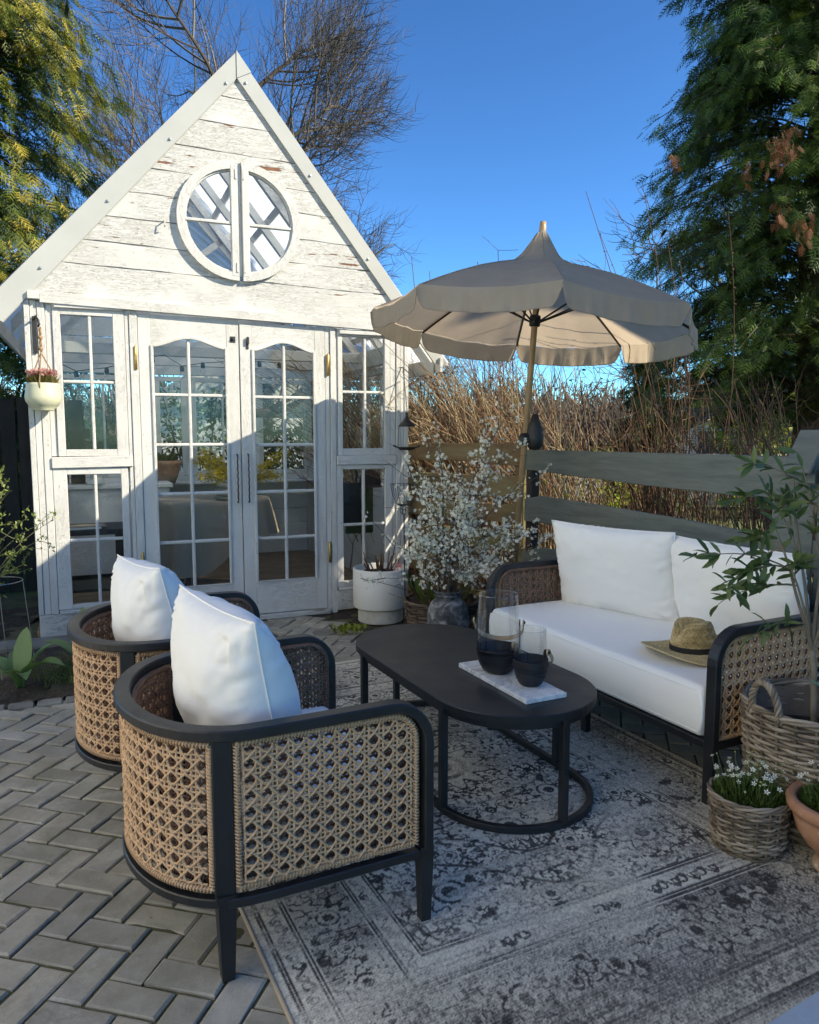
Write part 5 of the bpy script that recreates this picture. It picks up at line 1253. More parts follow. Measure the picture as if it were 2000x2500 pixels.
mb = MB(); aa = np.linspace(0, 2*pi, 121)[:-1]; P0 = np.array([hat_pt(1.13, a) for a in aa]); P0[:, :2] *= 1.035
sweep(mb, P0, np.tile([0, 0, 1.0], (120, 1)), 0.024, 0.0035, closed=True, c=0.0005); mb.build('hat_band', mat_simple('black_grosgrain', (0.012, 0.012, 0.013), 0.6, 0.2, 200, 0.8, 0.001), hat)

# ================================================================== baskets and pots on the right
def mat_wicker(name, a=(0.17, 0.135, 0.10), b=(0.36, 0.30, 0.235)):
    t = NT(name); v = t.coords(); n = t.noise(v, 11, 5, 0.65); at = t.attr()
    f = t.math('ADD', t.math('MULTIPLY', n, 0.7), t.math('MULTIPLY', at, 0.45))
    return t.principled(t.ramp(f, [(0.28, tuple(k*0.45 for k in a)), (0.5, a), (0.78, b)]), 0.62, t.bump(t.noise(v, 120, 4), 0.4, 0.002), Specular_IOR_Level=0.3)
M['wicker'] = mat_wicker('grey_brown_willow'); M['wicker_dark'] = mat_wicker('dark_willow', (0.085, 0.06, 0.04), (0.19, 0.14, 0.10))
def basket(T, r0, r1, H, nst, rod, mat, pitch=None, rim=3, zbase=0.0, lean=0.0):
    """woven basket: upright stakes and undulating horizontal rods"""
    pitch = pitch or rod*2.15; nrow = int(H/pitch); npt = nst*4
    st = MB(); zz = np.linspace(0, H, 8)
    P = []
    for i in range(nst):
        a = 2*pi*i/nst; P.append([((r0+(r1-r0)*z/H)*cos(a), (r0+(r1-r0)*z/H)*sin(a), z+zbase) for z in zz])
    tubes(st, np.array(P), rod*0.95, 6, RS.rand(nst)*0.5); o = st.build('stake', mat, T, smooth=True); o['kind'] = 'stuff'
    mb = MB(); a = np.arange(npt+1)*2*pi/npt; rows = []
    for k in range(nrow):
        z = (k+0.5)*pitch; r = r0+(r1-r0)*z/H; ph = pi*(k % 2)
        rr = r + rod*1.05*np.cos(a*nst/2+ph) + 0.0015*np.sin(a*3+k); zz_ = z + zbase + 0.0022*np.sin(a*5+k*1.7) + 0.0012*np.sin(a*17+k)
        rows.append(np.stack([rr*np.cos(a), rr*np.sin(a), zz_], -1))
    tubes(mb, np.array(rows), rod*(0.9+0.25*RS.rand(nrow, 1)), 6, RS.rand(nrow)); o = mb.build('woven_rods', mat, T, smooth=True); o['kind'] = 'stuff'
    mb = MB()
    for q in range(rim):
        a2 = np.linspace(0, 2*pi, 97)[:-1]; tw = a2*nst/2.0*0.5 + q*2*pi/rim; R_ = rod*1.15
        tube(mb, np.stack([(r1+R_*np.cos(tw))*np.cos(a2), (r1+R_*np.cos(tw))*np.sin(a2), H+zbase+rod*0.8+R_*np.sin(tw)], -1), rod*1.05, 6, closed=True, tint=0.3+0.3*q)
    mb.build('rim', mat, T, smooth=True)
    mb = MB(); lathe(mb, [(0.0, 0.004), (r0*0.98, 0.004), (r1*0.965, H*0.98), (r1*0.955, H*0.98), (r0*0.95, 0.01), (0, 0.01)], 32, c=(0, 0, zbase)); mb.build('liner', M['liner'], T, smooth=True)
M['liner'] = mat_simple('dark_liner', (0.12, 0.095, 0.07), 0.9, 0.3, 8, 0.3)
BK = (1.500, 2.700)
bk = thing('large_wicker_basket', 'tall grey wicker basket with a twisted loop handle beside the sofa arm', 'basket', (BK[0], BK[1], 0), 0.3)
basket(bk, 0.215, 0.250, 0.455, 24, 0.0066, M['wicker'])
def loop_handle(T, r1, H, ang, rod=0.0058, w=0.062, hh=0.135):
    mb = MB(); n_ = 60
    c0 = np.array([r1*cos(ang), r1*sin(ang), H]); tan = np.array([-sin(ang), cos(ang), 0]); rad = np.array([cos(ang), sin(ang), 0])
    base = np.array([c0 + tan*w*cos(pi*q)*1.0 + np.array([0, 0, hh*sin(pi*q)**0.8 - 0.02]) + rad*0.015*sin(pi*q) for q in np.linspace(0, 1, n_)])
    Tn = unit(np.gradient(base, axis=0)); B = np.tile(rad, (n_, 1)); N = np.cross(Tn, B)
    for q in range(4):
        t_ = np.linspace(0, 2*pi*4.2, n_) + q*pi/2; tube(mb, base + 0.0085*(np.cos(t_)[:, None]*B + np.sin(t_)[:, None]*N), rod*1.05, 6, tint=0.3+0.15*q)
    mb.build('handle', M['wicker'], T, smooth=True)
loop_handle(bk, 0.243, 0.455, radians(200)-0.3)
loop_handle(bk, 0.243, 0.455, radians(20)-0.3)
SB = (1.190, 2.535)
sb = thing('small_wicker_basket', 'small round grey wicker basket planted with white saxifrage on the rug corner', 'basket', (SB[0], SB[1], 0.009), 0.1)
basket(sb, 0.114, 0.131, 0.185, 20, 0.0050, M['wicker'], pitch=0.0105)
def mat_terra():
    t = NT('weathered_terracotta'); v = t.coords(); n = t.noise(v, 7, 7, 0.65)
    c = t.ramp(n, [(0.3, (0.30, 0.135, 0.075)), (0.55, (0.44, 0.225, 0.135)), (0.72, (0.50, 0.31, 0.22))])
    geo = t.new('ShaderNodeSeparateXYZ', {'Vector': t.coords()}).outputs['Z']
    c = t.mix(t.math('MULTIPLY', t.ramp(geo, [(0.02, 1.0), (0.10, 0.0)]), t.ramp(t.noise(v, 20, 4), [(0.3, 0.0), (0.6, 0.8)])), c, (0.42, 0.38, 0.30))
    c = t.mix(t.ramp(t.noise(v, 30, 3), [(0.68, 0.0), (0.72, 0.8)]), c, (0.62, 0.58, 0.50))
    return t.principled(c, 0.7, t.bump(t.noise(v, 90, 4), 0.25, 0.002))
M['terra'] = mat_terra()
TP = (1.435, 2.375)
tp = thing('terracotta_bowl', 'footed terracotta bowl planted with white saxifrage at the right edge', 'flower pot', (TP[0], TP[1], 0.009))
mb = MB(); lathe(mb, [(0.0, 0.0), (0.088, 0.0), (0.092, 0.012), (0.080, 0.035), (0.074, 0.045), (0.082, 0.055), (0.115, 0.085), (0.145, 0.13), (0.158, 0.175), (0.160, 0.195), (0.172, 0.20), (0.178, 0.21), (0.180, 0.225), (0.172, 0.238), (0.155, 0.240), (0.146, 0.232), (0.142, 0.19), (0.11, 0.12), (0.0, 0.10)], 56)
mb.build('pot', M['terra'], tp, smooth=True)
M['potsoil'] = mat_simple('potting_soil', (0.03, 0.022, 0.014), 0.95, 0.5, 60, 0.8, 0.01)
M['moss'] = mat_leaf('mossy_leaves', [(0.0, (0.028, 0.060, 0.012)), (0.5, (0.065, 0.125, 0.022)), (1.0, (0.13, 0.20, 0.04))], 0.55, 0.25)
M['petal'] = mat_leaf('white_petals', [(0.0, (0.84, 0.84, 0.76)), (1.0, (0.93, 0.92, 0.88))], 0.6, 0.3)
M['stem'] = mat_simple('green_stem', (0.10, 0.14, 0.04), 0.6, 0.3, 20, 0.1)
LEAF_V = np.array([[0, 0, 0], [0.30, 0.11, 0.02], [0.30, -0.11, 0.02], [0.68, 0.10, 0.01], [0.68, -0.10, 0.01], [1.0, 0, -0.03]]); LEAF_F = np.array([[0, 2, 1], [1, 2, 4], [1, 4, 3], [3, 4, 5]])
def flower_tmpl(np_=5, r=1.0, cup=0.35):
    V = [[0, 0, 0]]; F = []
    for i in range(np_):
        a = 2*pi*i/np_; w = pi/np_*0.95
        for aa, rr, z in ((a-w*0.75, 0.62*r, cup*0.5), (a, 1.0*r, cup), (a+w*0.75, 0.62*r, cup*0.5)): V.append([rr*cos(aa), rr*sin(aa), z])
        b = 1+3*i; F += [[0, b, b+1], [0, b+1, b+2]]
    return np.array(V), np.array(F)
FLV, FLF = flower_tmpl(); FLV3, FLF3 = flower_tmpl(5, 1.0, 0.15)
def saxifrage(parent, rad, z0, nfl, seed, lab, loc):
    r = np.random.RandomState(seed)
    T = thing('saxifrage', lab, 'plant', loc, 0, 'white saxifrage plants')
    n = 3200; q = np.sqrt(r.rand(n))*rad; a = r.rand(n)*2*pi; dome = 0.035*(1-(q/rad)**2)
    L = np.stack([q*np.cos(a), q*np.sin(a), z0+dome-0.01+0.012*r.rand(n)], -1); D = unit(np.stack([np.cos(a)*0.5+r.randn(n)*0.5, np.sin(a)*0.5+r.randn(n)*0.5, np.full(n, 1.0)], -1))
    mb = MB(); scatter(mb, LEAF_V*[1, .8, 1], LEAF_F, frames(D)*(0.014+0.014*r.rand(n))[:, None, None], L, r.rand(n)); o = mb.build('cushion_foliage', M['moss'], T); o['kind'] = 'stuff'
    q = np.sqrt(r.rand(nfl))*rad*1.05; a = r.rand(nfl)*2*pi; base = np.stack([q*np.cos(a)*.85, q*np.sin(a)*.85, np.full(nfl, z0+0.01)], -1)
    tip = base + np.stack([q*np.cos(a)*0.25+r.randn(nfl)*0.012, q*np.sin(a)*0.25+r.randn(nfl)*0.012, 0.05+0.065*r.rand(nfl)], -1); mid = (base+tip)/2 + r.randn(nfl, 3)*0.004
    mb = MB(); tubes(mb, np.stack([base, mid, tip], 1), 0.0009, 4); o = mb.build('stalks', M['stem'], T); o['kind'] = 'stuff'
    up = unit(np.stack([np.cos(a)*0.35+r.randn(nfl)*.25, np.sin(a)*0.35-0.25+r.randn(nfl)*.25, np.full(nfl, 1.0)], -1)); X = unit(np.cross(up, r.randn(nfl, 3))); Y = np.cross(up, X); Mx = np.stack([X, Y, up], -1)*(0.0085+0.003*r.rand(nfl))[:, None, None]
    open_ = r.rand(nfl) < 0.8; Mx[~open_] *= 0.45
    mb = MB(); scatter(mb, FLV, FLF, Mx, tip, r.rand(nfl)); o = mb.build('blossoms', M['petal'], T); o['kind'] = 'stuff'
    mb = MB(); tubes(mb, np.stack([tip-up*0.001, tip+up*0.003], 1), 0.0022, 5, cap=True); o = mb.build('blossom_centres', mat_simple('yellow_green_centres', (0.45, 0.48, 0.08), 0.6), T); o['kind'] = 'stuff'
    mb = MB(); lathe(mb, [(0.0, z0-0.012), (rad*1.0, z0-0.015)], 24); mb.build('soil', M['potsoil'], T)
saxifrage(sb, 0.115, 0.195, 85, 4, 'white flowered saxifrage cushion growing in the small wicker basket', (SB[0], SB[1], 0.0))
saxifrage(tp, 0.132, 0.235, 70, 6, 'white flowered saxifrage cushion growing in the terracotta bowl', (TP[0], TP[1], 0.0))

# ================================================================== pots near the shed door
M['whitepot'] = mat_simple('white_glazed_pot', (0.72, 0.72, 0.69), 0.45, 0.04, 4, 0.04)
M['rawpot'] = mat_simple('raw_pale_concrete', (0.50, 0.49, 0.44), 0.8, 0.18, 12, 0.3)
WP = (-0.225, 5.80)
wp = thing('white_planter', 'round white planter on a narrower grey foot beside the right shed window', 'planter', (WP[0], WP[1], 0.0))
mb = MB(); lathe(mb, [(0.0, 0.0), (0.170, 0.0), (0.176, 0.006), (0.176, 0.112), (0.0, 0.112)], 56); mb.build('foot', M['rawpot'], wp, smooth=False)
mb = MB(); lathe(mb, [(0.150, 0.110), (0.205, 0.112), (0.213, 0.122), (0.214, 0.405), (0.211, 0.414), (0.200, 0.417), (0.196, 0.410), (0.196, 0.36), (0.0, 0.355)], 64); mb.build('pot', M['whitepot'], wp, smooth=True)
mb = MB(); lathe(mb, [(0.0, 0.372), (0.1955, 0.370)], 30); mb.build('soil', M['potsoil'], wp)
M['twig'] = mat_simple('brown_twig', (0.11, 0.065, 0.038), 0.8, 0.4, 20, 0.3)
M['redtwig'] = mat_simple('reddish_twig', (0.16, 0.058, 0.035), 0.7, 0.4, 20, 0.3)
T = thing('cut_shrub', 'bare cut back stems with one tall shoot standing in the white planter', 'plant', (WP[0], WP[1], 0.37))
r = np.random.RandomState(3); P = []
for i in range(26):
    a = r.rand()*2*pi; q = 0.13*r.rand(); b = np.array([q*cos(a), q*sin(a), 0.0]); h = 0.06+0.09*r.rand(); l = b*0.6+r.randn(3)*0.015; P.append([b, b+l*0.5+[0, 0, h*0.5], b+l+[0, 0, h]])
P.append([[0.07, 0, 0], [0.10, 0.01, 0.15], [0.135, 0.0, 0.33]]); P.append([[0.10, -.02, 0], [0.15, -.02, 0.12], [0.155, -.02, 0.26]])
mb = MB(); tubes(mb, np.array(P), np.array([[0.006, 0.005, 0.004]]*26+[[0.0035, 0.003, 0.002]]*2), 5, cap=True); mb.build('cut_stems', M['twig'], T)
mb = MB(); box(mb, 0.105, 0.155, -0.055, -0.053, -0.01, 0.085, R=rotm(0, 0.35, 0)); o = mb.build('plant_label', mat_simple('pink_plant_label', (0.62, 0.22, 0.20), 0.5), None, loc=(WP[0], WP[1], 0.37)); tag(o, 'small pink and white plant label stuck in the white planter', 'plant label')

def mat_vase():
    t = NT('rough_grey_glaze'); v = t.coords(); n = t.noise(v, 9, 8, 0.7, 0.5)
    c = t.ramp(n, [(0.38, (0.018, 0.020, 0.022)), (0.50, (0.06, 0.063, 0.066)), (0.58, (0.22, 0.225, 0.22)), (0.72, (0.38, 0.38, 0.36))])
    return t.principled(c, 0.7, t.bump(n, 0.7, 0.008))
M['vase'] = mat_vase()
VA = (0.247, 4.78)
va = thing('stoneware_vase', 'dark grey stoneware vase with pale worn patches holding the blossom branches', 'vase', (VA[0], VA[1], 0))
mb = MB(); lathe(mb, [(0.0, 0.0), (0.095, 0.0), (0.115, 0.03), (0.133, 0.12), (0.137, 0.24), (0.128, 0.33), (0.105, 0.375), (0.085, 0.392), (0.082, 0.405), (0.088, 0.412), (0.092, 0.418), (0.088, 0.424), (0.083, 0.430), (0.092, 0.438), (0.094, 0.445), (0.086, 0.450), (0.076, 0.445), (0.072, 0.40), (0.10, 0.34), (0.0, 0.30)], 48)
mb.build('pot', M['vase'], va, smooth=True)
WB = (0.22, 5.16)
wb = thing('dark_wicker_basket', 'dark brown wicker basket of leafy plants behind the stoneware vase', 'basket', (WB[0], WB[1], 0))
basket(wb, 0.205, 0.255, 0.30, 24, 0.0055, M['wicker_dark'])

# ================================================================== hanging pot, bird feeder, candle stakes, nest box
M['sage'] = mat_simple('sage_green_glaze', (0.50, 0.51, 0.37), 0.45, 0.08, 9, 0.1)
M['rope'] = mat_simple('jute_cord', (0.30, 0.19, 0.10), 0.9, 0.3, 60, 0.5)
h0 = np.array(GW(0.10, -0.115, 0)); 
o = thing('iron_bracket', 'black iron hook plate screwed to the left corner post of the shed', 'bracket', GW(0.062, -0.022, 0), GYAW)
mb = MB(); cbox(mb, -0.014, 0.014, -0.006, 0.0, 1.985, 2.235, 0.003); mb.build('back_plate', M['iron'], o)
mb = MB(); tube(mb, [(0.0, -0.004, 2.215), (0.012, -0.06, 2.228), (0.030, -0.10, 2.20), (0.036, -0.112, 2.17), (0.030, -0.10, 2.155)], 0.007, 6); mb.build('hook', M['iron'], o, smooth=True)
hp = thing('hanging_pot', 'sage green bowl hanging on jute cords at the shed corner', 'hanging pot', (h0[0], h0[1], 0))
mb = MB(); lathe(mb, [(0.0, 1.600), (0.062, 1.600), (0.066, 1.606), (0.066, 1.612), (0.092, 1.632), (0.110, 1.662), (0.114, 1.69), (0.108, 1.725), (0.103, 1.765), (0.103, 1.780), (0.098, 1.783), (0.096, 1.765), (0.10, 1.70), (0.0, 1.69)], 40); mb.build('bowl', M['sage'], hp, smooth=True)
mb = MB()
for k in range(3):
    a = k*2*pi/3 - 1.3; tube(mb, [(0.103*cos(a), 0.103*sin(a), 1.745), (0.105*cos(a), 0.105*sin(a), 1.785), (0.0, 0, 1.985), (0.0, 0, 2.01)], 0.0042, 6)
for k in range(3):
    t_ = np.linspace(0, 9, 24); tube(mb, np.stack([0.006*np.cos(t_+k*2.1), 0.006*np.sin(t_+k*2.1), np.linspace(1.99, 2.155, 24)], -1), 0.0042, 5)
for z in (2.01, 2.085): lathe(mb, [(0.004, -0.014), (0.013, -0.008), (0.014, 0.006), (0.004, 0.014)], 10, c=(0, 0, z))
mb.build('cord', M['rope'], hp, smooth=True)
T = thing('sedum', 'small pink flowering plant growing in the hanging sage green bowl', 'plant', (h0[0], h0[1], 1.77))
r = np.random.RandomState(9); n = 420; q = np.sqrt(r.rand(n))*0.095; a = r.rand(n)*2*pi; L = np.stack([q*np.cos(a), q*np.sin(a), 0.070+0.040*r.rand(n)-q*0.15], -1); D = unit(r.randn(n, 3)+[0, 0, 1.5])
mb = MB(); X = unit(np.cross(D, r.randn(n, 3))); Mx = np.stack([X, np.cross(D, X), D], -1)*(0.010+0.005*r.rand(n))[:, None, None]; scatter(mb, FLV, FLF, Mx, L, r.rand(n)); o = mb.build('flower_heads', mat_leaf('dusty_pink_petals', [(0, (0.30, 0.08, 0.09)), (0.5, (0.58, 0.28, 0.30)), (1, (0.75, 0.55, 0.50))]), T); o['kind'] = 'stuff'
n = 260; q = np.sqrt(r.rand(n))*0.09; a = r.rand(n)*2*pi; L = np.stack([q*np.cos(a), q*np.sin(a), 0*q], -1); D = unit(np.stack([np.cos(a)*q*6, np.sin(a)*q*6, np.ones(n)], -1)+r.randn(n, 3)*.15)
mb = MB(); scatter(mb, LEAF_V*[1, 0.6, 1], LEAF_F, frames(D)*(0.05+0.03*r.rand(n))[:, None, None], L, r.rand(n)); o = mb.build('stems', mat_leaf('olive_stems', [(0, (0.08, 0.07, 0.03)), (1, (0.22, 0.20, 0.07))]), T); o['kind'] = 'stuff'

fx, fy = -0.022, 5.93
bf = thing('bird_feeder', 'hanging metal bird feeder with bell roof and round tray at the shed corner', 'bird feeder', (fx, fy, 0))
mb = MB(); lathe(mb, [(0.0, 1.612), (0.008, 1.61), (0.012, 1.595), (0.008, 1.585), (0.014, 1.575), (0.03, 1.545), (0.062, 1.512), (0.067, 1.503), (0.063, 1.500), (0.0, 1.525)], 32); mb.build('roof', M['iron'], bf, smooth=True)
mb = MB(); lathe(mb, [(0.0, 1.318), (0.05, 1.318), (0.078, 1.338), (0.080, 1.342), (0.074, 1.342), (0.05, 1.324), (0.0, 1.324)], 32); tube(mb, [(0.075, 0, 1.34), (0.105, 0, 1.352)], 0.008, 6); tube(mb, [(-0.075, 0, 1.34), (-0.105, 0, 1.355)], 0.008, 6); mb.build('tray', M['iron'], bf, smooth=True)
def chain(mb, p, q, sag=0.0, link=0.012):
    p = np.array(p, float); q = np.array(q, float); L = np.linalg.norm(q-p); n_ = max(3, int(L/link)); 
    for i in range(n_):
        t0 = (i+.5)/n_; c = p + (q-p)*t0 - np.array([0, 0, sag*4*t0*(1-t0)]); d = unit(q-p); s1 = unit(np.cross(d, [0.3, 1, 0.1])); s1 = s1 if i % 2 else np.cross(d, s1)
        a = np.linspace(0, 2*pi, 9)[:-1]; tube(mb, c + link*0.72*np.cos(a)[:, None]*d + link*0.30*np.sin(a)[:, None]*s1, 0.0013, 4, closed=True)
mb = MB(); chain(mb, (-0.068, 0, 1.34), (-0.060, 0, 1.505)); chain(mb, (0.004, 0, 1.615), (-0.028, 0.03, 1.95), 0.0); chain(mb, (-0.045, 0.10, 1.955), (-0.155, 0.10, 1.60), -0.03); mb.build('chain', M['iron'], bf)
mb = MB(); tube(mb, [(0.03, 0.30, 1.925), (0.0, 0.12, 1.935), (-0.03, 0.03, 1.955), (-0.06, 0.02, 1.952)], 0.004, 5); mb.build('hook', M['iron'], bf)

M['wax'] = mat_simple('white_candle_wax', (0.78, 0.77, 0.72), 0.5, 0.03, 5, 0.05)
def stake(label, x, y, zt, h=0.145, w=0.075, hs=1):
    T = thing('candle_stake', label, 'candle holder', (x, y, 0), 0.35, 'tall black wire candle stakes by the shed corner')
    z0 = zt-h; mb = MB()
    def sq(r_, z): return [(r_, r_, z), (-r_, r_, z), (-r_, -r_, z), (r_, -r_, z)]
    top = sq(w, zt); bot = sq(w*0.55, z0)
    for A_ in (top, bot):
        for i in range(4): tube(mb, [A_[i], A_[(i+1) % 4]], 0.0022, 5)
    for i in range(4):
        for q in (0, 0.33, 0.66):
            a = np.array(top[i])*(1-q)+np.array(top[(i+1) % 4])*q; b = np.array(bot[i])*(1-q)+np.array(bot[(i+1) % 4])*q
            tube(mb, [a, (a+b)/2 + np.array([(a+b)[0]/2*0.12, (a+b)[1]/2*0.12, 0]), b], 0.0019 if q else 0.0026, 5)
    mb.build('wire_cage', M['iron'], T)
    mb = MB(); cbox(mb, -w*0.56, w*0.56, -w*0.56, w*0.56, z0-0.008, z0+0.003, 0.001); mb.build('base_plate', M['iron'], T)
    mb = MB(); lathe(mb, [(0.034, z0+0.004), (0.034, z0+0.10), (0.032, z0+0.10), (0.032, z0+0.004)], 28); mb.build('glass_cup', M['clear'], T, smooth=True)
    if hs: mb = MB(); lathe(mb, [(0.0, z0+0.004), (0.024, z0+0.004), (0.024, z0+0.07), (0.020, z0+0.072), (0.0, z0+0.068)], 20); mb.build('candle', M['wax'], T, smooth=True)
    mb = MB(); zc = z0-0.040
    for k in range(4):
        t_ = np.linspace(0, 2*pi, 19)[:-1]; b = k*pi/4; tube(mb, np.stack([0.030*np.sin(t_)*cos(b), 0.030*np.sin(t_)*sin(b), zc+0.033*np.cos(t_)], -1), 0.0018, 4, closed=True)
    mb.build('wire_ball', M['iron'], T)
    mb = MB(); tube(mb, [(0, 0, zc-0.03), (0.004, 0, zc-0.4), (0.012, 0, -0.02)], 0.0042, 6); mb.build('rod', M['iron'], T)
stake('nearer candle stake in front of the shed corner post, with a white candle', -0.040, 5.42, 1.085)
stake('candle stake standing farther right, in front of the brown fence boards', 0.115, 5.62, 1.125, hs=0)
# ================================================================== fences
def mat_grey():
    t = NT('grey_green_stained_board'); v = t.coords(scale=(0.5, 4, 5), jit=True); n = t.noise(v, 6, 8, 0.7, 0.4); n2 = t.noise(t.coords(jit=True), 3, 5)
    c = t.ramp(n, [(0.3, (0.085, 0.102, 0.094)), (0.55, (0.130, 0.150, 0.138)), (0.75, (0.165, 0.182, 0.165))]); c = t.mix(t.ramp(n2, [(0.5, 0.0), (0.75, 0.5)]), c, (0.10, 0.105, 0.08))
    k = t.ramp(t.noise(t.coords(jit=True), 38, 2), [(0.74, 0.0), (0.77, 0.7)]); c = t.mix(k, c, (0.03, 0.035, 0.03))
    return t.principled(c, 0.7, t.bump(n, 0.5, 0.005))
M['greyboard'] = mat_grey()
def mat_brown():
    t = NT('weathered_brown_board'); v = t.coords(scale=(0.6, 6, 3), jit=True); n = t.noise(v, 4, 7, 0.65)
    c = t.ramp(n, [(0.3, (0.10, 0.062, 0.030)), (0.5, (0.18, 0.12, 0.062)), (0.7, (0.21, 0.19, 0.10))])
    c = t.mix(t.math('MULTIPLY', t.ramp(t.noise(t.coords(jit=True), 2.2, 5), [(0.45, 0.0), (0.65, 1.0)]), 0.6), c, (0.14, 0.16, 0.05))
    return t.principled(c, 0.85, t.bump(n, 0.5, 0.006))
M['brownboard'] = mat_brown(); M['darkboard'] = mat_simple('dark_stained_board', (0.028, 0.022, 0.018), 0.8, 0.3, 4, 0.4, 0.004)
def wavy_board(parent, x0, x1, lo, hi, y0, y1, m, name='fence_board', wob=0.006, seed=0, n=26):
    """board along local x; lo/hi = heights along it as [(x,z)..]"""
    xs = np.linspace(x0, x1, n); r = np.random.RandomState(seed); ph = r.rand(4)*7
    zl = np.interp(xs, *zip(*lo)) + wob*np.sin(xs*3.1+ph[0]) + wob*0.5*np.sin(xs*9+ph[1]); zh = np.interp(xs, *zip(*hi)) + wob*0.5*np.sin(xs*2.3+ph[2])
    c = 0.004; mb = MB(); rows = []
    for x, a, b in zip(xs, zl, zh): rows.append([[x, y0+c, a], [x, y0, a+c], [x, y0, b-c], [x, y0+c, b], [x, y1, b], [x, y1, a]])
    V = np.array(rows).reshape(-1, 3); I = np.arange(len(V)).reshape(n, 6); i0 = I[:-1]; i1 = I[1:]
    mb.add(V, np.stack([i0, i1, np.roll(i1, -1, 1), np.roll(i0, -1, 1)], -1).reshape(-1, 4)); mb.f.append(I[:1, :]); mb.f.append(I[-1:, ::-1])
    return mb.build(name, m, parent)
# grey fence behind the sofa: local x runs from the far corner towards the right
f0 = FL(3.266, 4.60)
gf = thing('grey_fence', 'grey green fence of broad wavy edged boards behind the sofa', 'fence', tuple(f0), radians(26.6-90))
lx = lambda L: 4.60 - L
lowt = [(lx(4.60), 1.183), (lx(4.19), 1.177), (lx(3.6), 1.150), (lx(3.06), 1.130), (lx(2.5), 1.130), (4.4, 1.12)]
wavy_board(gf, 0.0, 4.4, lowt, [(0, 1.332), (4.4, 1.342)], -0.028, 0.0, M['greyboard'], seed=2, wob=0.004)
wavy_board(gf, 0.02, 4.4, [(0, .80), (lx(4.1), 0.812), (2, .79), (4.4, .77)], [(0, 0.963), (lx(4.4), 1.0), (lx(3.855), .994), (lx(3.06), .975), (lx(2.75), .955), (4.4, .94)], -0.028, 0.0, M['greyboard'], seed=5)
wavy_board(gf, 0.0, 4.4, [(0, .47), (4.4, .45)], [(0, 0.575), (lx(4.4), .635), (lx(4.1), 0.65), (4.4, .62)], -0.028, 0.0, M['greyboard'], seed=7)
wavy_board(gf, 0.0, 4.4, [(0, .16), (4.4, .14)], [(0, 0.32), (4.4, .33)], -0.028, 0.0, M['greyboard'], seed=9)
for x in (0.03, 2.42, 4.3):
    mb = MB(); cbox(mb, x-0.035, x+0.035, 0.001, 0.071, -0.1, 1.30, 0.004); mb.build('fence_post', M['darkboard'] if x < 1 else M['greyboard'], gf)
# wide upright board and slim post at the right end
mb = MB(); cbox(mb, 2.10, 2.32, -0.034, -0.029, 0.10, 1.12, 0.002); mb.build('upright_board', M['greyboard'], gf)
mb = MB(); cbox(mb, 2.365, 2.405, -0.075, -0.030, -0.1, 1.285, 0.004); mb.build('fence_post', M['greyboard'], gf)
nb = thing('nest_box', 'grey green nest box with a steep lid on the top fence board at the right', 'nest box', FL(3.215, 2.30, 1.24), radians(26.6-90))
mb = MB(); cbox(mb, -0.055, 0.050, -0.03, 0.07, -0.02, 0.150, 0.003); mb.build('body', M['greyboard'], nb)
mb = MB(); cbox(mb, -0.075, 0.070, -0.115, 0.115, -0.009, 0.009, 0.003, R=rotm(radians(57), 0, 0), o=(0, 0, 0)); me = mb.mesh('lid'); obj('lid', me, M['greyboard'], nb, loc=(0.0, -0.03, 0.125))
mb = MB(); lathe(mb, [(0.0, -0.002), (0.016, -0.002), (0.016, 0.002), (0, 0.002)], 16); me = mb.mesh('entrance_hole'); me.transform(Matrix.Rotation(pi/2, 4, 'X')); obj('entrance_hole', me, M['darkboard'], nb, loc=(0.0, -0.031, 0.03))
# brown fence closing the corner
b0 = np.array([0.86, 5.73, 0]); b1 = np.array([-0.20, 6.62, 0]); bd = b1-b0; bl = np.linalg.norm(bd)
bfn = thing('brown_fence', 'weathered brown board fence between the shed and the grey fence', 'fence', tuple(b0), atan2(bd[1], bd[0]) + pi)
for k, (a, b) in enumerate(((1.205, 1.372), (0.955, 1.125), (0.755, 0.905), (0.535, 0.695), (0.285, 0.445), (0.04, 0.20))):
    wavy_board(bfn, -bl, 0.0, [(-bl, a+.012), (-.6, a+0.02), (0, a)], [(-bl, b-0.005), (0, b)], -0.03, -0.005, M['brownboard'], seed=20+k, wob=0.004, n=18)
for x in (-0.03, -bl+0.05):
    mb = MB(); cbox(mb, x-0.04, x+0.04, -0.004, 0.07, -0.1, 1.40, 0.005); mb.build('fence_post', M['brownboard'], bfn)
# dark board fence at the far left
df = thing('dark_board_fence', 'dark vertical board fence in the shade left of the shed', 'fence', (-4.2, 6.9, 0), radians(20))
for k in range(17):
    mb = MB(); cbox(mb, k*0.145-1.3, k*0.145-1.3+0.128, -0.012, 0.012, -0.05, 1.75+0.02*RS.randn(), 0.003); mb.build('fence_board', M['darkboard'], df)
for z in (0.4, 1.4):
    mb = MB(); cbox(mb, -1.32, 1.2, 0.013, 0.05, z, z+0.09, 0.003); mb.build('fence_rail', M['darkboard'], df)

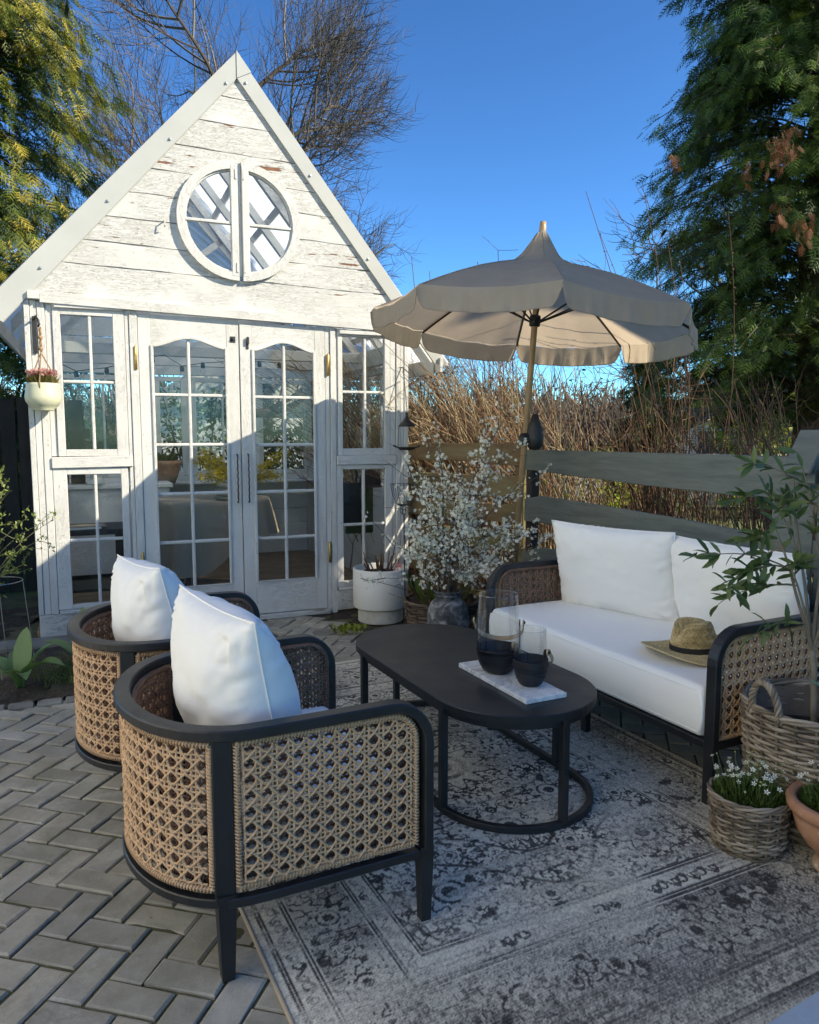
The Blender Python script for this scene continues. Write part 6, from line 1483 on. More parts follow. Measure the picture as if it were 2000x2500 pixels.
# ================================================================== plants
def rnd_dir(r, n): return unit(r.randn(n, 3))
def polycurves(r, base, tip, npt, bend, wig=0.0):
    """curved lines from base to tip (m,3)"""
    m = len(base); t_ = np.linspace(0, 1, npt)[None, :, None]
    P = base[:, None]*(1-t_) + tip[:, None]*t_ + bend[:, None]*(4*t_*(1-t_))
    if wig: P = P + wig*np.cumsum(r.randn(m, npt, 3), axis=1)*np.linspace(0, 1, npt)[None, :, None]
    return P
def taper(m, n, r0, r1): return np.broadcast_to(np.linspace(1, 0, n)[None]*(np.asarray(r0).reshape(-1, 1)-np.asarray(r1).reshape(-1, 1)) + np.asarray(r1).reshape(-1, 1), (m, n))
def twig_mat(name, cols):
    t = NT(name); v = t.coords(); n = t.noise(v, 9, 3)
    f = t.math('ADD', t.math('MULTIPLY', t.attr(), 0.8), t.math('MULTIPLY', n, 0.2)); return t.principled(t.ramp(f, cols), 0.7, None, Specular_IOR_Level=0.3)
M['hedge'] = twig_mat('tan_and_red_twigs', [(0.1, (0.12, 0.050, 0.034)), (0.40, (0.25, 0.145, 0.085)), (0.70, (0.46, 0.35, 0.21)), (0.95, (0.30, 0.26, 0.14))])
M['hedge2'] = twig_mat('dark_red_brown_twigs', [(0.1, (0.055, 0.028, 0.020)), (0.5, (0.11, 0.055, 0.032)), (0.9, (0.20, 0.13, 0.07))])
M['bark'] = twig_mat('grey_brown_bark', [(0.1, (0.06, 0.045, 0.035)), (0.6, (0.12, 0.095, 0.075)), (0.95, (0.19, 0.155, 0.12))])
def twig_shrub(label, x, y, n, hgt, spread, lean, seed, mat, r0=0.006, side=3, group='bare twig shrubs growing behind the fences', sub=True):
    r = np.random.RandomState(seed); T = thing('bare_shrub', label, 'shrub', (x, y, -0.05), 0, group)
    b = np.stack([r.randn(n)*0.16, r.randn(n)*0.16, np.zeros(n)], -1); h = hgt*(0.55+0.45*r.rand(n)**0.7)
    tip = b + np.stack([r.randn(n)*spread + lean[0], r.randn(n)*spread + lean[1], h], -1); bend = np.stack([-(tip-b)[:, 0]*0.16+r.randn(n)*0.05, -(tip-b)[:, 1]*0.16+r.randn(n)*0.05, 0.10*h], -1)
    P = polycurves(r, b, tip, 8, bend, 0.006); mb = MB(); rr = r0*(0.55+0.7*r.rand(n)); ti = r.rand(n)
    tubes(mb, P, taper(n, 8, rr, rr*0.30), 4, ti)
    if side:
        m = n*side; i = r.randint(0, n, m); k = r.randint(2, 7, m); s0 = P[i, k]; d = unit(P[i, k]-P[i, k-1]); L = (0.14+0.30*r.rand(m))*hgt*0.42
        d2 = unit(d*0.9 + r.randn(m, 3)*0.75 + [0, 0, 0.2]); s1 = s0 + d2*L[:, None]; Q = polycurves(r, s0, s1, 4, r.randn(m, 3)*0.02); tubes(mb, Q, taper(m, 4, rr[i]*0.55, rr[i]*0.22), 3, np.clip(ti[i]+0.15*r.randn(m), 0, 1))
    o = mb.build('twigs', mat, T); o['kind'] = 'stuff'; return T
hx = [(-0.15, 7.5), (0.15, 7.25), (0.45, 7.35), (0.75, 6.95), (1.05, 7.05), (1.35, 6.5), (1.65, 6.75), (0.1, 7.9), (0.9, 7.6), (1.5, 7.3)]
where = ['right beside the shed corner', 'behind the bird feeder', 'behind the upper blossom sprays', 'left of the parasol pole', 'directly behind the parasol pole', 'just right of the parasol pole', 'under the right half of the parasol', 'farthest back behind the shed corner', 'in the back row behind the parasol pole', 'in the back row right of the parasol pole']
for i, (x, y) in enumerate(hx):
    twig_shrub('dense tan twiggy shrub ' + where[i], x, y, 135 if x < 1.2 else 42, 2.30 if i < 7 else 2.65, 0.52, (-0.62, 0.1), 100+i, M['hedge'], 0.0058, 4)
rx = [(1.95, 5.9), (2.25, 5.6), (2.35, 5.05), (2.6, 4.75), (2.0, 6.5), (2.75, 5.4)]
where = ['with tall shoots rising past the right tip of the parasol', 'under the left edge of the dark conifer', 'behind the middle of the grey fence', 'behind the grey fence near the nest box', 'in the back row under the parasol edge', 'in front of the dark conifer trunk']
for i, (x, y) in enumerate(rx):
    twig_shrub('sparse dark red stemmed shrub ' + where[i], x, y, 46, 1.9 if i != 0 else 2.2, 0.30, (-0.18, 0.0), 140+i, M['hedge2'], 0.0062, 2)
# a few long whips standing clear against the sky
T = thing('bare_shrub', 'group of long thin red shoots standing against the sky right of the parasol', 'shrub', (2.02, 5.75, 0), 0, 'bare twig shrubs growing behind the fences')
r = np.random.RandomState(5); n = 13; b = np.stack([r.randn(n)*.12, r.randn(n)*.12, np.full(n, .6)], -1); tip = b + np.stack([r.rand(n)*0.7-0.62, r.randn(n)*.2, 1.5+1.15*r.rand(n)], -1)
P = polycurves(r, b, tip, 9, np.stack([0.10+0*r.rand(n), 0*r.rand(n), 0*r.rand(n)], -1), 0.004); mb = MB(); tubes(mb, P, taper(n, 9, 0.0060, 0.0022), 4, 0.3+0.5*r.rand(n))
kk = []; 
for i in range(n):
    for q in np.linspace(0.35, 0.98, 14): kk.append([P[i, int(q*8)]*(1-(q*8 % 1))+P[i, min(8, int(q*8)+1)]*(q*8 % 1)])
kk = np.array(kk)[:, 0]; tubes(mb, np.stack([kk, kk+unit(r.randn(len(kk), 3)+[0, 0, 1])*0.018], 1), 0.003, 4, 0.7); o = mb.build('twigs', M['hedge2'], T); o['kind'] = 'stuff'
# thin whips left of the parasol, above the hedge
T = thing('bare_shrub', 'few thin shoots standing above the tan hedge left of the parasol', 'shrub', (0.3, 7.2, 0), 0, 'bare twig shrubs growing behind the fences')
tips = np.array([[-0.27, 0.0, 3.05], [-0.12, 0.1, 2.96], [0.35, 0.2, 3.05], [0.42, 0.3, 2.85], [0.52, 0.1, 3.12], [0.62, 0.1, 2.95]]); b = tips*[1, 1, 0] + [0.12, 0, 1.3]; P = polycurves(r, b, tips, 8, np.zeros((6, 3)), 0.004); mb = MB(); tubes(mb, P, taper(6, 8, 0.007, 0.003), 4, 0.4)
s0 = P[2:].reshape(-1, 3)[r.randint(8, 32, 60)]; tubes(mb, polycurves(r, s0, s0+unit(r.randn(60, 3)*[1, .6, .8]+[0, 0, .7])*(0.08+.16*r.rand(60))[:, None], 4, np.zeros((60, 3)), 0.004), 0.0024, 3, 0.5); o = mb.build('twigs', M['bark'], T); o['kind'] = 'stuff'

# ---- conifers: branches carrying flat feathery sprays
def spray_template(nside=4, droop=0.20):
    V = []; F = []
    def rhomb(p, d, L, w, z0, z1):
        d = np.array(d)/np.linalg.norm(d); n_ = np.array([-d[1], d[0]]); b = len(V)
        for q, s_ in ((0, 0), (0.45, w), (1, 0), (0.45, -w)):
            xy = np.array(p) + d*L*q + n_*s_; V.append([xy[0], xy[1], z0+(z1-z0)*q])
        F.extend([[b, b+3, b+2], [b, b+2, b+1]])
    def tri(p, d, L, w, z0, z1):
        d = np.array(d)/np.linalg.norm(d); n_ = np.array([-d[1], d[0]]); b = len(V); p = np.array(p)
        for xy, zz in ((p + n_*w, z0), (p - n_*w, z0), (p + d*L, z1)): V.append([xy[0], xy[1], zz])
        F.append([b, b+1, b+2])
    z = lambda x: -droop*x*x
    tri((0, 0), (1, 0), 1.0, 0.020, 0, -droop)
    for i in range(nside):
        x = 0.10 + 0.78*i/nside
        for sg in (-1, 1):
            xx = x + (0.05 if sg > 0 else 0.0); L = (0.44*(1-xx)**0.8+0.09); ang = radians(44); d = (cos(ang), sg*sin(ang)); tri((xx, 0), d, L*1.1, 0.034, z(xx), z(xx+L*.7))
            for q in ((0.45,) if L > 0.30 else ()):
                px_ = xx + d[0]*L*q; py_ = d[1]*L*q
                tri((px_, py_), (cos(ang*2.0), sg*sin(ang*2.0)), L*0.36, 0.017, z(px_), z(px_+.05)); tri((px_, py_), (1, sg*0.05), L*0.40, 0.017, z(px_), z(px_+.1))
    return np.array(V), np.array(F)
SPV, SPF = spray_template(); SPV2, SPF2 = spray_template(5, 0.25)
def conifer(name, label, base, H, z0, radf, nb, nsp, size, seed, leafm, droop, group=None, face=None, tipc=0.25, tmpl=(SPV, SPF), trunk_r=0.14, up0=0.15):
    r = np.random.RandomState(seed); T = thing(name, label, 'tree', (base[0], base[1], 0), 0, group)
    h = z0 + (H-z0)*r.rand(nb); a = r.rand(nb)*2*pi
    if face is not None:
        k = r.rand(nb) < 0.62; a[k] = face + (r.rand(k.sum())-0.5)*pi*1.15
    R_ = np.array([radf(q) for q in h])*(0.62+0.42*r.rand(nb)**0.6)*(0.80+0.40*vnoise(a*2.2+10, h*1.3, seed))
    out = np.stack([np.cos(a), np.sin(a), np.zeros(nb)], -1); s0 = np.stack([0*h, 0*h, h-0.10*R_], -1); tip = s0 + out*R_[:, None] + np.stack([0*h, 0*h, R_*(up0 - droop*(0.5+r.rand(nb)))], -1)
    P = polycurves(r, s0, tip, 8, np.stack([0*h, 0*h, R_*0.16], -1), 0.01)
    mb = MB(); tubes(mb, P, taper(nb, 8, 0.012+0*h, 0.003+0*h), 4, 0.4); o = mb.build('branches', M['bark'], T); o['kind'] = 'stuff'
    mb = MB(); zz = np.linspace(0, H*0.92, 12); tube(mb, np.stack([0.05*np.sin(zz*1.3), 0.05*np.cos(zz*1.1), zz-0.1], -1), np.linspace(trunk_r, 0.02, 12), 14, 0.35); mb.build('trunk', M['bark'], T, smooth=True)
    m = nb*nsp; i = np.repeat(np.arange(nb), nsp); q = 0.15 + 0.85*r.rand(m)**0.75; f = q*7; k = np.minimum(f.astype(int), 6); w = (f-k)[:, None]
    side = unit(np.cross(out, [0, 0, 1.0])); C = P[i, k]*(1-w) + P[i, k+1]*w + side[i]*(r.randn(m)*0.12*R_[i]*(1.1-q))[:, None] + r.randn(m, 3)*(0.018*R_[i]+0.01)[:, None]
    D = unit(unit(P[i, k+1]-P[i, k])*1.0 + r.randn(m, 3)*0.34 + np.array([0, 0, -droop*1.0])); up = unit(np.array([0, 0, 1.0]) + r.randn(m, 3)*0.40 + out[i]*0.65)
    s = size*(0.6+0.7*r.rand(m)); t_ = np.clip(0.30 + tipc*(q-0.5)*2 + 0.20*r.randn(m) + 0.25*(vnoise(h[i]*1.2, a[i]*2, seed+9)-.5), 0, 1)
    mb = MB(); scatter(mb, tmpl[0], tmpl[1], frames(D, up)*s[:, None, None], C, t_)
    m = nb*16; i = np.repeat(np.arange(nb), 16); q = 0.04 + 0.72*r.rand(m); f = q*7; k = np.minimum(f.astype(int), 6); w = (f-k)[:, None]; C = P[i, k]*(1-w)+P[i, k+1]*w + r.randn(m, 3)*0.05*R_[i][:, None]
    scatter(mb, LEAF_V*[1, 0.9, 1], LEAF_F, frames(unit(r.randn(m, 3)+[0, 0, -.3]), rnd_dir(r, m))*(size*(0.5+0.5*r.rand(m)))[:, None, None], C, 0.25*r.rand(m)); o = mb.build('crown', leafm, T); o['kind'] = 'stuff'; return T
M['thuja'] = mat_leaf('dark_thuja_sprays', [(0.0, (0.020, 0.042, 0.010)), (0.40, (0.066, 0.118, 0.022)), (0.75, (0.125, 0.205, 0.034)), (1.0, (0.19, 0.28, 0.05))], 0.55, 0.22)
M['golden'] = mat_leaf('golden_cypress_sprays', [(0.0, (0.016, 0.036, 0.008)), (0.38, (0.048, 0.088, 0.015)), (0.64, (0.120, 0.155, 0.024)), (0.86, (0.33, 0.28, 0.045)), (1.0, (0.46, 0.37, 0.07))], 0.55, 0.30)
def rr_(h):
    return float(np.interp(h, [1.5, 2.2, 3.25, 4.1, 5.4, 6.9, 9.0, 11.0], [1.45, 1.85, 2.0, 1.95, 1.60, 1.20, 0.80, 0.1]))
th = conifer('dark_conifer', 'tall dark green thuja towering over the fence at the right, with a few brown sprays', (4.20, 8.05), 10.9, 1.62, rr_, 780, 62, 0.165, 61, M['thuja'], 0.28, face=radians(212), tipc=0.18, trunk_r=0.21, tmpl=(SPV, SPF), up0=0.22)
r = np.random.RandomState(77); M['deadspray'] = mat_leaf('dead_brown_sprays', [(0, (0.10, 0.035, 0.015)), (1, (0.24, 0.10, 0.045))], 0.8, 0.2)
for (x, y, z, n_, sp) in ((2.90, 6.15, 3.66, 30, 0.055), (2.06, 6.2, 3.60, 4, 0.02), (2.90, 6.1, 3.16, 6, 0.04), (3.10, 6.1, 3.02, 9, 0.05), (2.66, 6.2, 3.52, 4, 0.03)):
    n_ *= 2; C = np.array([x-4.20, y-8.05, z]) + r.randn(n_, 3)*[sp, sp, sp*1.3]; mb = MB(); scatter(mb, SPV, SPF, frames(unit(r.randn(n_, 3)*0.4+[0, -0.3, -1]), unit(r.randn(n_, 3)+[0, -1, 0]))*0.10, C, r.rand(n_)); o = mb.build('dead_sprays', M['deadspray'], th); o['kind'] = 'stuff'
def rl_(h):
    return float(np.interp(h, [0.2, 1.5, 3.0, 5.0, 6.5, 8.0, 10.5], [2.2, 2.5, 2.55, 2.45, 2.2, 1.8, 0.5]))
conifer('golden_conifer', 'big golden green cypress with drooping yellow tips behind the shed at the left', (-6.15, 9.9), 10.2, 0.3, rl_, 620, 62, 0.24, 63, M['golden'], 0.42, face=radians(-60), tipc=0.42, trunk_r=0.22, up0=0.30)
conifer('far_conifer', 'sunlit mid green spruce beyond the hedge right of the parasol pole', (3.9, 12.5), 3.0, 0.2, lambda h: float(np.interp(h, [0, 1, 2, 3.0], [0.95, 0.85, 0.55, 0.1])), 150, 9, 0.26, 65, M['golden'], 0.1, face=radians(-90), tipc=0.0)
conifer('narrow_conifer', 'narrow green thuja column seen through the left shed door', (-2.05, 9.9), 3.3, 0.1, lambda h: float(np.interp(h, [0, 1, 2.5, 3.3], [0.36, 0.40, 0.33, 0.1])), 130, 9, 0.17, 66, M['golden'], 0.0, face=radians(-90), tipc=0.1)

# ---- bare deciduous trees
def bare_tree(label, base, H, crown, seed, group, lean=(0, 0), lev=(8, 6, 6, 5), zf=0.30, rtr=0.16, thin=1.0):
    r = np.random.RandomState(seed); T = thing('bare_tree', label, 'tree', (base[0], base[1], -0.1), 0, group); cen = np.array([lean[0], lean[1], H*0.62]); mb = MB()
    trunk = np.array([[0, 0, 0], [0.02*H*r.randn(), 0.02*H*r.randn(), H*zf*0.5], [lean[0]*0.2, lean[1]*.2, H*zf], [lean[0]*.45, lean[1]*.45, H*0.52], [lean[0]*.7, lean[1]*.7, H*0.78]])
    tt = np.linspace(0, 4, 14); tp_ = np.stack([np.interp(tt, np.arange(5), trunk[:, i]) for i in range(3)], -1); tm = MB(); tube(tm, tp_, np.linspace(rtr, rtr*0.25, 14), 10, 0.5); tm.build('trunk', M['bark'], T, smooth=True)
    parents = tp_[None]; prad = np.linspace(rtr, rtr*0.25, 14)[None]; Ls = [0.36*H, 0.22*H, 0.115*H, 0.065*H]; rad0 = [rtr*0.42, rtr*0.17, 0.0125*thin, 0.0078*thin]; npt = [9, 7, 5, 4]
    for lv in range(4):
        m0 = len(parents); m = m0*lev[lv]; i = np.repeat(np.arange(m0), lev[lv]); npar = parents.shape[1]
        q = (0.34 + 0.64*((np.tile(np.arange(lev[lv]), m0)+r.rand(m))/lev[lv]) if lv == 0 else 0.22+0.78*((np.tile(np.arange(lev[lv]), m0)+r.rand(m))/lev[lv]))*(npar-1); k = np.minimum(q.astype(int), npar-2); w = (q-k)[:, None]
        s0 = parents[i, k]*(1-w) + parents[i, k+1]*w; pd = unit(parents[i, k+1]-parents[i, k]); outw = unit(s0-cen*[1, 1, 0.75]+1e-3); rd = rnd_dir(r, m)
        rd = unit(rd - (rd*pd).sum(1, keepdims=True)*pd)
        if lv == 0: d = unit(pd*0.55 + rd*0.95*[1, 1, 0.45] + [0, 0, 0.22])
        else: d = unit(pd*0.75 + rd*0.72 + outw*0.30 + [0, 0, 0.05])
        L = Ls[lv]*(0.65+0.55*r.rand(m)); 
        if lv == 0: L *= np.interp(s0[:, 2]/H, [0.25, 0.5, 0.8], [1.15, 1.0, 0.6])
        end = s0 + d*L[:, None]; e = (end-cen)/np.array(crown); nrm = np.linalg.norm(e, axis=1, keepdims=True); lim = 0.95+0.35*r.rand(m, 1); end = np.where(nrm > lim, s0 + (end-s0)*np.clip(0.25+0.75*(lim/nrm), 0.25, 1)**2, end)
        C = polycurves(r, s0, end, npt[lv], rd*L[:, None]*0.10 + [0, 0, 0.02*H if lv == 0 else 0.0], L.mean()*0.012)
        rr = rad0[lv]*(0.7+0.5*r.rand(m)); tubes(mb, C, taper(m, npt[lv], rr, rr*0.4), 6 if lv == 0 else (4 if lv == 1 else 3), r.rand(m)); parents = C
    o = mb.build('crown', M['bark'], T); o['kind'] = 'stuff'; return T
bare_tree('large bare tree with a dense rounded crown behind the shed roof', (-3.35, 16.5), 11.6, (2.45, 2.4, 4.1), 200, 'leafless trees', lean=(-0.3, 0), lev=(15, 10, 10, 8), rtr=0.145, zf=0.20, thin=0.62)
bare_tree('smaller bare tree showing low beyond the right slope of the shed roof', (-1.35, 19.0), 6.9, (1.6, 1.6, 2.4), 203, 'leafless trees', lev=(8, 6, 6, 4), rtr=0.10)
bare_tree('distant bare tree with long fine branches between the parasol and the dark conifer', (6.3, 13.5), 6.4, (3.3, 2.2, 2.6), 207, 'leafless trees', lean=(-1.0, 0), lev=(8, 6, 5, 4), rtr=0.13, thin=0.9)

# ---- leafy background bushes, houses and far wood
def leaf_bush(label, base, rad, n, seed, mat, size=0.05, name='leafy_bush', group=None, cat='bush'):
    r = np.random.RandomState(seed); T = thing(name, label, cat, (base[0], base[1], 0), 0, group); d = rnd_dir(r, n); q = 0.55+0.45*r.rand(n)**0.5; lump = 0.75+0.5*vnoise(d[:, 0]*2+9, d[:, 2]*2+9, seed)
    C = d*q[:, None]*lump[:, None]*np.array(rad) + [0, 0, rad[2]*0.8]; C = C[C[:, 2] > 0]; n = len(C)
    mb = MB(); scatter(mb, LEAF_V*[1, 1.8, 1], LEAF_F, frames(rnd_dir(r, n), rnd_dir(r, n))*(size*(0.6+0.8*r.rand(n)))[:, None, None], C, np.clip(0.5+0.25*r.randn(n), 0, 1)); o = mb.build('foliage', mat, T); o['kind'] = 'stuff'
    m = 40; b = np.zeros((m, 3)); e = C[r.randint(0, n, m)]; mb = MB(); tubes(mb, polycurves(r, b, e, 5, np.zeros((m, 3)), 0.01), 0.008, 4, 0.4); o = mb.build('stems', M['bark'], T); o['kind'] = 'stuff'; return T
M['lime'] = mat_leaf('fresh_yellow_green_leaves', [(0.0, (0.12, 0.16, 0.02)), (0.5, (0.28, 0.34, 0.045)), (1.0, (0.46, 0.50, 0.08))], 0.5, 0.4)
M['ever'] = mat_leaf('glossy_green_leaves', [(0.0, (0.02, 0.04, 0.01)), (0.5, (0.06, 0.10, 0.02)), (1.0, (0.12, 0.17, 0.04))], 0.4, 0.3)
leaf_bush('bright yellow green bush in the neighbouring garden below the dark blue roof', (7.2, 14.0), (1.5, 1.2, 1.25), 5200, 300, M['lime'], 0.10)
leaf_bush('low yellow green bush glimpsed through the hedge left of the spruce', (2.6, 12.0), (1.1, 1.0, 0.65), 3000, 301, M['lime'], 0.08)
leaf_bush('dark evergreen bush seen low through the fence gaps', (0.3, 9.4), (1.1, 0.8, 0.75), 3000, 302, M['ever'], 0.07)
leaf_bush('green bush seen through the back windows of the shed', (-3.0, 10.9), (1.3, 0.8, 1.2), 4200, 303, M['ever'], 0.08)
leaf_bush('olive green bush beyond the right shed windows', (-1.1, 10.6), (0.9, 0.8, 1.05), 3200, 304, M['ever'], 0.08)
M['farwall'] = mat_simple('pale_house_wall', (0.62, 0.61, 0.60), 0.9, 0.05, 2, 0.1); M['navy'] = mat_simple('dark_blue_roof_tiles', (0.035, 0.045, 0.075), 0.6, 0.25, 10, 0.3)
fh = thing('far_house', 'pale house with a steep dark blue roof far behind the dark conifer', 'house', (9.6, 20.0, 0), radians(-18))
mb = MB(); box(mb, -2.6, 5, 0, 6, 0, 1.9); mb.build('wall', M['farwall'], fh)
mb = MB(); extrude_poly(mb, [(-3.0, 1.75), (5.4, 1.75), (1.2, 5.4)], -0.3, 6.2); mb.build('roof', M['navy'], fh)
for x in (-1.9, -0.4): 
    mb = MB(); cbox(mb, x, x+0.9, -0.04, 0.0, 0.5, 1.5, 0.01); o = mb.build('window', M['win_dark'], fh); mb = MB(); cbox(mb, x-0.08, x+0.98, -0.025, -0.001, 0.42, 1.58, 0.01); mb.build('frame', M['frame'], o)
gw = thing('garden_wall', 'low pale garden wall seen through the hedge', 'wall', (1.0, 15.5, 0), radians(-4))
mb = MB(); cbox(mb, 0, 8.5, 0, 0.2, 0, 0.95, 0.02); mb.build('wall_body', M['farwall'], gw); mb = MB(); cbox(mb, -0.05, 8.55, -0.04, 0.24, 0.952, 1.03, 0.02); mb.build('coping', M['rawpot'], gw)
fh2 = thing('white_cottage', 'white cottage wall seen through the shed windows and hedge', 'house', (-6.5, 19.5, 0), radians(6))
mb = MB(); box(mb, 0, 5.0, 0, 4, 0, 2.3); mb.build('wall', M['farwall'], fh2); mb = MB(); extrude_poly(mb, [(-0.3, 2.2), (5.3, 2.2), (2.5, 4.0)], -0.2, 4.2); mb.build('roof', M['render_wall'], fh2)
# far wood: one low mass of twigs and foliage round the horizon
r = np.random.RandomState(400); n = 9000; a = radians(40)+r.rand(n)*radians(100); d = 34+18*r.rand(n); x = d*np.cos(a); y = d*np.sin(a); hz = 3.6*(0.6+0.7*vnoise(a*9, d*0.05, 7)); b = np.stack([x, y, 0*x], -1); tp2 = b + np.stack([r.randn(n)*0.8, r.randn(n)*.8, hz*(0.5+0.5*r.rand(n))], -1)
mb = MB(); tubes(mb, polycurves(r, b, tp2, 4, r.randn(n, 3)*0.3), taper(n, 4, 0.07+0*x, 0.02+0*x), 3, r.rand(n)); m = 26000; i = r.randint(0, n, m); q = 0.3+0.7*r.rand(m, 1); C = b[i]*(1-q)+tp2[i]*q + r.randn(m, 3)*0.5
scatter(mb, LEAF_V*[1, 2.2, 1], LEAF_F, frames(rnd_dir(r, m), rnd_dir(r, m))*(0.20*(0.5+r.rand(m)))[:, None, None], C, 0.2+0.3*r.rand(m))
o = mb.build('far_wood', M['bark']); o['kind'] = 'stuff'; tag(o, 'distant leafless wood along the horizon beyond the gardens', 'wood')
# ================================================================== blossom branches in the stoneware vase
def blossom():
    r = np.random.RandomState(500); T = thing('blossom_branches', 'tall branches covered in small white blossom standing in the stoneware vase', 'branches', (VA[0], VA[1], 0.42))
    ends = [(-0.38, 0.00, 0.32), (-0.30, 0.0, 0.62), (-0.28, .1, 0.86), (-0.12, -.05, 0.72), (-0.06, .12, 1.00), (0.10, -.05, 0.66), (0.14, .1, 0.95), (0.24, 0.0, 0.78), (0.42, .05, 1.20), (0.36, .1, 0.92), (0.56, 0.0, 0.80), (0.34, -0.1, 0.48), (0.52, -.05, 0.42), (-0.20, -0.12, 0.38), (0.10, -0.15, 0.36), (0.62, 0.05, 0.30), (-0.42, 0.05, 0.12), (0.30, -.1, 0.22)]
    n = len(ends); b = r.randn(n, 3)*[0.03, 0.03, 0]; tip = np.array(ends)*[0.93, 1, 0.93]; P = polycurves(r, b, tip, 12, np.stack([-tip[:, 0]*0.22, 0*tip[:, 0], 0.03+0*tip[:, 0]], -1), 0.003)
    mb = MB(); rr = np.where(tip[:, 2] > .7, 0.0085, 0.0055); tubes(mb, P, taper(n, 12, rr, rr*0.25), 6, 0.4+0*rr)
    m = n*16; i = r.randint(0, n, m); k = r.randint(3, 12, m); s0 = P[i, k]; d = unit(unit(P[i, k]-P[i, k-1])*0.8 + r.randn(m, 3)*0.65 + [0, 0, 0.2]); L = 0.07+0.19*r.rand(m); S_ = polycurves(r, s0, s0+d*L[:, None], 6, r.randn(m, 3)*0.012)
    tubes(mb, S_, taper(m, 6, 0.0028+0*L, 0.0012+0*L), 4, 0.5)
    m2 = m*2; i2 = r.randint(0, m, m2); k2 = r.randint(1, 6, m2); t0 = S_[i2, k2]; d2 = unit(r.randn(m2, 3)+[0, 0, .4]); S2 = polycurves(r, t0, t0+d2*(0.03+0.05*r.rand(m2))[:, None], 3, np.zeros((m2, 3))); tubes(mb, S2, 0.0011, 3, 0.5)
    o = mb.build('twigs', mat_simple('dark_blossom_wood', (0.10, 0.070, 0.045), 0.8, 0.4, 20, 0.3), T, smooth=True)
    C = np.concatenate([S_[:, 1:].reshape(-1, 3), S2[:, 1:].reshape(-1, 3), S2[:, 2], P[:, 8:].reshape(-1, 3)]); C = np.repeat(C, 2, axis=0) + r.randn(len(C)*2, 3)*0.010; keep = r.rand(len(C)) < (0.34+0.66*(vnoise(C[:, 0]*9+20, C[:, 2]*9+20, 3) > 0.42)); C = C[keep][r.permutation(keep.sum())][:9500]
    n = len(C); up = unit(r.randn(n, 3) + [0, -0.5, 0.5]); X = unit(np.cross(up, r.randn(n, 3))); mb = MB(); scatter(mb, FLV3, FLF3, np.stack([X, np.cross(up, X), up], -1)*(0.0098+0.0042*r.rand(n))[:, None, None], C, r.rand(n)); o = mb.build('blossoms', M['petal'], T); o['kind'] = 'stuff'
blossom()
# a second, sparser twig reaching out over the white planter is part of the tulip basket below
r = np.random.RandomState(510)
T = thing('basket_plants', 'green tulip leaves and trailing stems growing in the dark wicker basket', 'plant', (WB[0], WB[1], 0.28))
BL_V = np.array([[0, 0, 0], [0.2, 0.10, 0.03], [0.2, -0.10, 0.03], [0.5, 0.14, 0.05], [0.5, 0, 0.0], [0.5, -0.14, 0.05], [0.8, 0.09, 0.02], [0.8, -0.09, 0.02], [1.0, 0, -0.08], [0.2, 0, 0.0], [0.8, 0, -0.02]])
BL_F = np.array([[0,2,9],[0,9,1],[9,2,5],[9,5,4],[1,9,4],[1,4,3],[4,5,7],[4,7,10],[3,4,10],[3,10,6],[10,7,8],[6,10,8]])
n = 16; a = r.rand(n)*2*pi; a[:7] = pi+0.9*r.randn(7)*0.4-.4; D = unit(np.stack([np.cos(a)*0.5, np.sin(a)*0.5, np.full(n, 0.9)], -1)); L = np.stack([0.14*np.cos(a), 0.14*np.sin(a), 0*a], -1); mb = MB(); scatter(mb, BL_V*[1, 1.1, 1], BL_F, frames(D, np.stack([np.cos(a), np.sin(a), 0*a], -1))*(0.16+0.10*r.rand(n))[:, None, None], L, 0.2+0.5*r.rand(n)); mb.build('leaf', M['ever'], T, smooth=True)['kind'] = 'stuff'
n = 60; b = r.randn(n, 3)*[0.1, 0.1, 0]; e = b+r.randn(n, 3)*[0.22, 0.16, 0.05]+[0.12, -0.02, 0.16]; mb = MB(); tubes(mb, polycurves(r, b, e, 6, r.randn(n, 3)*0.04+[0, 0, 0.05]), 0.0022, 3, r.rand(n)); mb.build('dry_stems', M['hedge2'], T)['kind'] = 'stuff'
T = thing('budding_twig', 'thin budding twig leaning across the front of the white planter', 'twig', (WP[0]+0.20, WP[1]-0.24, 0.0)); P = polycurves(r, np.array([[0.05, 0, 0.0], [0.05, 0, 0.22], [0.03, 0.0, 0.5]]), np.array([[0.02, 0, 0.95], [-0.14, 0, 0.265], [0.00, 0.0, 0.86]]), 9, np.array([[0.03, 0, 0], [0, 0, -0.015], [-0.02, 0, 0]]), 0.002); mb = MB(); tubes(mb, P, taper(3, 9, 0.0028+np.zeros(3), 0.0012+np.zeros(3)), 4, 0.5); mb.build('stem', M['twig'], T)
C = P[1] + r.randn(9, 3)*0.01; C = np.concatenate([C, P[1]+r.randn(9, 3)*.012, P[0][2:]+r.randn(7, 3)*.008]); n = len(C); up = unit(r.randn(n, 3)); X = unit(np.cross(up, r.randn(n, 3))); mb = MB(); scatter(mb, FLV3, FLF3, np.stack([X, np.cross(up, X), up], -1)*0.006, C, r.rand(n)); mb.build('buds', M['petal'], T)['kind'] = 'stuff'
# bright green seedlings at the foot of the planter
T = thing('green_seedlings', 'bright green leafy tuft at the foot of the white planter', 'plant', (-0.44, 5.36, 0.0)); n = 170; a = r.rand(n)*2*pi; q = np.sqrt(r.rand(n)); L = np.stack([0.13*q*np.cos(a), 0.05*q*np.sin(a), 0.01+0.05*r.rand(n)], -1); mb = MB(); scatter(mb, LEAF_V*[1, 1.7, 1], LEAF_F, frames(unit(r.randn(n, 3)+[0, -0.2, 1.1]))*(0.028+0.018*r.rand(n))[:, None, None], L, r.rand(n)); mb.build('leaves', M['lime'], T)['kind'] = 'stuff'

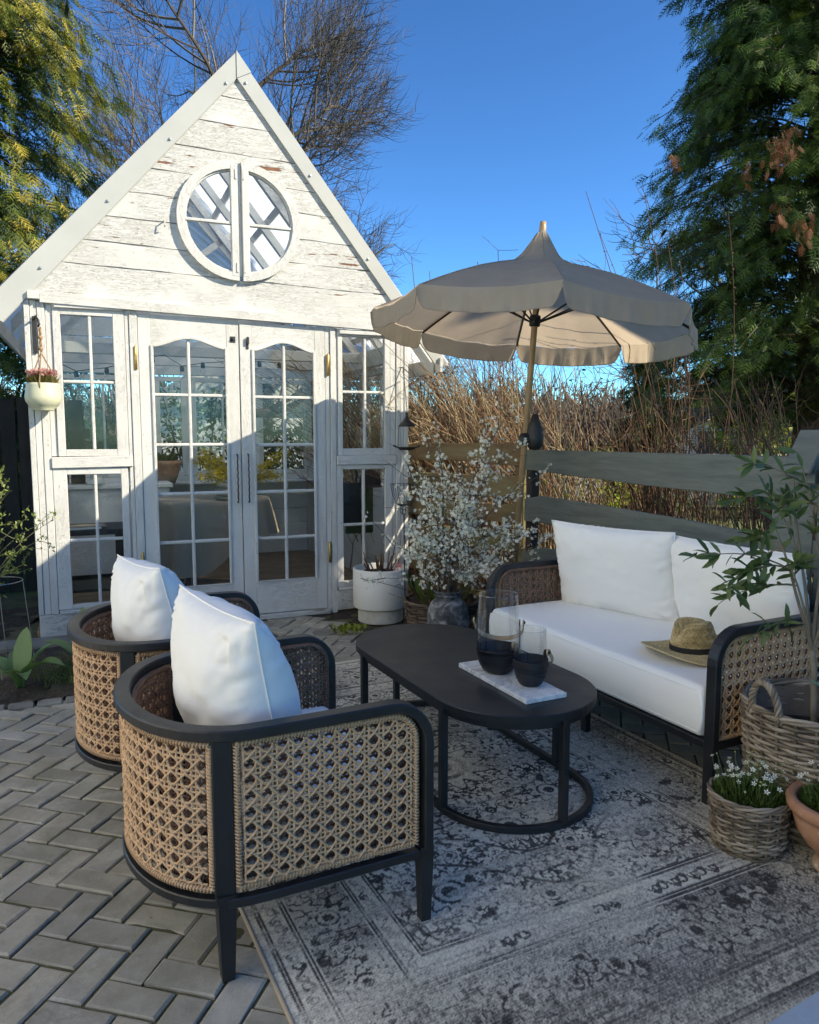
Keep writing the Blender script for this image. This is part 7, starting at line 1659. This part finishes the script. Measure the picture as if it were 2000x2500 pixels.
# litter on the paving
r = np.random.RandomState(515); n = 260; L = np.stack([-2.1+3.6*r.rand(n), 1.5+3.4*r.rand(n), 0.004+0*r.rand(n)], -1); mb = MB(); scatter(mb, LEAF_V*[1, 1.4, 0.6], LEAF_F, frames(unit(r.randn(n, 3)*[1, 1, 0.06]), np.tile([0, 0, 1.0], (n, 1)))*(0.007+0.011*r.rand(n)**2)[:, None, None], L, r.rand(n))
o = mb.build('fallen_bits', mat_leaf('dry_petals_and_bits', [(0, (0.10, 0.06, 0.03)), (0.5, (0.35, 0.30, 0.20)), (1, (0.65, 0.62, 0.54))])); o['kind'] = 'stuff'; tag(o, 'tiny dry petals, seeds and bits scattered over the pavers', 'litter')
# ================================================================== olive tree in the large basket
def olive():
    r = np.random.RandomState(520); T = thing('olive_tree', 'young olive tree with long narrow leaves standing in the large wicker basket', 'tree', (BK[0], BK[1], 0.30))
    tb = MB(); tr = np.array([[0.0, 0, 0], [-0.012, 0, 0.15], [-0.018, 0, 0.28], [-0.03, 0, 0.36]]); tube(tb, tr, [0.013, 0.0115, 0.011, 0.0105], 10, 0.7); tb.build('trunk', M['olbark'], T, smooth=True)
    fork = tr[-1]
    mains = [(-0.20, -0.02, 0.62), (-0.10, 0.06, 0.78), (-0.03, -0.05, 0.92), (0.12, 0.04, 0.70), (0.05, -0.1, 0.62), (-0.14, -0.1, 0.48)]
    b = np.tile(fork, (6, 1)); e = np.array(mains) + [0, 0, 0.20]; P = polycurves(r, b, e, 8, np.stack([-(e-b)[:, 0]*0.1, 0*e[:, 0], -0.03+0*e[:, 0]], -1), 0.006); mb = MB(); tubes(mb, P, taper(6, 8, 0.0075+np.zeros(6), 0.003+np.zeros(6)), 6, 0.7)
    ext = np.array([(-0.46, -0.05, 0.715), (-0.40, -0.08, 0.52), (-0.33, 0.0, 0.60), (-0.36, 0.02, 0.90), (-0.26, -.02, 1.02), (-0.30, -0.12, 0.44), (-0.12, 0, 1.08), (-0.2, .02, 0.95), (0.0, -.05, 1.12), (0.10, 0, 1.0), (0.22, 0.0, 0.9), (0.26, -.05, 0.72), (0.2, .05, 0.8), (-0.05, -.15, 0.85), (-0.15, -.12, 0.72), (0.1, -.12, 0.8), (-0.22, -0.1, 0.84), (-0.28, 0.05, 0.76), (0.05, .1, 0.95), (-0.1, 0.12, 0.9), (-0.36, -0.1, 0.66), (0.0, -.2, 0.7)])
    m = len(ext); i = r.randint(0, 6, m); i = np.array([int(np.argmin(np.linalg.norm(P[:, 5]-x, axis=1))) for x in ext]); s0 = P[i, r.randint(3, 7, m)]; Q = polycurves(r, s0, ext+r.randn(m, 3)*0.02, 9, np.stack([0*s0[:, 0], 0*s0[:, 0], 0.03+0*s0[:, 0]], -1), 0.003); tubes(mb, Q, taper(m, 9, 0.0034+np.zeros(m), 0.0013+np.zeros(m)), 5, 0.6); mb.build('branches', M['olbark'], T, smooth=True)
    idx = r.randint(0, m, 430); k = r.randint(2, 9, 430); C = Q[idx, k]; ax = unit(Q[idx, k]-Q[idx, np.maximum(k-1, 0)]); D = unit(ax*0.7 + r.randn(430, 3)*0.6 + [0, 0, -0.05]); up = unit(r.randn(430, 3)*0.5+[0, -0.5, 1.0])
    mb = MB(); scatter(mb, BL_V*[1, 1.05, 1], BL_F, frames(D, up)*(0.048+0.040*r.rand(430))[:, None, None], C, np.clip(0.5+0.25*r.randn(430), 0, 1)); o = mb.build('leaf', M['olive'], T, smooth=True); o['kind'] = 'stuff'
M['olbark'] = mat_simple('pale_olive_bark', (0.20, 0.165, 0.12), 0.8, 0.25, 20, 0.3); M['olive'] = mat_leaf('olive_leaves', [(0.0, (0.035, 0.065, 0.022)), (0.5, (0.085, 0.14, 0.045)), (1.0, (0.17, 0.22, 0.09))], 0.42, 0.30)
olive()
o = thing('bamboo_cane', 'pale green support cane tied to the olive trunk', 'plant support', (BK[0]+0.022, BK[1]-0.03, 0.30)); mb = MB(); tube(mb, [(0, 0, 0), (0, 0, 0.1), (0, 0, 0.101), (0, 0, 0.32)], [0.011, 0.0115, 0.0125, 0.011], 12); mb.build('cane', mat_simple('pale_green_cane', (0.36, 0.45, 0.34), 0.6, 0.2, 10, 0.1), o, smooth=True)
mb = MB(); tube(mb, [(-0.035, -0.014, 0.235), (0.012, -0.014, 0.238), (0.014, 0.012, 0.238), (-0.03, 0.012, 0.236)], 0.0025, 5, closed=True); tube(mb, [(-0.03, -0.016, 0.236), (-0.075, -0.02, 0.265)], 0.002, 5); tube(mb, [(-0.03, -0.016, 0.236), (-0.04, -0.02, 0.19)], 0.002, 5); mb.build('tie', mat_simple('green_garden_tie', (0.02, 0.36, 0.24), 0.5), o)
o = thing('basket_soil', 'dark potting soil filling the large wicker basket', 'soil', (BK[0], BK[1], 0)); mb = MB(); lathe(mb, [(0.0, 0.335), (0.228, 0.33)], 30); mb.build('soil', M['potsoil'], o)
# dark metal chest-like seat beyond the sofa arm at the right edge
o = thing('garden_bench', 'dark navy metal bench standing between the sofa and the grey fence', 'bench', FL(2.62, 0.62, 0), YAW)
mb = MB(); cbox(mb, -0.25, 0.22, -0.55, 0.42, 0.40, 0.45, 0.008); mb.build('seat', M['navy'], o)
for (x, y) in ((-0.22, -0.5), (0.19, -0.5), (-0.22, 0.38), (0.19, 0.38)):
    mb = MB(); cbox(mb, x-0.02, x+0.02, y-0.02, y+0.02, 0, 0.40, 0.004); mb.build('leg', M['iron'], o)
mb = MB(); cbox(mb, 0.19, 0.22, -0.55, 0.42, 0.50, 0.86, 0.006); mb.build('backrest', M['navy'], o)
mb = MB()
for k in range(5):
    t_ = np.linspace(0, 4.5, 26); rr = 0.035*(1-t_/6); tube(mb, np.stack([np.full(26, -0.0), -0.4+k*0.18+rr*np.cos(t_*1.4), 0.55+rr*np.sin(t_*1.4)], -1), 0.005, 5)
mb.build('scrollwork', M['iron'], o)

# ================================================================== left bed
r = np.random.RandomState(530)
def tulips(label, x, y, lv, seed, big=0.2):
    r = np.random.RandomState(seed); T = thing('tulip_plant', label, 'plant', (x, y, 0.0), 0, 'broad leaved spring plants in the left bed'); n = len(lv); D = unit(np.array([(cos(a)*s_, sin(a)*s_, 1.0) for a, s_, _ in lv]))
    for i in range(n):
        # arching broad blade, built as a strip
        a, sp, L = lv[i]; L = L*1.6; m = 10; q = np.linspace(0, 1, m); out = np.array([cos(a), sin(a)]); xx = L*sp*(q**1.3)*0.9; zz = L*(q*(1.15-0.75*sp*q)); w = 0.034*np.sin(pi*np.clip(q*0.9+0.10, 0, 1))**0.8*(L/0.2); nrm = np.array([-out[1], out[0]])
        V = []
        for j in range(m):
            for s_, lift in ((-1, 0.012), (-0.5, 0.003), (0, 0), (0.5, 0.003), (1, 0.012)): V.append([out[0]*xx[j]+nrm[0]*w[j]*s_, out[1]*xx[j]+nrm[1]*w[j]*s_, zz[j]+lift*(w[j]/0.03)])
        I = np.arange(m*5).reshape(m, 5); mb = MB(); mb.add(V, np.stack([I[:-1, :-1], I[1:, :-1], I[1:, 1:], I[:-1, 1:]], -1).reshape(-1, 4), 0.35+0.4*r.rand()); mb.build('leaf', M['tulip'], T, smooth=True)
M['tulip'] = mat_leaf('tulip_leaves', [(0.0, (0.07, 0.13, 0.05)), (0.5, (0.15, 0.25, 0.10)), (1.0, (0.26, 0.36, 0.16))], 0.42, 0.3)
tulips('broad pale green leaves spreading at the left edge of the bed', -2.22, 4.20, [(3.0, 0.9, .20), (4.6, 0.9, 0.18), (-0.3, 0.95, 0.23), (1.4, 0.25, 0.22), (0.3, 0.6, 0.22), (5.3, 1.0, 0.19), (2.2, .7, .18)], 1)
tulips('pair of curling green leaves in front of the shed corner', -2.02, 4.55, [(0.2, 0.55, .20), (1.5, 0.15, 0.23), (3.2, 0.8, 0.20), (-1.0, 0.7, .15)], 2)
T = thing('grass_tuft', 'tufts of thin arching grass in the left bed beside the pavers', 'grass', (-1.93, 4.42, 0)); n = 420; b = r.randn(n, 3)*[0.13, 0.10, 0]; h = 0.07+0.10*r.rand(n); e = b + np.stack([r.randn(n)*0.09, r.randn(n)*0.09, h*0.7], -1); P = polycurves(r, b, e, 6, np.stack([0*h, 0*h, h*0.30], -1)); mb = MB(); tubes(mb, P, taper(n, 6, 0.0018+0*h, 0.0005+0*h), 3, r.rand(n)); o = mb.build('blades', mat_leaf('grass_blades', [(0, (0.08, 0.12, 0.03)), (1, (0.24, 0.30, 0.09))]), T); o['kind'] = 'stuff'
def left_shrub():
    r = np.random.RandomState(540); T = thing('leafing_shrub', 'young shrub with small fresh green leaves at the left picture edge', 'shrub', (-2.62, 4.55, 0.0))
    ends = np.array([(0.22, 0.0, 1.18), (0.14, 0.05, 1.28), (0.32, -0.02, 1.02), (0.40, 0, 0.86), (0.27, 0.1, 0.90), (0.10, 0, 0.98), (0.0, 0.1, 1.05), (0.33, -0.05, 0.72), (0.22, -.1, 0.66), (0.05, -.1, 0.80), (-0.15, 0, 1.2), (-0.1, -.1, 0.9), (0.46, 0.05, 0.98), (0.20, 0.0, 1.34)])
    n = len(ends); b = r.randn(n, 3)*[0.04, 0.04, 0]-[0.10, 0, 0]; P = polycurves(r, b, ends*[0.95, 1, 0.93], 11, np.stack([-0.12*np.ones(n), 0*np.ones(n), 0.08*np.ones(n)], -1), 0.004); mb = MB(); tubes(mb, P, taper(n, 11, 0.005+np.zeros(n), 0.0016+np.zeros(n)), 5, 0.6)
    m = 110; i = r.randint(0, n, m); k = r.randint(4, 11, m); s0 = P[i, k]; d = unit(unit(P[i, k]-P[i, k-1])*.7+r.randn(m, 3)*0.6); Q = polycurves(r, s0, s0+d*(0.05+0.13*r.rand(m))[:, None], 5, r.randn(m, 3)*.008); tubes(mb, Q, taper(m, 5, 0.0022+np.zeros(m), 0.0010+np.zeros(m)), 4, 0.6); mb.build('branches', mat_simple('green_brown_shoots', (0.17, 0.17, 0.07), 0.7, 0.3), T)
    C = np.concatenate([Q[:, 2:].reshape(-1, 3), P[:, 7:].reshape(-1, 3)]); C = np.repeat(C, 3, 0)+r.randn(len(C)*3, 3)*0.006; n = len(C); mb = MB(); scatter(mb, LEAF_V*[1, 2.0, 1], LEAF_F, frames(unit(r.randn(n, 3)+[0, 0, .5]), rnd_dir(r, n))*(0.016+0.014*r.rand(n))[:, None, None], C, r.rand(n)); o = mb.build('leaf', mat_leaf('fresh_rose_leaves', [(0, (0.08, 0.12, 0.03)), (0.5, (0.19, 0.25, 0.06)), (1, (0.34, 0.38, 0.13))], 0.45, 0.35), T); o['kind'] = 'stuff'
left_shrub()
T = thing('plant_support', 'thin wire plant support hoop in the left bed', 'plant support', (-2.50, 4.50, 0)); mb = MB(); a = np.linspace(0, 2*pi, 25)[:-1]; tube(mb, np.stack([0.15*np.cos(a), 0.15*np.sin(a), np.full(24, 0.56)], -1), 0.003, 5, closed=True)
for k in range(4): q = k*pi/2+0.4; tube(mb, [(0.15*cos(q), 0.15*sin(q), 0.56), (0.17*cos(q)+.03, 0.17*sin(q), 0.0)], 0.0028, 5)
mb.build('wire', M['screw'], T)
# dark tyre-like coiled planter edge beside the shed base
T = thing('dark_planter', 'dark ribbed planter half hidden between the shed base and the farther armchair', 'planter', (-1.86, 5.13, 0)); mb = MB(); tube(mb, [(0, 0, 0)]*2, 0.01) if False else None
mb = MB(); lathe(mb, [(0.0, 0.0), (0.10, 0.0), (0.125, 0.05), (0.135, 0.12), (0.13, 0.20), (0.11, 0.24), (0.10, 0.235), (0.11, 0.19), (0.0, 0.18)], 30); mb.build('pot', M['iron'], T, smooth=True)
mb = MB()
for k in range(8): a = np.linspace(0, 2*pi, 41)[:-1]; rr = 0.133+0.004*np.cos(a*20+k*pi); tube(mb, np.stack([rr*np.cos(a)*(0.8+0.2*sin(k/7*pi)), rr*np.sin(a)*(0.8+0.2*sin(k/7*pi)), np.full(40, 0.02+k*0.028)], -1), 0.012, 6, closed=True)
mb.build('rib_rings', M['iron'], T, smooth=True)

# ================================================================== inside the shed (positions in shed coordinates)
def inside(name, label, cat, s, d, z=0.066, rz=0.0): return thing(name, label, cat, GW(s, d, z), GYAW+rz)
T = inside('round_table', 'round wooden table with curved legs inside the shed', 'table', 1.35, 1.05)
mb = MB(); lathe(mb, [(0.0, 0.77), (0.50, 0.77), (0.51, 0.785), (0.50, 0.80), (0, 0.80)], 40); mb.build('table_top', M['floor'], T, smooth=True)
M['darkwood'] = mat_simple('dark_polished_wood', (0.055, 0.032, 0.02), 0.45, 0.3, 10, 0.2)
for k in range(4):
    a = k*pi/2+0.75; mb = MB(); tube(mb, [(0.30*cos(a), 0.30*sin(a), 0.76), (0.37*cos(a), 0.37*sin(a), 0.6), (0.33*cos(a), 0.33*sin(a), 0.3), (0.33*cos(a), 0.33*sin(a), 0.12), (0.40*cos(a), 0.40*sin(a), 0.0)], [0.04, 0.03, 0.022, 0.018, 0.028], 8); mb.build('leg', M['darkwood'], T, smooth=True)
T = inside('tablecloth', 'natural linen tablecloth hanging in folds over the round table', 'tablecloth', 1.35, 1.05, 0.872)
na, nr = 160, 22; a = np.arange(na)*2*pi/na; rows = []
for q in np.linspace(0, 0.51, 8): rows.append(np.stack([q*np.cos(a), q*np.sin(a), 0.002+0*a], -1))
fold = np.sin(a*11+1.5*np.sin(a*2))*0.6+np.sin(a*17+2)*0.4
dropl = 0.50 + 0.26*np.clip(np.cos(a-radians(200)), -1, 1)**3 + 0.10*np.sin(a*3) - 0.26*np.exp(-((a-radians(290))/0.42)**2)
for q in np.linspace(0.06, 1, nr-8): rows.append(np.stack([(0.515+0.05*q*fold+0.05*q)*np.cos(a), (0.515+0.05*q*fold+0.05*q)*np.sin(a), -dropl*q], -1))
V = np.concatenate(rows); I = np.arange(len(V)).reshape(-1, na); mb = MB(); mb.add(V, np.stack([I[:-1], np.roll(I[:-1], -1, 1), np.roll(I[1:], -1, 1), I[1:]], -1).reshape(-1, 4)); mb.build('cloth', M['linen'], T, smooth=True)
T = inside('terracotta_pot', 'terracotta pot with dark green plant on the back shelf inside the shed', 'flower pot', 1.08, 2.42, 0.93)
mb = MB(); lathe(mb, [(0.0, 0.0), (0.10, 0.0), (0.135, 0.09), (0.160, 0.19), (0.172, 0.20), (0.174, 0.235), (0.160, 0.238), (0.15, 0.20), (0.0, 0.19)], 36); mb.build('pot', M['terra'], T, smooth=True)
n = 90; a = RS.rand(n)*2*pi; mb = MB(); scatter(mb, BL_V, BL_F, frames(unit(np.stack([np.cos(a)*.5, np.sin(a)*.5, 1+0*a], -1)))*(0.08+0.07*RS.rand(n))[:, None, None], np.stack([0.09*np.cos(a), 0.09*np.sin(a), 0.20+0*a], -1), RS.rand(n)); o = mb.build('leaves', M['ever'], T); o['kind'] = 'stuff'
T = inside('forsythia', 'spray of bright yellow forsythia in a glass vase on the table', 'flowers', 1.60, 1.05, 0.876)
mb = MB(); lathe(mb, [(0.0, 0.0), (0.06, 0.0), (0.07, 0.02), (0.065, 0.16), (0.05, 0.18), (0.047, 0.18), (0.06, 0.15), (0.0, 0.01)], 24); mb.build('vase', M['clear'], T, smooth=True)
r = np.random.RandomState(560); n = 26; b = r.randn(n, 3)*[0.012, 0.012, 0]+[0, 0, .02]; e = np.stack([r.rand(n)*0.84-0.42, r.randn(n)*0.14, 0.16+0.26*r.rand(n)], -1); P = polycurves(r, b, e, 9, np.stack([0*e[:, 0], 0*e[:, 0], 0.05+0*e[:, 0]], -1), 0.003); mb = MB(); tubes(mb, P, 0.0022, 4, .5); mb.build('twigs', M['twig'], T)
C = np.repeat(P[:, 4:].reshape(-1, 3), 16, 0); C = C + r.randn(*C.shape)*0.022; n = len(C); up = rnd_dir(r, n); X = unit(np.cross(up, r.randn(n, 3))); mb = MB(); scatter(mb, FLV, FLF, np.stack([X, np.cross(up, X), up], -1)*0.014, C, r.rand(n)); o = mb.build('blossoms', mat_leaf('bright_yellow_petals', [(0, (0.55, 0.36, 0.01)), (1, (0.75, 0.58, 0.03))], 0.5, 0.35), T); o['kind'] = 'stuff'
T = inside('folded_linens', 'stack of folded grey green linens on the table inside the shed', 'linens', 1.50, 0.82, 0.876, 0.3)
for k in range(4): mb = MB(); cbox(mb, -0.13+0.008*k, 0.13-0.004*k, -0.10, 0.10, k*0.034, k*0.034+0.033, 0.014); mb.build('folded_cloth', mat_cloth('sage_linen', (0.26, 0.255, 0.20), 400, 0.4, 0.1, 0.3) if k == 0 else bpy.data.materials['sage_linen'], T, smooth=True)
T = inside('black_side_table', 'black side table with a newspaper on it behind the lower left window', 'table', 0.34, 0.55)
mb = MB(); cbox(mb, -0.30, 0.26, -0.25, 0.25, 0.62, 0.66, 0.004); mb.build('table_top', M['iron'], T)
for (x, y) in ((-0.26, -0.21), (0.22, -0.21), (-0.26, 0.21), (0.22, 0.21)): mb = MB(); cbox(mb, x-0.025, x+0.025, y-0.025, y+0.025, 0, 0.62, 0.003); mb.build('leg', M['iron'], T)
mb = MB(); cbox(mb, -0.26, 0.22, -0.21, 0.21, 0.18, 0.20, 0.003); mb.build('lower_shelf', M['iron'], T)
o = inside('newspaper', 'folded papers lying on the black side table', 'papers', 0.30, 0.45, 0.728, 0.1); mb = MB(); cbox(mb, -0.2, 0.12, -0.12, 0.12, 0, 0.012, 0.002); mb.build('sheets', M['wax'], o); mb = MB(); cbox(mb, -0.1, 0.16, -0.1, 0.06, 0.0125, 0.02, 0.002); mb.build('sheets', M['linen'], o)
T = inside('white_dresser', 'white painted dresser with urn along the back wall of the shed', 'dresser', 0.62, 2.05)
mb = MB(); cbox(mb, -0.5, 0.45, -0.2, 0.25, 0.05, 0.86, 0.006); mb.build('cabinet', M['inner'], T); mb = MB(); cbox(mb, -0.53, 0.48, -0.24, 0.27, 0.862, 0.90, 0.006); mb.build('counter', M['inner'], T)
o = inside('white_urn', 'white pedestal bowl on the dresser behind the left window', 'bowl', 0.42, 1.90, 0.967); mb = MB(); lathe(mb, [(0.0, 0), (0.10, 0.0), (0.09, 0.03), (0.05, 0.06), (0.06, 0.09), (0.13, 0.15), (0.14, 0.19), (0.12, 0.18), (0.0, 0.1)], 28); mb.build('bowl', M['whitepot'], o, smooth=True)
T = inside('black_tote_bag', 'black tote bag hanging behind the lower right window', 'bag', 2.33, 0.17, 0.0)
mb = MB(); cbox(mb, -0.10, 0.13, -0.02, 0.03, 0.68, 1.04, 0.012); mb.build('bag_body', M['iron'], T, smooth=True); mb = MB()
for dx in (-0.055, 0.075): tube(mb, [(dx, 0, 1.03), (dx+0.01, 0, 1.12), (dx+0.025*(-1 if dx > 0 else 1), 0, 1.19)], 0.010, 6)
mb.build('strap', M['iron'], T)
T = inside('felt_hat', 'dark red brown peaked hat hanging beside the tote bag', 'hat', 2.55, 0.22, 1.02); mb = MB(); lathe(mb, [(0.09, 0.0), (0.092, 0.03), (0.08, 0.08), (0.045, 0.115), (0.0, 0.125)], 24); mb.build('crown', mat_simple('dark_red_felt', (0.06, 0.025, 0.018), 0.9), T, smooth=True)
mb = MB(); a = np.linspace(-1, 1, 12); V = [[0.09*sin(q), -0.09*cos(q), 0.0] for q in a] + [[0.11*sin(q), -0.09*cos(q)-0.07*cos(q*1.5), -0.02] for q in a]; mb.add(V, [[i, i+1, 12+i+1, 12+i] for i in range(11)]); mb.build('peak', bpy.data.materials['dark_red_felt'], T, smooth=True)
o = inside('olive_cloth', 'olive green cloth hanging behind the tote bag', 'cloth', 2.46, 0.26, 0.0); mb = MB(); cbox(mb, -0.12, 0.13, -0.01, 0.01, 0.60, 0.99, 0.008); mb.build('cloth', mat_cloth('olive_fabric', (0.10, 0.11, 0.035), 400, .4, .2, .3), o)
o = inside('basket_shelf', 'small wire shelf with a red brown bowl behind the right door', 'shelf', 1.98, 1.6, 1.60); mb = MB(); cbox(mb, -0.2, 0.15, -0.08, 0.08, 0, 0.012, 0.003); mb.build('board', M['darkwood'], o); mb = MB()
for dx in (-0.18, 0.13): tube(mb, [(dx, -.07, 0), (dx, -0.07, -0.14), (dx+0.02, -0.06, -0.18)], 0.004, 5)
tube(mb, [(-0.18, -.07, -0.14), (0.13, -.07, -0.14)], 0.004, 5); tube(mb, [(0.13, -.07, -0.0), (-0.1, -.07, -0.14)], 0.004, 5); mb.build('wire_bracket', M['iron'], o)
o = inside('orange_bowl', 'small terracotta planter on the wire shelf', 'pot', 1.93, 1.6, 1.613); mb = MB(); lathe(mb, [(0.0, 0), (0.07, 0.0), (0.085, 0.07), (0.08, 0.07), (0.0, 0.02)], 20); mb.build('pot', M['terra'], o, smooth=True)
o = inside('hanging_cable', 'thin black lamp cable hanging behind the upper right window', 'cable', 2.33, 0.20, 0); mb = MB(); tube(mb, [(-0.05, 0, 2.08), (-0.045, 0, 1.95), (-0.035, 0, 1.8), (-0.02, 0, 1.6), (0.025, 0, 1.42), (0.05, 0, 1.28)], 0.0035, 5); lathe(mb, [(0.0, -0.03), (0.009, -0.02), (0.01, 0.015), (0.0, 0.035)], 10, c=(-0.044, 0, 1.93)); mb.build('cable', M['iron'], o)
# string of bulbs
T = inside('string_lights', 'string of clear bulbs on a black cable under the shed ceiling', 'string lights', 0, 0, 0)
pts = [(0.12, 0.75, 2.02), (0.30, 0.70, 1.93), (0.52, 0.66, 1.96), (0.80, 0.62, 2.04), (0.95, 0.6, 2.07), (1.10, 0.75, 2.0), (1.30, 0.85, 2.04), (1.62, 0.7, 2.06), (1.72, 0.65, 2.05), (1.88, 0.7, 2.05), (2.15, 0.85, 2.0), (2.5, 0.9, 2.05)]
mb = MB(); tube(mb, pts, 0.0035, 5); mb.build('cable', M['iron'], T)
for (s, d, z) in ((0.30, 0.70, 1.93), (0.52, 0.66, 1.96), (0.86, 0.61, 2.05), (1.10, 0.75, 2.0), (1.28, 0.84, 2.04), (1.72, 0.65, 2.05), (1.90, 0.7, 2.05)):
    mb = MB(); lathe(mb, [(0.0, 0.005), (0.014, 0.0), (0.017, -0.02), (0.017, -0.045), (0.0, -0.045)][::-1], 12, c=(s, d, z)); o = mb.build('bulb_socket', M['iron'], T, smooth=True)
    mb = MB(); lathe(mb, [(0.0, -0.105), (0.016, -0.10), (0.024, -0.08), (0.020, -0.058), (0.012, -0.045)], 14, c=(s, d, z)); mb.build('bulb', M['clear'], T, smooth=True)
# near out-of-focus bench corner at the lower right
o = thing('weathered_bench', 'pale blue grey weathered bench board at the lower right corner', 'bench', (0.596, 1.186, 0), radians(30.6)); 
mb = MB(); cbox(mb, -0.20, 1.3, -0.40, 0.0, 0.42, 0.455, 0.006); mb.build('seat_board', mat_simple('blue_grey_weathered_wood', (0.30, 0.36, 0.42), 0.7, 0.25, 5, 0.4), o)
for x in (-0.1, 1.2): mb = MB(); cbox(mb, x-0.03, x+0.03, -0.28, -0.02, 0, 0.42, 0.004); mb.build('leg', bpy.data.materials['blue_grey_weathered_wood'], o)
